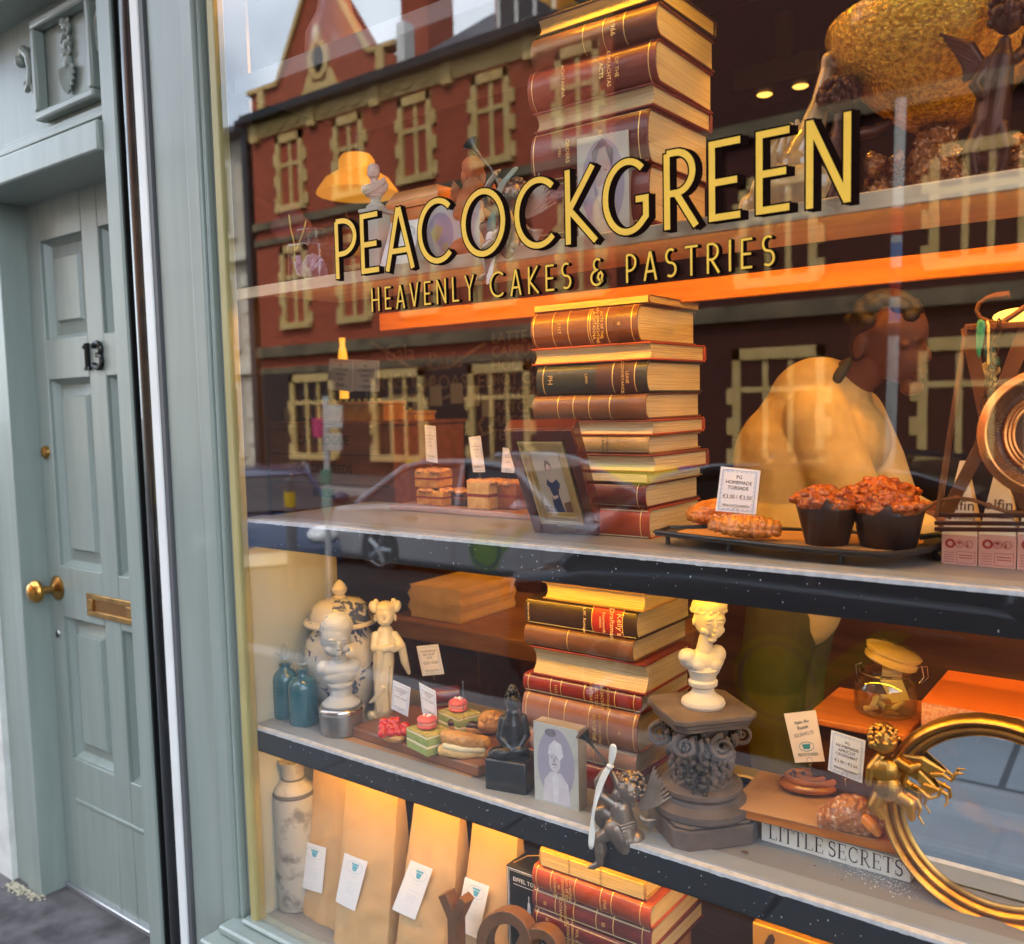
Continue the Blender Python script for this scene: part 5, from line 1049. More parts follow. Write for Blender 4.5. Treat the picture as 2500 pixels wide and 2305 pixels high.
for k in range(9):
    u = k/8; r_ = 18+22*math.sin(math.pi*(.14+.72*u)); f.e(1618+u*92, 1612-22*math.sin(math.pi*u)+u*8, r_*.62, r_*.95, r_*.95, 14+(u-.5)**2*40, (0, 18, -12))
f.build('croissant', sug, t, vox=1.1, sm=2, disp=(.004, .008))
f.c([(1690, 1592, -12), (1702, 1600, -18), (1712, 1612, -20)], [11, 12, 8]); f.build('apricot_filling', mat('apricot', (.72, .22, .02), .12, coat=.6), t, vox=1.3)
price_tag('cream handwritten tag reading pain au raisin over the raisin pastry', [(1534, 1397), (1596, 1390), (1614, 1490), (1556, 1493)], .185, [('Pain Au', .15), ('Raisin', .15), ('', .04), ('€3.25/€2.75', .13)], mat('card_cream', (.80, .70, .58), .55), hand=True, cup=True, frame=False, pin=34)
price_tag('pale blue tag reading homemade apricot croissant beside the gilt mirror', [(1627, 1429), (1694, 1450), (1687, 1533), (1620, 1507)], .155, [('PG', .12), ('HOMEMADE', .12), ('APRICOT', .12), ('CROISSANT', .12), ('', .08), ('€3.00 / €3.50', .12)], mat('card_blue', (.70, .77, .86), .55), pin=20)
# clip jar on its block
pj = P(1732, 1394, .30); zs = pj.z
slab('display_block', 'dark wooden block under the clip top jar', 'block', wood_dk, P(1590, 1430, .24).x, P(1775, 1430, .24).x, .235, .39, ZL, zs-.012, .002)
slab('round_edge_board', 'reddish wooden board the clip top jar stands on', 'board', wood_or, P(1575, 1420, .22).x, P(1775, 1430, .22).x, .215, .39, zs-.0115, zs, .003)
f = Fig(1732, 1396, Y=.30); f.b.z = zs+.0003; t = f.thing('clip_jar', 'squat clip top glass jar of folded paper slips with its lid ajar', 'jar'); f.M = XF(f.b, rz=f.rz)
f.lathe(1732, [(0, 1396), (50, 1396), (56, 1390), (58, 1376), (58, 1345), (52, 1325), (46, 1318), (46, 1308), (48, 1306), (46, 1304), (44, 1308), (44, 1320), (50, 1328), (55, 1346), (55, 1376), (52, 1388), (0, 1391)], 40); f.build('glass_body', clear, t, vox=0)
M = f.M @ XF(f.p(1740, 1296), 0, 17, 0); f.m = MB(); f.m.lathe([(0, 0), (47*f.s, 0), (50*f.s, 3*f.s), (50*f.s, 9*f.s), (46*f.s, 13*f.s), (46*f.s, 17*f.s), (52*f.s, 20*f.s), (53*f.s, 26*f.s), (44*f.s, 31*f.s), (20*f.s, 34*f.s), (0, 35*f.s)], (0, 0, 0), 40, M); f.build('lid', mat('amber_lid', (.48, .34, .12), .2, coat=.5), t, vox=0)
f.m.tube([f.w(1785, 1300, -8), f.w(1796, 1296, -8), f.w(1800, 1318, -8), f.w(1792, 1330, -8)], .0009, 6); f.m.tube([f.w(1786, 1306, 8), f.w(1806, 1300, 8), f.w(1808, 1322, 8), f.w(1796, 1334, 8)], .0009, 6); f.m.tube([f.w(1690, 1300, 0), f.w(1678, 1306, 0), f.w(1680, 1330, 0), f.w(1686, 1340, 0)], .001, 6)
f.m.tube([f.w(1732+47*math.cos(a), 1316, 47*math.sin(a)) for a in [rad(k*20) for k in range(18)]], .0009, 6, closed=True); f.build('wire_clip', steel_w, t, vox=0)
cr = mat('paper_slip', (.72, .60, .34), .7, col2=(.62, .48, .24), nscale=30)
for (x, y, a, l_) in ((1706, 1384, 10, 26), (1722, 1376, -24, 30), (1742, 1386, 6, 30), (1756, 1372, 40, 26), (1714, 1368, 60, 24), (1736, 1362, -8, 28)): M = f.M @ XF(f.p(x, y, random.uniform(-24, 12)), 0, -a, random.uniform(-40, 40)); f.m.tube([M @ Vector((-l_/2*f.s, 0, 0)), M @ Vector((l_/2*f.s, 0, 0))], 5*f.s, 10)
f.m.add([f.w(1722, 1330, -10), f.w(1760, 1324, -4), f.w(1776, 1362, -14), f.w(1744, 1370, -20), f.w(1722, 1330, -8), f.w(1760, 1324, -2), f.w(1776, 1362, -12), f.w(1744, 1370, -18)], [(0, 1, 2, 3), (7, 6, 5, 4), (0, 3, 7, 4), (1, 5, 6, 2), (0, 4, 5, 1), (3, 2, 6, 7)]); f.m.box(f.p(1726, 1322, -8), f.p(1762, 1308, 10), f.M); f.build('paper_slips', cr, t, vox=0)
# orange box
a = P(1803, 1403, .22); ztop = P(1803, 1372, .22).z
t = T('gift_box', 'shallow box with a bright orange lid and pink dotted side behind the mirror', 'box', (a.x, .22, a.z))
m = MB(); m.box((a.x, .22, ZL+.003), (a.x+.30, .40, ztop-.002)); m.build('tray', mat('pink_dots', (.66, .26, .20), .6, col2=(.74, .45, .34), nscale=220, lo=.45, hi=.55), t, bevel=.001); m = MB(); m.box((a.x-.0005, .2195, ztop-.0018), (a.x+.3005, .4005, ztop)); m.build('lid', mat('orange_card', (.80, .20, .03), .5), t, bevel=.001)
# gilt mirror leaning back
ctr = P(1950, 1606, .115); lean = -2.5; R0 = .141
M = XF(ctr, -lean, 0, 0) @ Matrix.Rotation(rad(90), 4, 'X'); t = T('oval_mirror', 'round antique gilt mirror leaning on the shelf, reflecting the pavement slabs', 'mirror', ctr)
sxm, syM = 1.0, 1.0
m = MB(); m.lathe([(.141-(.141-r_)*.68, z_) for r_, z_ in ((.098, .0), (.100, .006), (.103, .007), (.105, .004), (.108, .004), (.110, .010), (.114, .013), (.119, .012), (.121, .008), (.124, .008), (.126, .015), (.132, .019), (.138, .016), (.141, .008), (.140, -.006), (.098, -.008), (.098, 0))], (0, 0, 0), 96, M); m.build('gilt_frame', gilt_m, t, smooth=50)
m = MB(); m.add([(.1125*math.cos(rad(k*5)), .1125*math.sin(rad(k*5)), .002) for k in range(72)], [tuple(range(72))], M); m.build('mirror_glass', mat('mirror_silver', (.86, .89, .92), .015, 1.), t, smooth=0)
f = Fig(1735, 1590, Y=ctr.y-.018); f.rz = 10; f.M = XF(f.b, rz=f.rz)
def gc(ox, oy, sc, name_):
    q = lambda x, y, w_=0: (ox+x*sc, oy+y*sc, w_*sc-6)
    f.e(*q(0, -4)[:2], 27*sc, 30*sc, 20*sc, -8).e(*q(-6, -40)[:2], 30*sc, 26*sc, 20*sc, -8).c([q(-14, -62), q(-30, -40, -8), q(-34, -12, -10)], [11*sc, 10*sc, 8*sc]).c([q(18, -60), q(40, -52, -8), q(56, -60, -6)], [10*sc, 9*sc, 6*sc])
    f.e(*q(-8, -100)[:2], 26*sc, 27*sc, 22*sc, -10).e(*q(-26, -94)[:2], 9*sc, 9*sc, 9*sc, -24).c([q(-10, 8), q(-24, 34, -8), q(-8, 56, -4)], [17*sc, 14*sc, 8*sc]).c([q(14, 8), q(40, 18, -6), q(44, 48, -4)], [16*sc, 13*sc, 8*sc])
gc(1737, 1540, .98, 'a'); f.build('cherub', gilt_m, t, vox=1., sm=4)
for k in range(80): a = random.uniform(0, 6.28); b_ = random.uniform(-.2, 1.5); f.e(1729+math.cos(a)*math.cos(b_)*27, 1436-math.sin(b_)*25, 4.4, None, None, -9+math.sin(a)*math.cos(b_)*25)
f.build('cherub_hair', gilt_m, t, vox=1.1, sm=1)
for (x0, y0, dx, dy) in ((1758, 1470, 80, 26), (1760, 1490, 66, 44)):
    for k in range(6): u = k/5; f.m.tube([f.w(x0, y0+u*10, 0), f.w(x0+dx*.5, y0+dy*.3+u*16-10, -8), f.w(x0+dx*(1-.25*u), y0+dy+u*14-6, -4)], [4*f.s, 6*f.s, 3*f.s], 8, flat=.5)
f.build('cherub_wing', gilt_m, t, vox=1.2, sm=1)
for pts in (((1812, 1498), (1834, 1494), (1848, 1502), (1856, 1486), (1868, 1484)), ((1800, 1520), (1822, 1524), (1840, 1530), (1842, 1546), (1836, 1554)), ((1792, 1530), (1812, 1544), (1826, 1536), (1832, 1520)), ((1770, 1544), (1790, 1552), (1796, 1566), (1792, 1580), (1802, 1596))): n_ = len(pts); f.m.tube([f.w(x, y, -6-k*2) for k, (x, y) in enumerate(pts)], [(6-4*k/(n_-1))*f.s for k in range(n_)], 8)
f.build('leaf_tendril', gilt_m, t, vox=1.0, sm=2)
f.c([(2040, 1750, -8), (2010, 1756, -14), (1996, 1752, -16)], [16, 9, 6]); [f.e(1990+k*2.5, 1746+k*3, 3.5, 2.5, 3, -17) for k in range(4)]; f.build('second_cherub', gilt_m, t, vox=1.2)
# sugar on the shelf
m = MB()
for k in range(240):
    q = random.random(); p = Z(1650+q*130+random.gauss(0, 16), 1690+q*52+random.gauss(0, 9), ZL+.003); r_ = random.uniform(.0003, .0008); m.ell(p, r_, seg=5, rings=3)
o = m.build('sugar_dust', mat('sugar', (.85, .82, .75), .4)); o['kind'] = 'stuff'
m = MB()
for (x, y, r_) in ((1458, 1667, .006), (1470, 1680, .0012), (1595, 1694, .0022), (1648, 1722, .0018), (1608, 1715, .001)): p = Z(x, y, ZL+.003); m.ell(p, (r_, r_*.7, r_*.18), seg=10, rings=4)
o = m.build('crumbs', mat('crumb_brown', (.14, .07, .03), .7)); o['kind'] = 'stuff'
# kraft paper pile on a counter ledge behind
y0 = .62; a = P(790, 1215, y0)
slab('counter_ledge', 'brown wooden counter ledge behind the figurines carrying the kraft paper pile', 'counter', wood_md, P(770, 1230, y0).x, P(1075, 1230, y0).x+.25, y0-.03, 1.05, P(900, 1262, y0).z, P(900, 1225, y0).z, .004)
t = T('kraft_pile', 'thick pile of kraft paper bags on the counter ledge', 'paper pile', a); zl = P(900, 1224, y0).z
m = MB(); x0, x1 = P(797, 1215, y0).x, P(898, 1222, y0).x; n_ = 46; h = P(840, 1150, y0).z-zl
for k in range(n_):
    j = .002*math.sin(k*.35)+random.uniform(-.0012, .0012); u = k/n_; sh = .02*(u-.5)**2; m.box((x0+j+sh, y0+.01+j, zl+h*u), (x1+j-sh, y0+.25+j, zl+h*(u+.9/n_)))
m.build('sheets', mat('kraft_stack', (.80, .52, .20), .75, col2=(.66, .40, .13), nscale=12), t, smooth=0)
# ================================================================ middle shelf
ZM = 1.2702
L4 = lambda b, c, d: [('PG', .11), ('HOMEMADE', .12), (b, .12), (c, .1), ('', .05), (d, .12)]
sponge = pastry_mat('sponge', (.62, .32, .07), (.36, .13, .02), rough=.7, coat=0, ns=40, bs=120); loaf = pastry_mat('loaf', (.66, .46, .20), (.50, .28, .09), rough=.7, coat=0, ns=60, bs=150); gsug = pastry_mat('crumble_top', (.55, .22, .06), (.70, .42, .2), ns=40, bs=140)
ys = .30
a, b = P(774, 1000, ys), P(1052, 1006, ys)
slab('cake_board', 'thin brown wooden board of cake slices behind the photo frame', 'board', wood_md, a.x, b.x, ys-.02, ys+.16, ZM, ZM+.012, .002)
zc = ZM+.0122
def slice_(lab, x0, x1, yt, yb, mt, top, z=None, dy=0., n_='cake_slice'):
    p, q = P(x0, yb, ys+dy), P(x1, yb, ys+dy); zt_ = P((x0+x1)/2, yt, ys+dy).z; zb_ = P((x0+x1)/2, yb, ys+dy).z if z is None else z
    t = T(n_, lab, 'cake slice', p, 'cake slices on the wooden board')
    m = MB(); m.box((p.x, ys+dy, zb_), (q.x, ys+dy+.055, zt_-.006)); m.build('sponge', mt, t, bevel=.003)
    h_ = (zt_-zb_); m = MB(); m.box((p.x-.0004, ys+dy-.0006, zb_+h_*.42), (q.x+.0004, ys+dy+.0555, zb_+h_*.52)); m.build('jam_layer', mat('jam', (.22, .03, .015), .35), t)
    m = MB()
    for k in range(16): m.ell((p.x+(q.x-p.x)*random.random(), ys+dy+.003+.05*random.random(), zt_-.006), (.012, .012, .006), seg=10, rings=6)
    m.build('topping', top, t, remesh=.0018, sm=1)
    return zt_
zz = slice_('golden almond cake slice, lower one of two stacked ones', 815, 866, 955, 993, sponge, gsug, zc)
slice_('golden almond cake slice, upper one of two stacked ones', 811, 854, 917, 951, sponge, gsug, zz)
slice_('pale speckled loaf slice beside the photo frame', 914, 957, 938, 998, loaf, gsug, zc, -.01)
slice_('dark brown cake block behind the photo frame', 955, 1012, 941, 1000, pastry_mat('brown_cake', (.34, .12, .035), (.2, .06, .02), rough=.6, coat=0), gsug, zc, .02)
slice_('dark chocolate cake block between the two paler slices', 868, 912, 958, 998, pastry_mat('choc_cake', (.08, .03, .015), (.05, .02, .01), rough=.6, coat=0), gsug, zc, .03)
price_tag('narrow price tag over the stacked almond slices', [(831, 832), (852, 834), (856, 906), (834, 902)], ys+.01, L4('ALMOND', 'SLICE', '€3.50'), mat('card_lilac', (.78, .74, .80), .55))
price_tag('narrow price tag over the pale speckled loaf', [(917, 856), (940, 853), (949, 924), (926, 924)], ys-.005, L4('BANANA', 'LOAF', '€3.50'), mat('card_lilac', (.78, .74, .80), .55))
price_tag('price tag half hidden by the mahogany photo frame', [(984, 876), (1010, 880), (1006, 926), (981, 924)], ys, L4('BROWNIE', '', '€3.50'), mat('card_lilac', (.78, .74, .80), .55))
# mahogany photo frame leaning against the glass
tl, br_, bl = P(984, 844, .022), Z(1172, 1049, ZM), Z(1046, 1043, ZM)
tr = onplane(1118, 843, bl, (br_-bl).cross(tl-bl).normalized())
xv = (tr-tl+br_-bl)/2; zv = (tl-bl+tr-br_)/2; n = xv.cross(zv).normalized(); n = -n if n.y > 0 else n
t = T('framed_photograph', 'mahogany framed photograph of a woman in a dark gown leaning toward the glass', 'photo frame', (bl+br_)/2)
def U(u, v, d=0.): return bl+(br_-bl)*u+(tl-bl)*v+((tr-tl)-(br_-bl))*u*v-n*d
def quadbox(m, u0, u1, v0, v1, d0, d1):
    m.add([U(u0, v0, d0), U(u1, v0, d0), U(u1, v0, d1), U(u0, v0, d1), U(u0, v1, d0), U(u1, v1, d0), U(u1, v1, d1), U(u0, v1, d1)], [(0, 1, 2, 3), (7, 6, 5, 4), (0, 4, 5, 1), (1, 5, 6, 2), (2, 6, 7, 3), (3, 7, 4, 0)])
mahog = mat('mahogany', (.10, .012, .008), .2, col2=(.06, .008, .005), nscale=4, coat=.4)
m = MB(); quadbox(m, 0, 1, 0, 1, .006, .034); quadbox(m, 0, .14, 0, 1, 0, .006); quadbox(m, .86, 1, 0, 1, 0, .006); quadbox(m, .14, .86, 0, .14, 0, .006); quadbox(m, .14, .86, .9, 1, 0, .006); m.build('outer_frame', mahog, t, bevel=.0015)
giltp = mat('pale_gilt', (.62, .45, .20), .35, .7, col2=(.48, .33, .12), nscale=30)
m = MB()
for (a_, b_, d0) in ((.17, .115, -.0035), (.215, .155, -.001), (.25, .185, .0025)):
    e = .045
    quadbox(m, a_, a_+e, b_, 1-b_+.02, d0, .0058); quadbox(m, 1-a_-e, 1-a_, b_, 1-b_+.02, d0, .0058); quadbox(m, a_+e, 1-a_-e, b_, b_+e*.7, d0, .0058); quadbox(m, a_+e, 1-a_-e, 1-b_-e*.7+.02, 1-b_+.02, d0, .0058)
m.build('gilt_slip', giltp, t, bevel=.0006)
m = MB(); quadbox(m, .29, .71, .215, .80, .004, .0056); m.build('photograph', mat('photo_cream', (.60, .50, .36), .3, col2=(.50, .42, .32), nscale=3), t, smooth=0)
def flatq(name, mt, polys, d):
    m = MB()
    for i, p in enumerate(polys): q = [U(.29+x*.42, .215+y*.585, d-.0001*i) for x, y in p]; q2 = [v-n*.0002*-1 for v in q]; k = len(q); m.add(q+q2, [tuple(range(k)), tuple(range(2*k-1, k-1, -1))]+[(j, j+k, (j+1) % k+k, (j+1) % k) for j in range(k)])
    m.build(name, mt, t, smooth=0)
flatq('gown_print', mat('gown_blue', (.03, .04, .09), .5, col2=(.06, .07, .13), nscale=60), [[(.34, .56), (.42, .52), (.5, .5), (.6, .53), (.68, .56), (.76, .48), (.70, .40), (.62, .32), (.66, .1), (.68, 0), (.3, 0), (.36, .3), (.36, .42), (.28, .46)]], .0034)
flatq('skin_print', mat('photo_skin', (.62, .44, .34), .5), [[(.36, .56), (.44, .62), (.45, .68), (.56, .68), (.57, .62), (.66, .56), (.58, .53), (.5, .5), (.42, .52)], arc(.5, .74, .085, .085, 0, 360, 16)[:-1], [(.66, .40), (.72, .40), (.74, .2), (.70, .1), (.66, .12)], [(.28, .44), (.34, .42), (.42, .28), (.58, .3), (.58, .26), (.40, .22)]], .0030)
flatq('hair_print', mat('photo_hair', (.07, .035, .025), .5), [[(.40, .68), (.38, .78), (.44, .86), (.54, .87), (.62, .80), (.60, .70), (.585, .78), (.5, .81), (.43, .77)]], .0026)
flatq('chair_print', mat('photo_brown', (.22, .11, .06), .5), [[(.72, .16), (.98, .2), (.98, 0), (.72, 0)], [(.0, .0), (.26, 0), (.26, .1), (0, .12)]], .0032)
m = MB(); quadbox(m, .40, .66, .045, .095, -.001, .0); m.build('name_plate', mat('plate_brass', (.30, .17, .06), .4, .8), t)
# torsades on the black tray
iron = mat('black_iron', (.022, .018, .016), .38, col2=(.035, .028, .022), nscale=20, bump=.2, bscale=60)
zt = ZM+.020
t = T('iron_tray', 'long low black iron tray with curled feet holding torsades and muffins', 'tray', Z(1600, 1070, ZM))
pts = [Z(x, y, zt) for x, y in ((1282, 1043), (1330, 1049), (1420, 1059), (1540, 1072), (1650, 1082), (1740, 1087), (1800, 1080), (1850, 1066), (1846, 1052), (1760, 1050), (1640, 1042), (1500, 1036), (1380, 1033), (1310, 1034))]
def plate(mb, pts, z0, z1):
    k = len(pts); mb.add([Vector((p.x, p.y, z0)) for p in pts]+[Vector((p.x, p.y, z1)) for p in pts], [tuple(range(k-1, -1, -1)), tuple(range(k, 2*k))]+[(j, (j+1) % k, (j+1) % k+k, j+k) for j in range(k)])
m = MB(); plate(m, pts, zt-.004, zt); m.tube([p+Vector((0, 0, .002)) for p in pts], .0032, 8, closed=True); m.build('tray_plate', iron, t)
m = MB(); pin_ = [p*.86+sum(pts, Vector())/len(pts)*.14 for p in pts]; plate(m, pin_, zt+.0004, zt+.0012); m.build('liner', mat('brown_liner', (.40, .20, .07), .55), t)
y_ = P(1850, 1097, 0); yf = Z(1850, 1097, ZM).y
m = MB(); m.tube([P(x, y, yf) for x, y in ((1800, 1052), (1838, 1046), (1858, 1056), (1868, 1072), (1864, 1090), (1850, 1097), (1836, 1094), (1829, 1083), (1834, 1074), (1843, 1076))], [.004, .004, .0045, .005, .0052, .005, .0048, .0044, .004, .004], 10); m.build('curled_foot', iron, t)
for (x, y) in ((1300, 1046), (1420, 1058), (1640, 1080)): p = Z(x, y, zt); m = MB(); m.tube([Vector((p.x, p.y+.012, ZM+.003)), Vector((p.x, p.y+.012, zt-.003))], .004, 8); m.build('foot', iron, t)
tors = pastry_mat('torsade_crust', (.66, .24, .03), (.30, .07, .008), ns=26, bs=70, rough=.25, coat=.5)
def torsade(lab, x0, y0, x1, y1, r, zz, w=0):
    f = Fig((x0+x1)/2, max(y0, y1)+r*.9, zz); t = f.thing('torsade', lab, 'pastry', 'torsades on the black tray'); n_ = 9
    for k in range(n_):
        u = k/(n_-1); R_ = r*(.62+.42*math.sin(math.pi*(.1+.8*u))); f.e(x0+(x1-x0)*u, y0+(y1-y0)*u-R_*.1, R_*.5, R_*.86, R_*1.0, w, (0, 34, 20))
        f.e(x0+(x1-x0)*u+5, y0+(y1-y0)*u+R_*.3, R_*.5, R_*.5, R_*.9, w-4, (0, -30, -10))
    f.build('twist', tors, t, vox=1.0, sm=1, disp=(.005, .009))
    for k in range(60): u = random.random(); R_ = r*.86; f.e(x0+(x1-x0)*u, y0+(y1-y0)*u-R_*.74+random.uniform(-2, 4), random.uniform(.6, 1.6), None, None, w+random.uniform(-8, 8))
    f.m.v and f.build('sugar_dusting', mat('sugar_warm', (.80, .66, .46), .5), t, vox=0)
torsade('shiny twisted torsade lying in front on the black tray', 1400, 1026, 1512, 1034, 26, zt+.001)
torsade('twisted torsade standing behind the price sign on the tray', 1356, 1010, 1420, 1000, 28, zt+.001, 34)
price_tag('large white tag reading homemade torsade 3.00 / 3.50 over the twisted pastries', [(1411, 913), (1488, 921), (1479, 1007), (1400, 1000)], .155, [('PG', .12), ('HOMEMADE', .12), ('TORSADE', .12), ('', .08), ('€3.00 / €3.50', .13)], mat('card_bright', (.86, .87, .90), .5), pin=26)
cup = mat('muffin_paper', (.035, .016, .010), .45, col2=(.05, .02, .012), nscale=10); muff = pastry_mat('muffin_top', (.50, .11, .012), (.22, .035, .006), ns=30, bs=80, rough=.35, coat=.35)
for i, (bx, by, rb, rt, yt, w_, lab) in enumerate(((1618, 1064, 40, 58, 968, 0, 'berry muffin in a dark pleated paper case, nearest the torsade sign'), (1738, 1068, 52, 66, 978, -6, 'berry muffin in a dark pleated paper case, largest and nearest the glass'), (1690, 1050, 40, 56, 955, 60, 'berry muffin in a dark pleated paper case, peeping out between the other two'))):
    f = Fig(bx, by, zt+.0015, Y=None); 
    if w_ > 20: f.b = f.b+Vector((.01, .05, 0)); f.M = XF(f.b, rz=f.rz)
    t = f.thing('berry_muffin', lab, 'muffin', 'muffins in dark paper cases')
    n_ = 16; vs = []; fs = []
    for k in range(n_):
        a = 2*math.pi*k/n_; peak = 1 if k % 4 == 0 else .0
        vs += [f.p(bx+math.cos(a)*rb, by, math.sin(a)*rb), f.p(bx+math.cos(a)*rt*.98, yt+26, math.sin(a)*rt*.98), f.p(bx+math.cos(a)*(rt+6*peak), yt+(24 if peak == 0 else 2), math.sin(a)*(rt+6*peak))]
    for k in range(n_): j = (k+1) % n_; fs += [(k*3, j*3, j*3+1, k*3+1), (k*3+1, j*3+1, j*3+2, k*3+2)]
    f.m.add(vs, fs, f.M); o = f.build('paper_case', cup, t, vox=0, smooth=20); q = o.modifiers.new('solid', 'SOLIDIFY'); q.thickness = .0006
    f.e(bx, yt+16, rt*1.0, 26, rt*1.0)
    for k in range(60): a = random.uniform(0, 6.28); r_ = rt*random.uniform(.1, 1.2); f.e(bx+math.cos(a)*r_, yt+6-(1-(r_/rt)**2)*16+random.uniform(-4, 4), random.uniform(7, 13), 8, 10, math.sin(a)*r_)
    f.build('crumbly_top', muff, t, vox=1.3, sm=0, disp=(.006, .007))
# iron A frame stand with chain, ribbon, coil and cartons
ya = .13
t = T('iron_stand', 'rust brown iron A frame stand with chain and hooked handle at the picture edge', 'stand', P(1925, 1045, ya))
rust = mat('rust_iron', (.20, .075, .02), .45, .5, col2=(.12, .04, .012), nscale=14)
def bar(mb, a, b, wd, th=.004, Y=ya, Y2=None):
    p, q = P(a[0], a[1], Y), P(b[0], b[1], Y2 if Y2 is not None else Y); d = (q-p).normalized(); s_ = Vector((0, 1, 0)).cross(d).normalized()*wd/2; e = Vector((0, th, 0))
    mb.add([p-s_, p+s_, q+s_, q-s_, p-s_+e, p+s_+e, q+s_+e, q-s_+e], [(0, 1, 2, 3), (7, 6, 5, 4), (0, 4, 5, 1), (1, 5, 6, 2), (2, 6, 7, 3), (3, 7, 4, 0)])
m = MB(); bar(m, (1893, 641), (1934, 846), .016); bar(m, (2010, 640), (1918, 880), .018); bar(m, (1932, 838), (2016, 1008), .016, .004, ya+.005); bar(m, (1920, 872), (1848, 1012), .016, .004, ya+.005); m.build('crossed_strap', rust, t, bevel=.0008)
m = MB(); bar(m, (1890, 640), (1832, 1010), .0045, .006, ya-.012); bar(m, (1894, 638), (1838, 1010), .003, .006, ya+.03); m.build('upright', rust, t)
m = MB(); bar(m, (1888, 641), (2040, 633), .008, .03, ya-.006); m.build('top_rail', rust, t, bevel=.001)
m = MB(); m.tube([P(x, y, ya) for x, y in ((1962, 634), (1936, 629), (1918, 622), (1911, 608), (1916, 594), (1932, 584), (1950, 580), (1976, 577))], [.0026]*5+[.0034, .0048, .0052], 10); m.build('hook_handle', rust, t)
m = MB(); m.tube([P(x, y, ya) for x, y in ((1960, 632), (1985, 616), (2010, 598))], .0035, 8); m.build('hook_handle', rust, t)
cpts = [(1955, 626), (1954, 642), (1948, 660), (1945, 676), (1946, 694), (1943, 712), (1942, 728), (1938, 744), (1933, 760), (1930, 776), (1926, 796), (1924, 816), (1922, 838)]
for k in range(len(cpts)-1):
    a, b = P(*cpts[k], ya-.012), P(*cpts[k+1], ya-.012); c = (a+b)/2; d = (b-a)*.66; s_ = Vector((.0045, 0, 0)) if k % 2 else Vector((.001, .0045, 0)); m = MB(); m.tube([c+d*math.cos(q)+s_*math.sin(q) for q in [rad(j*30) for j in range(12)]], .0011, 6, closed=True); m.build('chain_link', mat('chain_bronze', (.10, .05, .02), .3, .8), t)
for z_, n_ in ((1008, 'lower_rail'), (1024, 'lower_rail'), (1036, 'lower_rail')): m = MB(); bar(m, (1828, z_), (2040, z_+2), .0055, .006, ya-.01); m.build(n_, mat('dark_iron', (.05, .012, .006), .35, .4), t, bevel=.001)
m = MB(); m.tube([P(x, y, ya-.008) for x, y in ((1792, 1008), (1812, 994), (1840, 979), (1872, 974), (1905, 979), (1938, 991), (1972, 1002), (2012, 1003))], .0026, 8); m.build('bowed_rail', rust, t)
t = T('green_ribbon', 'green satin ribbon tied on the iron stand rail', 'ribbon', P(1920, 640, ya))
gr = mat('green_satin', (.03, .24, .10), .3, col2=(.02, .16, .07), nscale=8)
m = MB(); q = [(1913, 1927, 624), (1911, 1929, 640), (1910, 1926, 662), (1910, 1921, 684), (1914, 1917, 702)]; m.add([P(x, z, ya-.014) for a, b, z in q for x in (a, b)], [(2*k, 2*k+1, 2*k+3, 2*k+2) for k in range(len(q)-1)]); o = m.build('loop', gr, t, smooth=80, sub=1); k = o.modifiers.new('s', 'SOLIDIFY'); k.thickness = .0006
m = MB(); q = [(1928, 1936, 626), (1931, 1938, 646), (1932, 1936, 670), (1932, 1937, 694), (1931, 1937, 722)]; m.add([P(x, z, ya-.010) for a, b, z in q for x in (a, b)], [(2*k, 2*k+1, 2*k+3, 2*k+2) for k in range(len(q)-1)]); o = m.build('yellow_tail', mat('yellow_satin', (.72, .50, .12), .35), t, smooth=80, sub=1); k = o.modifiers.new('s', 'SOLIDIFY'); k.thickness = .0006
p = P(1945, 710, ya+.02); m = MB(); m.ell(p, .0085, seg=20, rings=12); m.ell(p+Vector((-.006, .0, .016)), (.006, .006, .012), seg=14); o = m.build('glass_bauble', mat('green_bauble', (.01, .10, .07), .1, coat=.6)); tag(o, 'dark green glass bauble hanging behind the chain', 'bauble')
p = P(1932, 738, ya+.03); m = MB()
for k in range(24): m.ell(p+Vector((random.gauss(0, .006), random.gauss(0, .005), random.gauss(0, .011))), random.uniform(.004, .008), seg=8, rings=6)
o = m.build('honeycomb_bundle', mat('straw_gold', (.55, .36, .12), .7, col2=(.4, .25, .07), nscale=60), remesh=.0016); tag(o, 'small straw coloured bundle hanging below the green bauble', 'ornament')
p = P(2000, 618, .34); m = MB(); m.ell(p, (.038, .02, .012), seg=24); o = m.build('amber_dish', emit('amber_lit', (1, .46, .06), 1.2)); tag(o, 'oval amber lamp glowing behind the hooked handle', 'lamp')
# copper coil basket
pc = P(2058, 848, .105); t = T('copper_basket', 'round copper rimmed woven basket standing on edge at the picture edge', 'basket', pc)
M = XF(pc, -6, 0, 4) @ Matrix.Rotation(rad(90), 4, 'X'); cop = mat('copper', (.62, .24, .06), .25, .9, col2=(.40, .13, .03), nscale=20); s_ = mpp(pc); Rm = 149*s_*.84
for r_, k, zz_ in ((Rm, .0042, .0), (Rm*.955, .0034, .004), (Rm*.92, .003, .007), (Rm*.66, .0034, -.012), (Rm*.60, .0028, -.014), (Rm*.54, .0028, -.015)):
    m = MB(); m.tube([M @ Vector((math.cos(a)*r_, math.sin(a)*r_, zz_)) for a in [rad(j*4) for j in range(90)]], k, 8, closed=True); m.build('copper_hoop', cop, t)
m = MB()
for j in range(110): a = rad(j*360/110); m.tube([M @ Vector((math.cos(a)*Rm*.9, math.sin(a)*Rm*.9, .003)), M @ Vector((math.cos(a+.02)*Rm*.8, math.sin(a+.02)*Rm*.8, -.012)), M @ Vector((math.cos(a+.02)*Rm*.68, math.sin(a+.02)*Rm*.68, -.016))], .0026, 6)
m.build('woven_wall', mat('wicker', (.16, .07, .02), .5, col2=(.09, .035, .012), nscale=40), t)
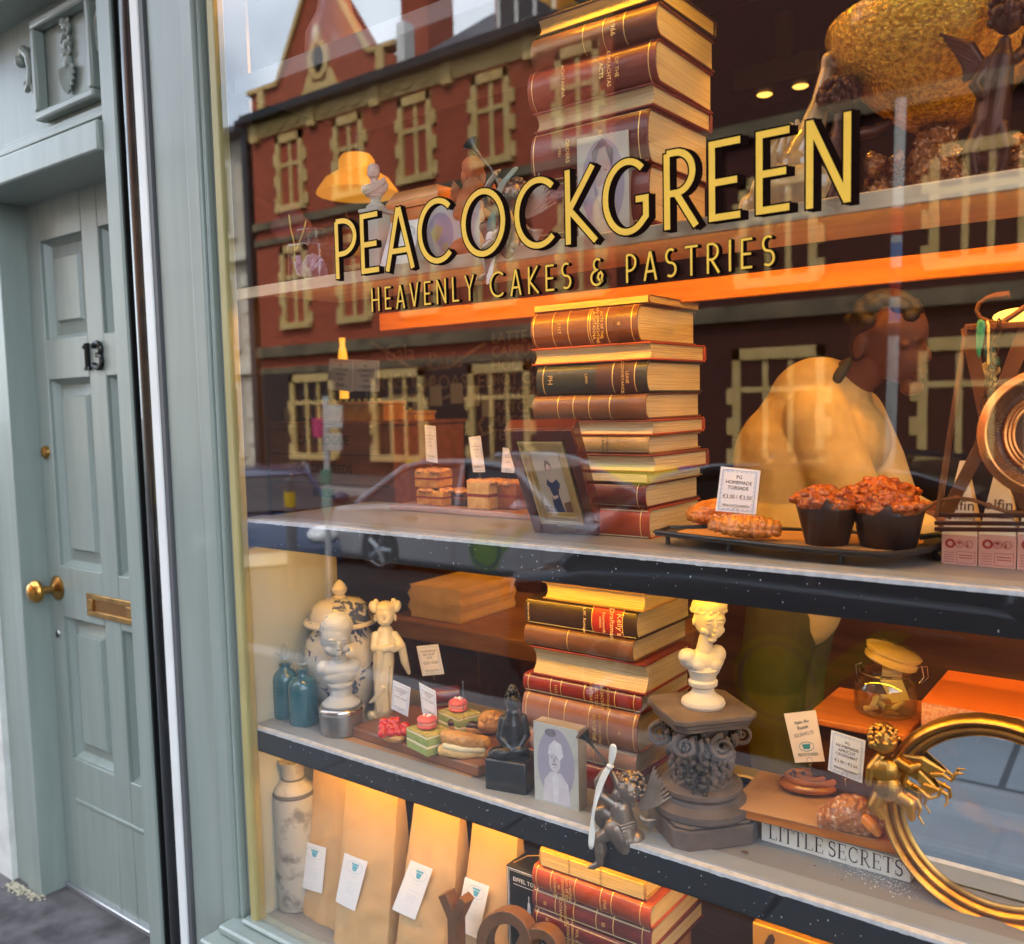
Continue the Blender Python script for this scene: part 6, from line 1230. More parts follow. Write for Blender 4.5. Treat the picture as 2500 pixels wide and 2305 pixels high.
m = MB(); m.lathe([(0, -.018), (Rm*.7, -.018), (Rm*.9, -.006), (Rm*.9, -.009), (Rm*.7, -.021), (0, -.021)], (0, 0, 0), 48, M); m.build('basket_back', mat('wicker_dark', (.07, .028, .01), .6), t)
# tea cartons
cart = mat('carton_pink', (.66, .36, .30), .55, col2=(.60, .31, .25), nscale=6); cart_w = mat('carton_cream', (.76, .66, .50), .5); red_i = mat('carton_red_ink', (.34, .03, .03), .6)
for i, (x0, x1, lab) in enumerate(((1842, 1912, 'pink and cream tea carton with handling symbols, half behind the curled tray foot'), (1914, 1988, 'pink and cream tea carton with handling symbols, second from the curled tray foot'), (1990, 2070, 'pink and cream tea carton cut by the picture edge'))):
    yc = .165; p, q = P(x0, 1097+i*2, yc), P(x1, 1099+i*2, yc); zt_ = P(x0, 1046, yc).z; t = T('tea_carton', lab, 'carton', (p.x, yc, ZM), 'tea cartons behind the iron stand')
    wd = q.x-p.x; m = MB(); m.box((p.x, yc, ZM), (q.x, yc+wd, zt_)); m.build('carton', cart, t, bevel=.0006)
    ap = P(1912, 905, yc).z; c = Vector(((p.x+q.x)/2, yc+wd/2, 0)); k = .10
    m = MB(); m.add([(p.x, yc, zt_+.0004), (q.x, yc, zt_+.0004), (q.x, yc+wd, zt_+.0004), (p.x, yc+wd, zt_+.0004), (c.x-wd*k, c.y-wd*k, ap), (c.x+wd*k, c.y-wd*k, ap), (c.x+wd*k, c.y+wd*k, ap), (c.x-wd*k, c.y+wd*k, ap)], [(3, 2, 1, 0), (4, 5, 6, 7), (0, 1, 5, 4), (1, 2, 6, 5), (2, 3, 7, 6), (3, 0, 4, 7)]); m.build('tapered_top', cart_w, t, smooth=0)
    h = zt_-ZM; m = MB(); e = yc-.0004
    for j in range(3):
        cx_ = p.x+wd*(.25+.26*j); cz_ = ZM+h*.72; r_ = wd*.11
        m.ribbon(arc(cx_, cz_, r_, r_, 0, 360, 24)[:-1], .0007 if j else .0030, e-.0001*j, closed=True, th=.0002)
        if j == 1: m.prism(arc(cx_, cz_+.0005, r_*.6, r_*.55, 0, 180, 12), .0002, XF((0, e-.0002, 0))); m.ribbon([(cx_, cz_), (cx_, cz_-r_*.6)], .0006, e-.0003, th=.0002)
        if j == 2: m.ribbon([(cx_-r_*.3, cz_+r_*.5), (cx_-r_*.3, cz_-r_*.4)], .0012, e-.0003, th=.0002); m.prism(arc(cx_-r_*.3, cz_-r_*.45, .0014, .0014, 0, 360, 10)[:-1], .0002, XF((0, e-.0004, 0)))
    m.ribbon([(p.x+wd*.44, ZM+h*.08), (p.x+wd*.94, ZM+h*.08), (p.x+wd*.94, ZM+h*.46), (p.x+wd*.44, ZM+h*.46)], .0005, e, closed=True, th=.0002)
    for j in range(5): m.ribbon([(p.x+wd*.08, ZM+h*(.42-.08*j)), (p.x+wd*.38, ZM+h*(.42-.08*j))], .0006, e, th=.0002)
    for j in range(2): m.ribbon([(p.x+wd*.5, ZM+h*(.34-.09*j)), (p.x+wd*.88, ZM+h*(.34-.09*j))], .0011, e, th=.0002)
    m.build('symbol_print', red_i, t, smooth=0)
    tz = (ap-zt_); B = basis(Vector((c.x, yc, zt_)), Vector((1, 0, 0)), Vector((0, wd*(.5-k), tz)))
    m = MB(); m.text('olfin', .020, B @ Matrix.Translation((0, -.0006, .040)) @ Matrix.Shear('XZ', 4, (0, .25)) if False else B @ Matrix.Translation((0, -.0006, .040))); m.text('Art of Blending', .006, B @ Matrix.Translation((0, -.0006, .024))); m.build('script_print', mat('carton_brown_ink', (.10, .04, .02), .6), t, smooth=0)
# ---- deeper in the shop
yc = .86
zb = .95
slab('service_counter', 'dark wooden service counter across the shop behind the cakes', 'counter', wood_dk, -1.85, .2, 1.25, 1.8, 0, zb+.06, .006)
p0, p1 = P(532, 1004, yc), P(775, 1004, yc); zt_ = P(650, 826, yc).z; zlo = P(650, 1010, yc).z
t = T('seed_chest', 'dark wooden catalogue chest lettered GARDEN SEEDS behind the cake slices', 'chest', (p0.x, yc, zlo))
cw = mat('chest_wood', (.30, .10, .045), .4, col2=(.2, .065, .03), nscale=3, stretch=(1.2, 10, 10), bump=.1, bscale=20)
m = MB(); m.box((p0.x, yc, zlo), (p1.x, yc+.34, zt_-.012)); m.build('carcass', cw, t, bevel=.003)
m = MB(); m.box((p0.x-.008, yc-.008, zt_-.012), (p1.x+.008, yc+.35, zt_)); m.build('chest_top', cw, t, bevel=.003)
m = MB(); W_ = p1.x-p0.x
for s_, v, sz in (('CATALOGUE', .80, .044), ('GARDEN SEEDS', .50, .040), ('BULBS', .24, .04)): m.text(s_, sz, XF((p0.x+W_*.46, yc-.0015, zlo+(zt_-zlo)*v)))
m.build('lettering', mat('stencil_black', (.008, .006, .005), .5), t, smooth=0)
for v in (.34, .65): m = MB(); m.box((p0.x+.02, yc-.0012, zlo+(zt_-zlo)*v), (p1.x-.02, yc+.004, zlo+(zt_-zlo)*v+.003)); m.build('drawer_gap', black_paint, t, smooth=0)
for u, v in ((.85, .95), (.2, .42)): m = MB(); m.ell((p0.x+W_*u, yc-.006, zlo+(zt_-zlo)*v), .007); m.build('knob', brass, t)
slab('chest_plinth', 'plain dark block under the catalogue chest', 'block', wood_dk, p0.x+.01, p1.x+.3, yc+.02, yc+.36, 0, zlo-.001, .003)
amber_cake = pastry_mat('amber_cake', (.62, .30, .05), (.45, .16, .02), rough=.5, coat=.1)
def tray_cake(lab, x0, x1, yt, yb, dy, mt):
    p, q = P(x0, yb, yc+dy), P(x1, yb, yc+dy); t = T('tray_cake', lab, 'cake', p, 'cakes on the catalogue chest'); z1 = P(x0, yt, yc+dy).z
    m = MB(); m.box((p.x, yc+dy, zt_+.001 if dy < .05 else p.z), (q.x, yc+dy+.10, z1-.012)); m.build('sponge', mt, t, bevel=.004)
    m = MB(); m.box((p.x-.003, yc+dy-.003, z1-.012), (q.x+.003, yc+dy+.103, z1)); m.build('icing', gsug, t, bevel=.004)
    m = MB()
    for k in range(int((q.x-p.x)/.03)): m.ell((p.x+.015+k*.03, yc+dy+.02, z1+.004), .007, seg=8, rings=6)
    m.build('nut', nuts, t)
tray_cake('pale iced cake on top of the catalogue chest', 616, 752, 789, 822, .02, amber_cake)
tray_cake('amber lit cake at the end of the catalogue chest', 700, 812, 806, 826, .12, amber_cake)
price_tag('cream price tag on the chest cakes, tilted', [(645, 702), (691, 704), (690, 767), (641, 761)], yc+.03, L4('LEMON', 'CAKE', '€3.60'), card_p)
price_tag('cream price tag on the chest cakes, upright beside the tilted one', [(690, 704), (742, 706), (742, 766), (691, 765)], yc+.031, L4('CARROT', 'CAKE', '€3.60'), card_p)
f = Fig(671, 702, Y=yc+.2); t = f.thing('amber_bottle', 'slim amber bottle above the chest tags, its glow put into the glass', 'bottle'); f.lathe(671, [(0, 780), (9, 780), (9, 700), (8, 690), (5, 676), (6, 662), (0, 661)], 20); f.build('bottle', mat('glowing_amber', (.85, .42, .03), .15, emis=(1, .45, .04), estr=.35), t, vox=0)  # emission in the glass stands in for light from behind
# chalk menu on the rear wall
yb = 2.3
q0, q1 = P(735, 830, yb), P(1055, 640, yb)
t = T('menu_board', 'brown chalk menu board listing coffees at the back of the shop', 'menu board', (q0.x, yb, q0.z))
m = MB(); m.box((q0.x, yb, q0.z-.3), (q1.x+.3, yb+.03, q1.z+.25)); m.build('board', mat('board_brown', (.07, .018, .010), .6, col2=(.05, .013, .008), nscale=3), t)
chalk = mat('chalk_tan', (.40, .22, .10), .8, col2=(.25, .13, .06), nscale=30)
m = MB()
for k, s_ in enumerate(('LATTE', 'CAPPUCCINO', 'MOCHA', 'HOT CHOCOLATE', 'MATCHA LATTE', 'MATCHA', 'MACCHIATO', 'TEA')): p = P(962, 663+k*27, yb); m.text(s_, .075, XF((p.x, yb-.002, p.z)), align='LEFT')
for s_, x, y, sz in (('Gala', 782, 692, .12), ('Paris', 872, 706, .12), ('FINELY', 772, 748, .11), ('ROASTED', 905, 748, .10)): p = P(x, y, yb); m.text(s_, sz, XF((p.x, yb-.002, p.z)))
m.build('chalk_lettering', chalk, t, smooth=0)
m = MB(); s2 = mpp(P(850, 720, yb))
def px(pts): return [(P(x, y, yb).x, P(x, y, yb).z) for x, y in pts]
for pts in ([(725, 668), (760, 690), (800, 718), (835, 722), (838, 712)], [(830, 722), (845, 722), (880, 718), (920, 690), (950, 672)], [(828, 735), (838, 748), (828, 762), (818, 752)], [(850, 735), (838, 748), (848, 764), (862, 752)], [(760, 785), (800, 775), (840, 790), (880, 775), (940, 785)], [(948, 815), (938, 830), (945, 850), (960, 846), (958, 832)]): m.ribbon(px(pts), .016, yb-.003, th=.002)
m.build('chalk_scroll', chalk, t, smooth=0)
for k, (x, y) in enumerate(((778, 790), (818, 790), (852, 775), (893, 770), (925, 775), (955, 795), (870, 850), (806, 878), (600, 800), (565, 815), (578, 865))):
    p = P(x, y, 1.95); m = MB(); m.box((p.x-.035, 1.95, p.z-.045), (p.x+.035, 1.953, p.z+.045), None); o = m.build('hanging_card', mat('buff_card', (.42, .34, .20), .7), smooth=0)
    o['label'] = 'small buff paper card hung on a string across the back of the shop'; o['category'] = 'card'; o['group'] = 'buff cards strung across the shop'
# ---- the man behind the counter, bent forward
f = Fig(1590, 1480, Y=.92, turn=0); f.rz = 0; f.M = XF(f.b, rz=-8)
t = f.thing('person', 'man bent forward in profile, cream jumper with dark collar, olive trousers, facing the picture edge', 'person')
skin = mat('skin', (.15, .05, .02), .7, col2=(.12, .04, .016), nscale=10); jum = mat('cream_jumper', (.66, .47, .19), .9, col2=(.58, .40, .15), nscale=30, bump=.2, bscale=90)
# head and neck, arms' hands: one skin
f.c([(1655, 755, 0), (1690, 735, 0), (1712, 712, 0)], [42, 36, 34])
f.e(1735, 672, 62, 66, 52, 0, (0, 18, 0)).e(1752, 718, 44, 40, 40, 0, (0, 20, 0)).e(1790, 705, 12, 22, 11, 0, (0, -30, 0)).e(1798, 716, 9, 8, 8).e(1786, 740, 10, 6, 18).e(1784, 750, 10, 5, 16).e(1772, 768, 20, 14, 24).e(1786, 686, 8, 6, 30)
f.e(1700, 692, 12, 24, 8, -50, (0, 12, 0)).e(1772, 694, 9, 6, 9, -36)
for s_ in (-1, 1): f.c([(1815, 985, 30*s_), (1850, 1010, 20*s_)], [20, 15]); [f.c([(1852+k*3, 1006+k*7, 20*s_-4+k*5), (1876, 1012+k*8, 18*s_+k*4), (1888, 1024+k*7, 14*s_+k*4)], [7, 6.5, 5.5]) for k in range(4)]; f.c([(1846, 1002, 8*s_), (1868, 996, 2*s_)], [8, 6.5])
f.build('body', skin, t, vox=3.2, sm=7)
for k in range(60): a = random.uniform(0, 6.28); b_ = random.uniform(.15, 1.5); f.e(1728+math.cos(a)*math.cos(b_)*62-4, 664-math.sin(b_)*62, 15, 12, 15, math.sin(a)*math.cos(b_)*52)
f.e(1690, 690, 26, 40, 44).e(1708, 650, 44, 40, 52); f.build('hair', mat('dark_hair', (.022, .012, .008), .6), t, vox=3.2, sm=2)
f.c([(1560, 1010, 0), (1565, 900, 0), (1600, 800, 0), (1655, 762, 0)], [122, 128, 96, 46]); f.c([(1560, 1010, 0), (1560, 1120, 0), (1550, 1180, 0)], [118, 100, 92])
f.e(1640, 860, 90, 86, 100)
for s_ in (-1, 1): f.c([(1632, 822, 70*s_), (1672, 910, 74*s_), (1716, 985, 66*s_)], [62, 60, 46]); f.c([(1716, 985, 66*s_), (1770, 1000, 50*s_), (1812, 1000, 34*s_)], [42, 34, 25])
f.build('jumper', jum, t, vox=3.6, sm=30)
f.m.tube([f.w(1655+math.cos(a)*18-math.sin(a)*0, 758-math.cos(a)*44, math.sin(a)*50) for a in [rad(k*20) for k in range(18)]], 10*f.s, 10, closed=True); f.build('collar', mat('dark_green_collar', (.05, .05, .02), .7), t, vox=0)
for s_ in (-1, 1): f.c([(1550, 1180, 36*s_), (1525, 1340, 42*s_), (1540, 1520, 40*s_), (1548, 1700, 40*s_)], [72, 62, 50, 40])
f.build('trousers', mat('olive_trousers', (.10, .085, .02), .8, col2=(.075, .06, .015), nscale=16), t, vox=4.5, sm=4)
for s_ in (-1, 1): f.c([(1552, 1760, 40*s_), (1620, 1775, 42*s_)], [32, 26])
f.build('shoe', mat('shoe_black', (.02, .018, .015), .4), t, vox=4.5)
# ================================================================ upper shelf
ZU = 1.7522
a, b = P(1139, 474, .085), P(1232, 462, .085); c = b+Vector((.012, .03, 0))
portrait_block('aged picture block with a faded print of a long bearded man, on the upper shelf', Vector((a.x, .075, 0)), Vector((b.x, .085, 0)), Vector((b.x+.004, .115, 0)), P(1139, 272, .08).z, ZU, kind='beard')
f = Fig(614, 540, Y=.10); f.b.z = ZU; t = f.thing('crystal_jar', 'square cut glass jar with a flat lid and violet shards inside', 'jar')
m = MB(); M = XF(f.b, rz=20); q = 37*f.s; h = 76*f.s
m.box((-q, -q, 0), (q, q, h), M); m.build('glass_body', clear, t, bevel=.006, bseg=3)
m = MB(); m.box((-q*.62, -q*.62, h), (q*.62, q*.62, h+30*f.s), M); m.build('lid', clear, t, bevel=.005, bseg=3)
m = MB()
for k in range(26): m.box((-.005, -.001, -.012), (.005, .001, .012), M @ XF((random.uniform(-q*.7, q*.7), random.uniform(-q*.7, q*.7), random.uniform(.014, h*.62)), random.uniform(-40, 40), random.uniform(-40, 40), random.uniform(0, 180)))
m.build('paper_shard', mat('violet_paper', (.30, .20, .38), .6, col2=(.6, .58, .66), nscale=60), t, smooth=0)
f = Fig(574, 520, Y=.22); f.b.z = ZU; t = f.thing('red_flower', 'dark red three petalled paper flower behind the crystal jar', 'flower')
for k, (x, y) in enumerate(((574, 424), (556, 446), (590, 446))): M = f.M @ XF(f.p(x, y, 2*k)) @ Matrix.Rotation(rad(90), 4, 'X'); f.m.lathe([(0, .004), (20*f.s, .002), (23*f.s, 0), (20*f.s, -.002), (0, -.003)], (0, 0, 0), 28, M)
f.build('petal', mat('dark_red_paper', (.14, .012, .012), .5), t, vox=0)
f.m.tube([f.w(570, 424, -5), f.w(572, 450, -6), f.w(578, 480, -4), f.w(576, 524)], .0016, 6); f.m.tube([f.w(602, 434, -4), f.w(594, 460, -4), f.w(580, 490)], .0016, 6); f.build('stem', mat('gold_wire', (.55, .33, .08), .35, .8), t, vox=0)
f = Fig(666, 480, Y=.27); t = f.thing('domed_cloche', 'dark brown wooden dome with a spired finial on the upper shelf', 'dome'); f.b.z = ZU; f.by = 530; f.M = XF(f.b, rz=f.rz)
f.lathe(666, [(0, 530), (58, 530), (60, 470), (64, 462), (60, 440), (48, 418), (26, 404), (10, 400), (0, 399)], 40); f.build('dome', mat('dome_wood', (.16, .045, .025), .4, col2=(.09, .025, .014), nscale=8), t, vox=0)
f.lathe(680, [(6, 400), (5, 394), (8, 388), (7, 382), (2, 376), (0, 366)], 16); f.build('finial', mat('finial_dark', (.10, .04, .02), .35), t, vox=0)
f = Fig(740, 531, Y=.10); f.b.z = ZU; f.by = 532; f.M = XF(f.b, rz=f.rz); zp = ZU+126*f.s
t = T('white_plinth', 'square white plinth carrying the small robed bust', 'plinth', f.b); q = 20*f.s; M = XF(f.b, rz=8); m = MB(); m.box((-q, -q, 0), (q, q, 116*f.s), M); m.box((-q*1.25, -q*1.25, 116*f.s), (q*1.25, q*1.25, 124*f.s), M); m.box((-q*1.2, -q*1.2, 0), (q*1.2, q*1.2, 6*f.s), M); m.build('plinth_block', plaster, t, bevel=.002)
g = Fig(743, 404, Y=.10); g.b = f.b+Vector((0, 0, 124.5*f.s)); g.s = f.s; g.M = XF(g.b, rz=g.rz); t = g.thing('robed_bust', 'small white bust of a robed man on the square plinth', 'bust')
g.lathe(743, [(0, 404), (19, 404), (19, 398), (11, 392), (9, 386), (14, 378), (0, 374)], 24); g.e(743, 368, 23, 14, 14, 0, (0, -14, 0)).e(724, 366, 8, 9, 9).e(760, 358, 9, 10, 9).c([(742, 358, 0), (741, 344, 0)], [8, 7]); g.e(741, 334, 12, 15, 13).e(741, 326, 12, 10, 13, 1).e(741, 336, 2, 4, 3, -13).e(741, 342, 4, 1.4, 2, -12).e(730, 336, 2, 4, 3)
for k in range(4): g.c([(726, 376-k*5, -12), (745, 368-k*4, -15), (762, 352-k*2, -11)], [2.2, 2.4, 2])
g.build('bust', plaster, t, vox=.75, sm=1)
ya = .20; p, q = P(756, 440, ya), P(858, 430, ya); t = T('gilded_box', 'orange gilded casket with a sloped patterned lid on the upper shelf', 'casket', (p.x, ya, ZU)); zl = P(806, 404, ya).z; zt_ = P(806, 366, ya).z
oro = mat('orange_gilt', (.70, .24, .03), .35, .2, col2=(.55, .15, .02), nscale=20)
m = MB(); m.box((p.x+.006, ya+.004, ZU), (q.x-.006, ya+.10, zl)); m.build('casket_body', oro, t, bevel=.002)
m = MB(); k = .014; m.add([(p.x, ya, zl), (q.x, ya, zl), (q.x, ya+.106, zl), (p.x, ya+.106, zl), (p.x, ya, zl+.014), (q.x, ya, zl+.014), (q.x, ya+.106, zl+.014), (p.x, ya+.106, zl+.014), (p.x+k, ya+k, zt_), (q.x-k, ya+k, zt_), (q.x-k, ya+.092, zt_), (p.x+k, ya+.092, zt_)], [(3, 2, 1, 0), (0, 1, 5, 4), (1, 2, 6, 5), (2, 3, 7, 6), (3, 0, 4, 7), (4, 5, 9, 8), (5, 6, 10, 9), (6, 7, 11, 10), (7, 4, 8, 11), (8, 9, 10, 11)]); m.build('casket_lid', oro, t)
m = MB(); e = ya-.0006
m.ribbon([(p.x+.002, zl+.0135), (q.x-.002, zl+.0135)], .0012, e, th=.0003); m.ribbon([(p.x+.002, zl+.001), (q.x-.002, zl+.001)], .0012, e, th=.0003)
for j in range(4): x = p.x+(q.x-p.x)*(.14+.24*j); m.ribbon(arc(x, (zl+ZU)/2+.012, .009, .011, 0, 360, 14)[:-1], .0012, e+.004, closed=True, th=.0003)
m.build('gilt_pattern', mat('gold_line', (.9, .6, .15), .4), t, smooth=0)
# leaflet
t = T('menu_leaflet', 'white tent fold leaflet with a teal cup emblem behind the gilt A', 'leaflet', P(780, 525, .09)); tl, tr, br_, bl = P(765, 436, .12), P(822, 428, .14), P(806, 516, .07), P(742, 526, .06)
bl.z = ZU; br_.z = ZU; n = (tr-tl).cross(bl-tl).normalized(); n = -n if n.y > 0 else n
m = MB(); m.add([tl, tr, br_, bl, tl-n*.001, tr-n*.001, br_-n*.001, bl-n*.001], [(0, 3, 2, 1), (4, 5, 6, 7), (0, 1, 5, 4), (1, 2, 6, 5), (2, 3, 7, 6), (3, 0, 4, 7)]); m.add([tl-n*.001, tr-n*.001, tr+Vector((.01, .03, 0))*1., tl+Vector((.01, .03, 0)), Vector((tl.x+.012, tl.y+.05, ZU)), Vector((tr.x+.012, tr.y+.05, ZU))], [(0, 1, 5, 4)]); m.build('leaflet_card', card_w, t, smooth=0)
U2 = lambda u, v: bl+(br_-bl)*u+(tl-bl)*v+((tr-tl)-(br_-bl))*u*v+n*.0004
def lay2(mb): mb.v = [U2(v.x, v.z)-n*v.y for v in mb.v]; return mb
m = MB(); m.prism([(.55, .78), (.8, .78), (.74, .62), (.61, .62)], .0002); m.ribbon(arc(.67, .70, .22, .16, 0, 360, 24)[:-1], .016, 0, closed=True, th=.0002); m.ribbon([(.2, .34), (.5, .34)], .03, 0, th=.0002); lay2(m).build('cup_print', teal, t, smooth=0)
# canvas picture
t = T('canvas_picture', 'pale canvas print of a globe and blossom standing behind the gilt C', 'canvas', P(880, 505, .17)); p, q = P(829, 500, .15), P(939, 490, .17); zt_ = P(880, 398, .16).z
B = basis(Vector((p.x, p.y, ZU)), Vector((q.x-p.x, q.y-p.y, 0)), Vector((0, .03, 1))); Wd = Vector((q.x-p.x, q.y-p.y, 0)).length; H = zt_-ZU
m = MB(); m.box((0, 0, 0), (Wd, .018, H), B); m.build('canvas', mat('canvas_pale', (.50, .54, .54), .7, col2=(.56, .48, .46), nscale=8), t, bevel=.001)
def cv_(n_, mt, shapes, off):
    m = MB()
    for i, s_ in enumerate(shapes): m.prism([(x*Wd, z*H) for x, z in s_], .0002, B @ Matrix.Translation((0, -.0004-off-.00005*i, 0)))
    m.build(n_, mt, t, smooth=0)
cv_('globe_print', mat('print_blue', (.24, .28, .40), .7, col2=(.38, .34, .44), nscale=20), [arc(.30, .55, .24, .34, 0, 360, 28)[:-1]], 0)
cv_('land_print', mat('print_olive', (.36, .34, .16), .7), [[(.14, .6), (.24, .72), (.36, .66), (.3, .5), (.2, .44)], [(.34, .4), (.46, .44), (.44, .3), (.36, .3)]], .0003)
cv_('blossom_print', mat('print_pink', (.60, .46, .48), .7, col2=(.42, .30, .36), nscale=30), [[(.55, .2), (.7, .5), (.66, .8), (.8, .9), (.95, .8), (.9, .5), (.98, .3), (.8, .1)], [(.2, .2), (.4, .3), (.6, .22), (.5, .08), (.3, .06)]], .0001)
# orange angel
f = Fig(930, 500, Y=.20); f.clip = True; f.b.z = ZU; f.by = 505; f.M = XF(f.b, rz=f.rz); t = f.thing('angel_statue', 'kneeling terracotta angel with tall folded wings lit orange', 'statue')
terra = mat('terracotta', (.52, .16, .035), .6, col2=(.34, .09, .02), nscale=14, bump=.3, bscale=40)
f.c([(926, 495, 0), (924, 440, 0), (922, 385, -4), (930, 350, -6)], [38, 32, 28, 22]); f.e(930, 312, 19, 20, 18, -4).c([(912, 360, -8), (900, 400, -22), (930, 392, -28)], [12, 11, 9]).c([(952, 360, -6), (962, 400, -18), (936, 392, -28)], [12, 11, 9]); f.c([(905, 470, -16), (950, 480, -14)], [26, 24]); f.build('angel_body', terra, t, vox=1.6, sm=2)
f.e(930, 304, 22, 20, 20, 2).e(914, 325, 8, 18, 10).e(947, 325, 8, 18, 10); f.build('hair', terra, t, vox=1.6, sm=2)
for s_ in (-1, 1):
    for k in range(7): f.m.tube([f.w(930+s_*18, 370, 16), f.w(930+s_*(34+k*2), 330+k*8, 22), f.w(930+s_*(46-k*2), 395+k*14, 20)], [5*f.s, 9*f.s, 3*f.s], 8, flat=.45)
f.build('wing', terra, t, vox=1.8, sm=1)
# second cherub with its ribbon, copied to the upper shelf edge
dv = P(1010, 505, .034)-ch.location+Vector((0, 0, 0)); dv = Vector((dv.x, 0, ZU-.8202))
c2 = copy_tree(ch); c2.location = ch.location+Vector((P(1000, 480, .034).x-ch.location.x, .0, ZU-ZL)); c2['label'] = 'bronze cherub seated on the upper shelf edge, dark behind the gilt letters'
t = T('bird_ribbon', 'teal and white ribbon hanging past the upper shelf edge behind the gilt O', 'ribbon', P(965, 430, .016))
def rib2(n_, q, mt, Y=.012):
    m = MB(); m.add([P(x, z, Y+dy) for a_, b_, z, dy in q for x in (a_, b_)], [(2*k, 2*k+1, 2*k+3, 2*k+2) for k in range(len(q)-1)]); o = m.build(n_, mt, t, smooth=80, sub=2); k = o.modifiers.new('s', 'SOLIDIFY'); k.thickness = .0005
rib2('grey_tail', [(1006, 1018, 326, .01), (996, 1008, 338, .006), (986, 1000, 348, .003), (972, 986, 366, .002), (968, 980, 390, .001), (962, 976, 412, .002)], mat('grey_green_satin', (.22, .27, .20), .35))
rib2('teal_knot', [(962, 974, 412, .002), (955, 972, 428, .001), (952, 969, 446, .0), (955, 965, 458, .0)], mat('teal_satin', (.01, .16, .16), .3))
rib2('white_tail', [(952, 968, 452, -.001), (949, 972, 476, .0), (951, 970, 500, .001), (953, 965, 530, .0), (952, 963, 548, -.001), (952, 955, 558, -.001)], satin, .009)
# glass swan
f = Fig(1560, 408, Y=.13); f.clip = True; f.b.z = ZU; f.by = 425; f.M = XF(f.b, rz=f.rz); t = f.thing('glass_swan', 'amber and clear blown glass swan behind the gilt E', 'glass swan')
sw = mat('swan_glass', (.80, .46, .12), .06, col2=(.62, .50, .34), nscale=6, coat=.8, trans=.45, ior=1.4)
f.c([(1480, 400, 0), (1530, 380, 0), (1590, 372, 0), (1630, 385, 0)], [32, 62, 58, 40]); f.c([(1560, 330, 0), (1585, 270, 0), (1602, 210, 0), (1616, 150, 0), (1618, 136, -6)], [44, 28, 17, 14, 15]); f.c([(1618, 136, -6), (1630, 150, -14)], [10, 5]); f.build('swan_body', sw, t, vox=1.6, sm=3)
for k in range(5): f.m.tube([f.w(1500+k*16, 350, -30+k*10), f.w(1490+k*18, 310-k*4, -44+k*12), f.w(1520+k*10, 268-k*8, -30+k*10)], [9*f.s, 12*f.s, 5*f.s], 10, flat=.4)
f.build('wing', sw, t, vox=1.5, sm=2)
# amber bowl and its cherubs
f = Fig(1830, 380, Y=.19); f.clip = True; f.b.z = ZU; f.by = 395; f.M = XF(f.b, rz=f.rz)
t = f.thing('glass_centrepiece', 'wide textured amber glass bowl held up on bronze cherubs and rocks', 'centrepiece')
amb = mat('amber_bowl', (.85, .48, .05), .2, .75, col2=(.45, .19, .01), nscale=160, bump=.9, bscale=240, coat=.5, trans=.1, lo=.38, hi=.62)
f.lathe(1838, [(0, 246), (56, 244), (70, 236), (120, 196), (172, 140), (204, 90), (214, 56), (212, 44), (206, 44), (208, 58), (196, 92), (164, 138), (112, 190), (60, 230), (0, 238)], 64); f.build('bowl', amb, t, vox=0, smooth=60)
rock = mat('amber_rock', (.30, .11, .02), .25, .4, col2=(.16, .05, .01), nscale=18, bump=.5, bscale=50, coat=.4)
for k in range(110): f.e(1690+random.uniform(0, 330), 300+random.uniform(0, 86), random.uniform(9, 22), random.uniform(9, 20), 18, random.uniform(-45, 40))
f.e(1830, 268, 40, 30, 40).e(1830, 330, 60, 60, 50); f.build('rock_base', rock, t, vox=2., sm=0, disp=(.014, .012))
dkb = mat('dark_bronze_red', (.07, .025, .012), .35, .6, col2=(.03, .012, .008), nscale=20, bump=.3, bscale=60)
f.c([(1668, 390, -46), (1672, 320, -50), (1664, 262, -52), (1660, 214, -54)], [34, 34, 28, 14]); f.e(1658, 178, 30, 32, 30, -56).c([(1640, 256, -58), (1630, 300, -66), (1650, 330, -74)], [13, 12, 9]).c([(1690, 250, -50), (1720, 246, -40), (1745, 230, -30)], [13, 11, 8]); f.c([(1655, 350, -60), (1640, 400, -70)], [20, 14]); f.build('cherub', dkb, t, vox=1.6, sm=2)
for k in range(90): a = random.uniform(0, 6.28); b_ = random.uniform(-.6, 1.5); f.e(1656+math.cos(a)*math.cos(b_)*36, 174-math.sin(b_)*32, 8, None, None, -56+math.sin(a)*math.cos(b_)*34)
f.build('cherub_hair', dkb, t, vox=1.4, sm=1)
t0 = t; f = Fig(1942, 386, Y=.06); f.clip = True; f.b.z = ZU; f.by = 388; f.M = XF(f.b, rz=f.rz)
f.c([(1932, 350, 0), (1936, 285, 0), (1944, 220, 0), (1952, 170, 0), (1958, 136, 0)], [28, 34, 31, 24, 11]); f.e(1964, 92, 28, 32, 28).c([(1932, 170, -6), (1908, 210, -16), (1922, 240, -22)], [12, 11, 8]).c([(1978, 168, 4), (1994, 150, 16), (2002, 104, 22)], [12, 11, 8]); f.c([(1920, 300, -10), (1902, 340, -20), (1910, 382, -14)], [20, 15, 11]); f.c([(1950, 300, -10), (1960, 340, -18), (1954, 382, -14)], [20, 15, 11]); f.build('cherub', dkb, t0, vox=1.6, sm=2)
for k in range(100): a = random.uniform(0, 6.28); b_ = random.uniform(-.7, 1.5); f.e(1964+math.cos(a)*math.cos(b_)*33, 80-math.sin(b_)*34, 8, None, None, 2+math.sin(a)*math.cos(b_)*33)
f.build('cherub_hair', dkb, t0, vox=1.4, sm=1)
for k in range(9): f.m.tube([f.w(1932, 180, 14), f.w(1900-k*2, 126+k*8, 12), f.w(1844+k*7, 96+k*11, 8)], [7*f.s, 11*f.s, 4*f.s], 8, flat=.45)
f.build('cherub_wing', dkb, t0, vox=1.6, sm=1)
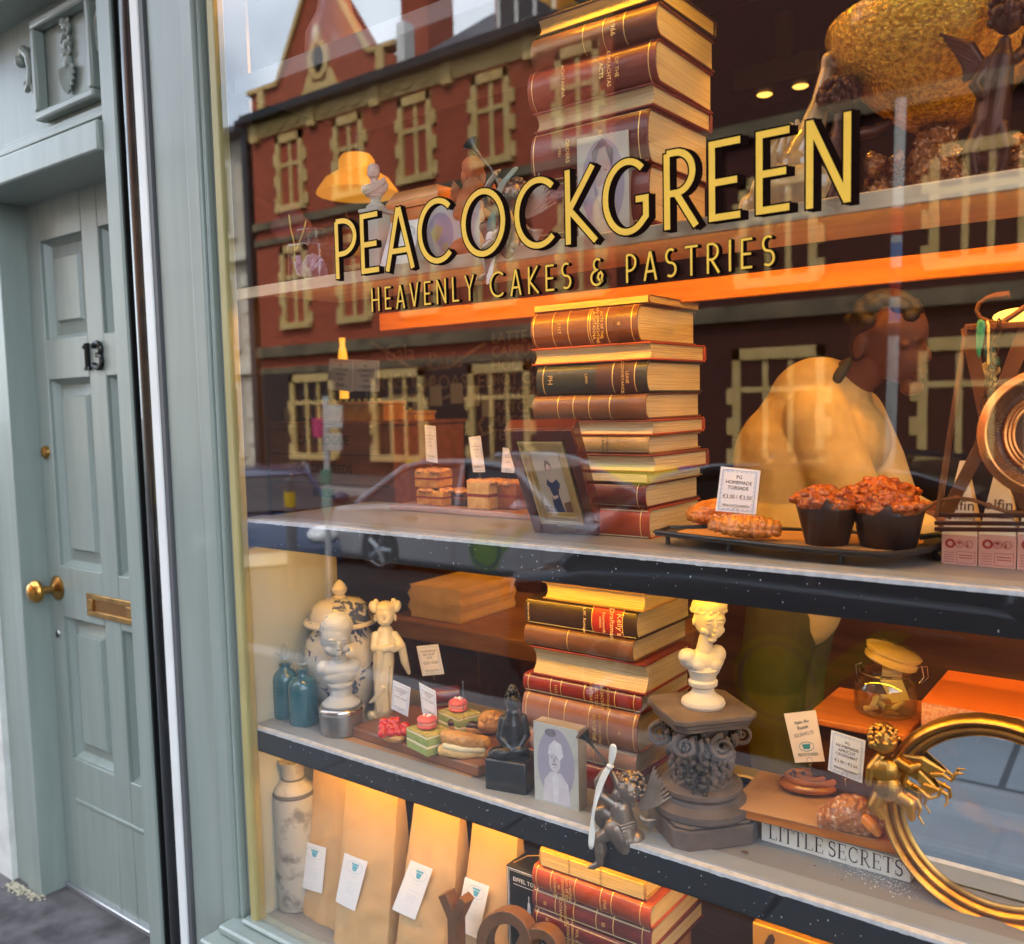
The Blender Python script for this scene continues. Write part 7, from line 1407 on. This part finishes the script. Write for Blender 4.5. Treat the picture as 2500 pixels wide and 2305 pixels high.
# amber shade glowing deeper in the shop
f = Fig(700, 378, Y=.75); t = f.thing('amber_lampshade', 'hat shaped amber glass lamp shade glowing behind the white bust', 'lamp shade'); f.lathe(700, [(80, 380), (78, 374), (62, 352), (40, 338), (36, 336), (35, 316), (28, 306), (0, 304), (0, 308), (24, 310), (32, 318), (33, 338), (58, 356), (76, 378)], 48); f.build('glass_shade', mat('shade_amber', (.75, .36, .04), .4, emis=(1, .40, .03), estr=.16), t, vox=0)
f.m.ell(f.w(700, 322), 9*f.s); f.build('bulb', emit('shade_bulb_amber', (1, .45, .06), 420), t, vox=0)
f.m.tube([f.w(700, 304), f.w(700, -60)], .003, 6); f.build('cord', black_paint, t, vox=0)
# jug standing on the pale top shelf
f = Fig(660, 146, Y=.16); f.b.z = 2.1822; t = f.thing('pale_vase', 'pale violet vase standing on the uppermost shelf', 'vase'); f.lathe(660, [(0, 140), (48, 140), (62, 112), (58, 70), (36, 30), (30, 0), (36, -20), (0, -20)], 32); f.build('vase', mat('pale_violet_glaze', (.26, .18, .20), .3, col2=(.3, .2, .16), nscale=6), t, vox=0)
# ================================================================ window bed
ZB = .3902
f = Fig(576, 1772, ZB); f.b = f.b+Vector((.0, .012, 0)); f.M = XF(f.b, rz=f.rz); t = f.thing('churn_vase', 'tall grey milk churn vase printed with faded plants beside the kraft bags', 'vase')
gv = mat('churn_glaze', (.46, .43, .37), .45, col2=(.20, .19, .17), nscale=26, lo=.52, hi=.66, bump=.1, bscale=50)
f.lathe(576, [(0, 1772), (37, 1772), (40, 1768), (40, 1545), (37, 1534), (26, 1524), (21, 1518), (21, 1498), (27, 1486), (28, 1482), (24, 1482), (0, 1500)], 40); f.build('vase_body', gv, t, vox=0)
f.lathe(576, [(21.5, 1519), (23, 1517), (21.5, 1515)], 30); f.lathe(576, [(40.2, 1548), (41, 1545), (39, 1540)], 30); f.build('ring', mat('churn_ring', (.12, .11, .10), .5), t, vox=0)
kraft = mat('kraft', (.52, .31, .12), .75, col2=(.44, .25, .09), nscale=12); kr2 = mat('kraft_bag', (.66, .43, .21), .6, col2=(.54, .33, .14), nscale=7, bump=.3, bscale=16, lo=.3, hi=.75)
def kraft_bag(lab, xl, xr, yb_, ztop, lquad, y0, lean, xtl, xtr):
    """xl, xr: picture x of the foot at the front; xtl, xtr: of the front top edge"""
    A_, B_ = P(xl, yb_, y0), P(xr, yb_, y0); x0, x1 = A_.x, B_.x; t = T('kraft_bag', lab, 'paper bag', ((x0+x1)/2, y0, ZB), 'kraft bags with white labels')
    H = ztop-ZB; n_ = 30; d0 = .075; vs = []; cols = 19
    tx0, tx1 = P(xtl, 1560, y0+lean).x, P(xtr, 1560, y0+lean).x
    for i in range(n_+1):
        v = i/n_; z = ZB+H*v; a_ = x0+(tx0-x0)*v; b_ = x1+(tx1-x1)*v; d = d0*(1-.82*v**1.6); yf = y0+lean*v; g = .012*math.sin(math.pi*min(1, v*1.15))
        ring = []
        for k in range(cols): u = k/(cols-1); ring.append((a_+(b_-a_)*u, yf-.006*math.sin(math.pi*u)*(1-v)+.0016*fbm(u*4+xl, v*6)-(abs(fbm(u*2.6+v*2+xl*.1, v*6-u*2.5, xl))**.5)*.008*(1.1-v)+.007*max(0, abs(u-.5)*2-.86)*7*(1-v), z))
        ring += [(b_-g*.4, yf+d*.5, z), (b_, yf+d, z)]
        for k in range(cols-2, 0, -1): u = k/(cols-1); ring.append((a_+(b_-a_)*u, yf+d+.002*fbm(u*5, v*5+xl), z))
        ring += [(a_, yf+d, z), (a_+g*.4, yf+d*.5, z)]
        vs += ring
    R_ = len(ring); fs = [(i*R_+k, i*R_+(k+1) % R_, (i+1)*R_+(k+1) % R_, (i+1)*R_+k) for i in range(n_) for k in range(R_)]+[tuple(range(R_-1, -1, -1)), tuple(n_*R_+k for k in range(R_))]
    m = MB(); m.add(vs, fs); m.build('bag', kr2, t, smooth=22)
    p0 = Vector((x0, y0-.0085, ZB)); nrm = Vector((0, -H, lean)).normalized()
    q = [onplane(x, y, p0, nrm)+nrm*.0012 for x, y in lquad]
    tl, tr, br_, bl = q; U3 = lambda u, v: bl+(br_-bl)*u+(tl-bl)*v+((tr-tl)-(br_-bl))*u*v+nrm*(.0022-.0012*(2*u-1)**2)
    m = MB(); g = 6; pts = [U3(i/g, j/g)-nrm*.0004 for j in range(g+1) for i in range(g+1)]; m.add(pts, [(j*(g+1)+i, j*(g+1)+i+1, (j+1)*(g+1)+i+1, (j+1)*(g+1)+i) for j in range(g) for i in range(g)]); o = m.build('white_label', mat('label_white', (.86, .86, .87), .5), t, smooth=0); k = o.modifiers.new('s', 'SOLIDIFY'); k.thickness = .0002
    def lay3(mb): mb.v = [U3(v.x, v.z)-nrm*v.y*.3 for v in mb.v]; return mb
    m = MB(); m.prism([(.40, .88), (.72, .88), (.70, .84), (.42, .84)], .0004); m.prism([(.44, .83), (.69, .83), (.63, .73), (.50, .73)], .0004); m.ribbon([(.56, .84), (.56, .73)], .02, -.0008, th=.0004); lay3(m).build('cup_print', mat('label_cyan', (.10, .42, .58), .6, col2=(.2, .5, .62), nscale=90), t, smooth=0)
    m = MB(); m.ribbon(arc(.55, .805, .34, .115, 0, 360, 28)[:-1], .012, 0, closed=True, th=.0004)
    for j, (v, w_) in enumerate(((.62, .3), (.48, .5), (.40, .44), (.36, .5), (.32, .4), (.28, .46), (.18, .08))): m.ribbon([(.55-w_/2, v), (.55+w_/2, v)], .006, 0, th=.0004)
    lay3(m).build('fine_print', mat('label_fine', (.55, .68, .74), .6), t, smooth=0)
cv5 = lambda *q: [(440.9+x*.28, 1442.9+y*.28) for x, y in q]
kraft_bag('kraft paper bag with a white cup label, next to the milk churn vase', 592, 672, 1818, .745, cv5((545, 718), (710, 772), (680, 1090), (518, 1042)), .085, .055, 621, 690)
kraft_bag('kraft paper bag with a white cup label, overlapping its neighbour by the churn', 652, 752, 1852, .735, cv5((838, 805), (1000, 868), (910, 1215), (775, 1145)), .055, .055, 683, 781)
kraft_bag('kraft paper bag with a white cup label, behind the wooden letter Y', 766, 872, 1890, .725, cv5((1300, 855), (1455, 918), (1330, 1275), (1170, 1200)), .055, .06, 813, 900)
kraft_bag('kraft paper bag with a white cup label, beside the black tower box', 884, 985, 1930, .715, cv5((1680, 972), (1850, 1040), (1770, 1410), (1610, 1330)), .06, .06, 925, 1012)
# wooden letters
lw = mat('letter_wood', (.20, .085, .03), .55, col2=(.13, .05, .018), nscale=14, bump=.3, bscale=60)
def wood_letter(lab, strokes, Y, group='free standing wooden letters'):
    p = P(*strokes[0][0][0], Y); t = T('wooden_letter', lab, 'wooden letter', (p.x, Y, ZB), group); m = MB()
    for i, (pts, wd, cl) in enumerate(strokes):
        s_ = mpp(P(*pts[0], Y)); m.ribbon([(P(x, y, Y).x, P(x, y, Y).z) for x, y in pts], wd*s_, Y-.0005*i, closed=cl, th=.026-.0007*i)
    m.build('letter_body', lw, t, bevel=.0015)
zl_ = lambda x: x
wood_letter('brown wooden letter Y standing before the kraft bags', [([(864, 1752), (884, 1800), (886, 1935)], 24, False), ([(906, 1762), (888, 1800), (884, 1830)], 18, False)], .028)
wood_letter('brown wooden ring letter O standing before the black box', [([(985+44*math.cos(rad(k*15)), 1848+52*math.sin(rad(k*15))) for k in range(24)], 26, True)], .03)
wood_letter('smaller brown wooden round letter before the bottom books', [([(1050+34*math.cos(rad(k*15)), 1862+34*math.sin(rad(k*15))) for k in range(24)], 22, True)], .032)
# tower box
ya = .085; a = P(991, 1700, ya); b = P(1075, 1722, ya); zt_ = P(992, 1692, ya).z
t = T('tower_box', 'black box with a white drawing of an iron tower, titled EIFFEL TOWER', 'box', (a.x, ya, ZB)); bb = mat('black_card', (.012, .012, .014), .4)
m = MB(); m.box((a.x, ya, ZB), (b.x, ya+.075, zt_)); m.build('carton', bb, t, bevel=.001); wp = mat('white_print', (.70, .72, .76), .6)
wd = b.x-a.x; cx_ = a.x+wd*.52; e = ya-.0004; m = MB(); m.ribbon([(a.x+.003, ZB), (a.x+.003, zt_-.004), (b.x-.003, zt_-.004)], .0016, e, th=.0003); m.ribbon([(a.x+.006, ZB), (a.x+.006, zt_-.007), (b.x-.006, zt_-.007)], .0005, e, th=.0003)
m.text('EIFFEL TOWER', .0105, XF((cx_, ya-.0004, zt_-.022))); m.ribbon([(a.x+.016, zt_-.031), (b.x-.006, zt_-.031)], .0008, e, th=.0003)
z0 = zt_-.045; m.ribbon([(cx_, z0), (cx_, z0-.03)], .0016, e, th=.0003); m.prism([(cx_-.002, z0-.012), (cx_+.002, z0-.012), (cx_+.004, z0-.03), (cx_-.004, z0-.03)], .0003, XF((0, e-.0002, 0)))
for k in range(14): z = z0-.03-k*.008; w_ = .004+k*.0006; m.ribbon([(cx_-w_, z), (cx_+w_, z-.008)], .0012, e-.0001, th=.0002); m.ribbon([(cx_+w_, z), (cx_-w_, z-.008)], .0012, e-.0004, th=.0002); m.ribbon([(cx_-w_, z), (cx_-w_-.0006, z-.008)], .0012, e-.0007, th=.0002); m.ribbon([(cx_+w_, z), (cx_+w_+.0006, z-.008)], .0012, e-.001, th=.0002)
for k in range(7): m.ribbon(arc(b.x-.014+random.uniform(-.004, .004), z0-.062+random.uniform(-.012, .012), .004, .004, 0, 300, 10), .0007, e-.0001*k, th=.0001)
m.build('tower_print', wp, t, smooth=0); m = MB(); m.tube([(a.x+.008, ya+.012, zt_+.0004), (a.x+.014, ya+.045, zt_+.0004), (a.x+.03, ya+.058, zt_+.0004), (b.x-.03, ya+.058, zt_+.0004), (b.x-.008, ya+.03, zt_+.0004)], .0008, 6); m.build('gold_line', gold_leaf, t, smooth=0)
# tan wooden box under the books, driftwood, printed tin
slab('book_plinth', 'tan wooden block under the bottom stack of books', 'block', wood_md, P(1062, 1905, YB).x, P(1272, 1905, YB).x, YB+.01, YB+.15, ZB, P(1272, 1906, YB).z-.001, .002)
f = Fig(1414, 1900, Y=.16); t = f.thing('bark_stump', 'pale knotted stump of bark standing at the bottom beside the books', 'stump'); f.b.z = ZB; f.by = 1960; f.M = XF(f.b, rz=f.rz)
f.c([(1412, 1955, 0), (1416, 1880, 0), (1410, 1830, 0), (1416, 1784, 0)], [38, 34, 30, 26]); [f.e(1412+random.uniform(-22, 22), 1790+random.uniform(0, 150), 9, 16, 9, -20+random.uniform(-6, 20)) for k in range(22)]; f.build('stump', mat('bark', (.36, .28, .19), .8, col2=(.14, .10, .06), nscale=18, bump=.8, bscale=40), t, vox=1.6, sm=1, disp=(.012, .014))
ya = .10; a, b = P(1472, 1840, ya), P(1640, 1880, ya); zt_ = P(1478, 1806, ya).z; t = T('printed_tin', 'gold brown tin printed with dark silhouettes at the bottom edge', 'tin', (a.x, ya, ZB)); m = MB(); m.box((a.x, ya, ZB), (b.x, ya+.12, zt_)); m.build('tin_body', mat('tin_gold', (.46, .26, .06), .3, .4, col2=(.34, .17, .04), nscale=20), t, bevel=.003)
m = MB(); e = ya-.0005; h = .05
m.prism([(a.x+.02, zt_-h), (a.x+.018, zt_-.03), (a.x+.026, zt_-.012), (a.x+.032, zt_-.008), (a.x+.036, zt_-.016), (a.x+.033, zt_-.026), (a.x+.04, zt_-.036), (a.x+.044, zt_-h)], .0003, XF((0, e, 0))); m.prism([(a.x+.05, zt_-h), (a.x+.052, zt_-.024), (a.x+.07, zt_-.014), (a.x+.10, zt_-.016), (b.x-.01, zt_-.026), (b.x-.01, zt_-h)], .0003, XF((0, e-.0002, 0))); m.build('silhouette_print', mat('sil_dark', (.03, .015, .008), .5), t, smooth=0)
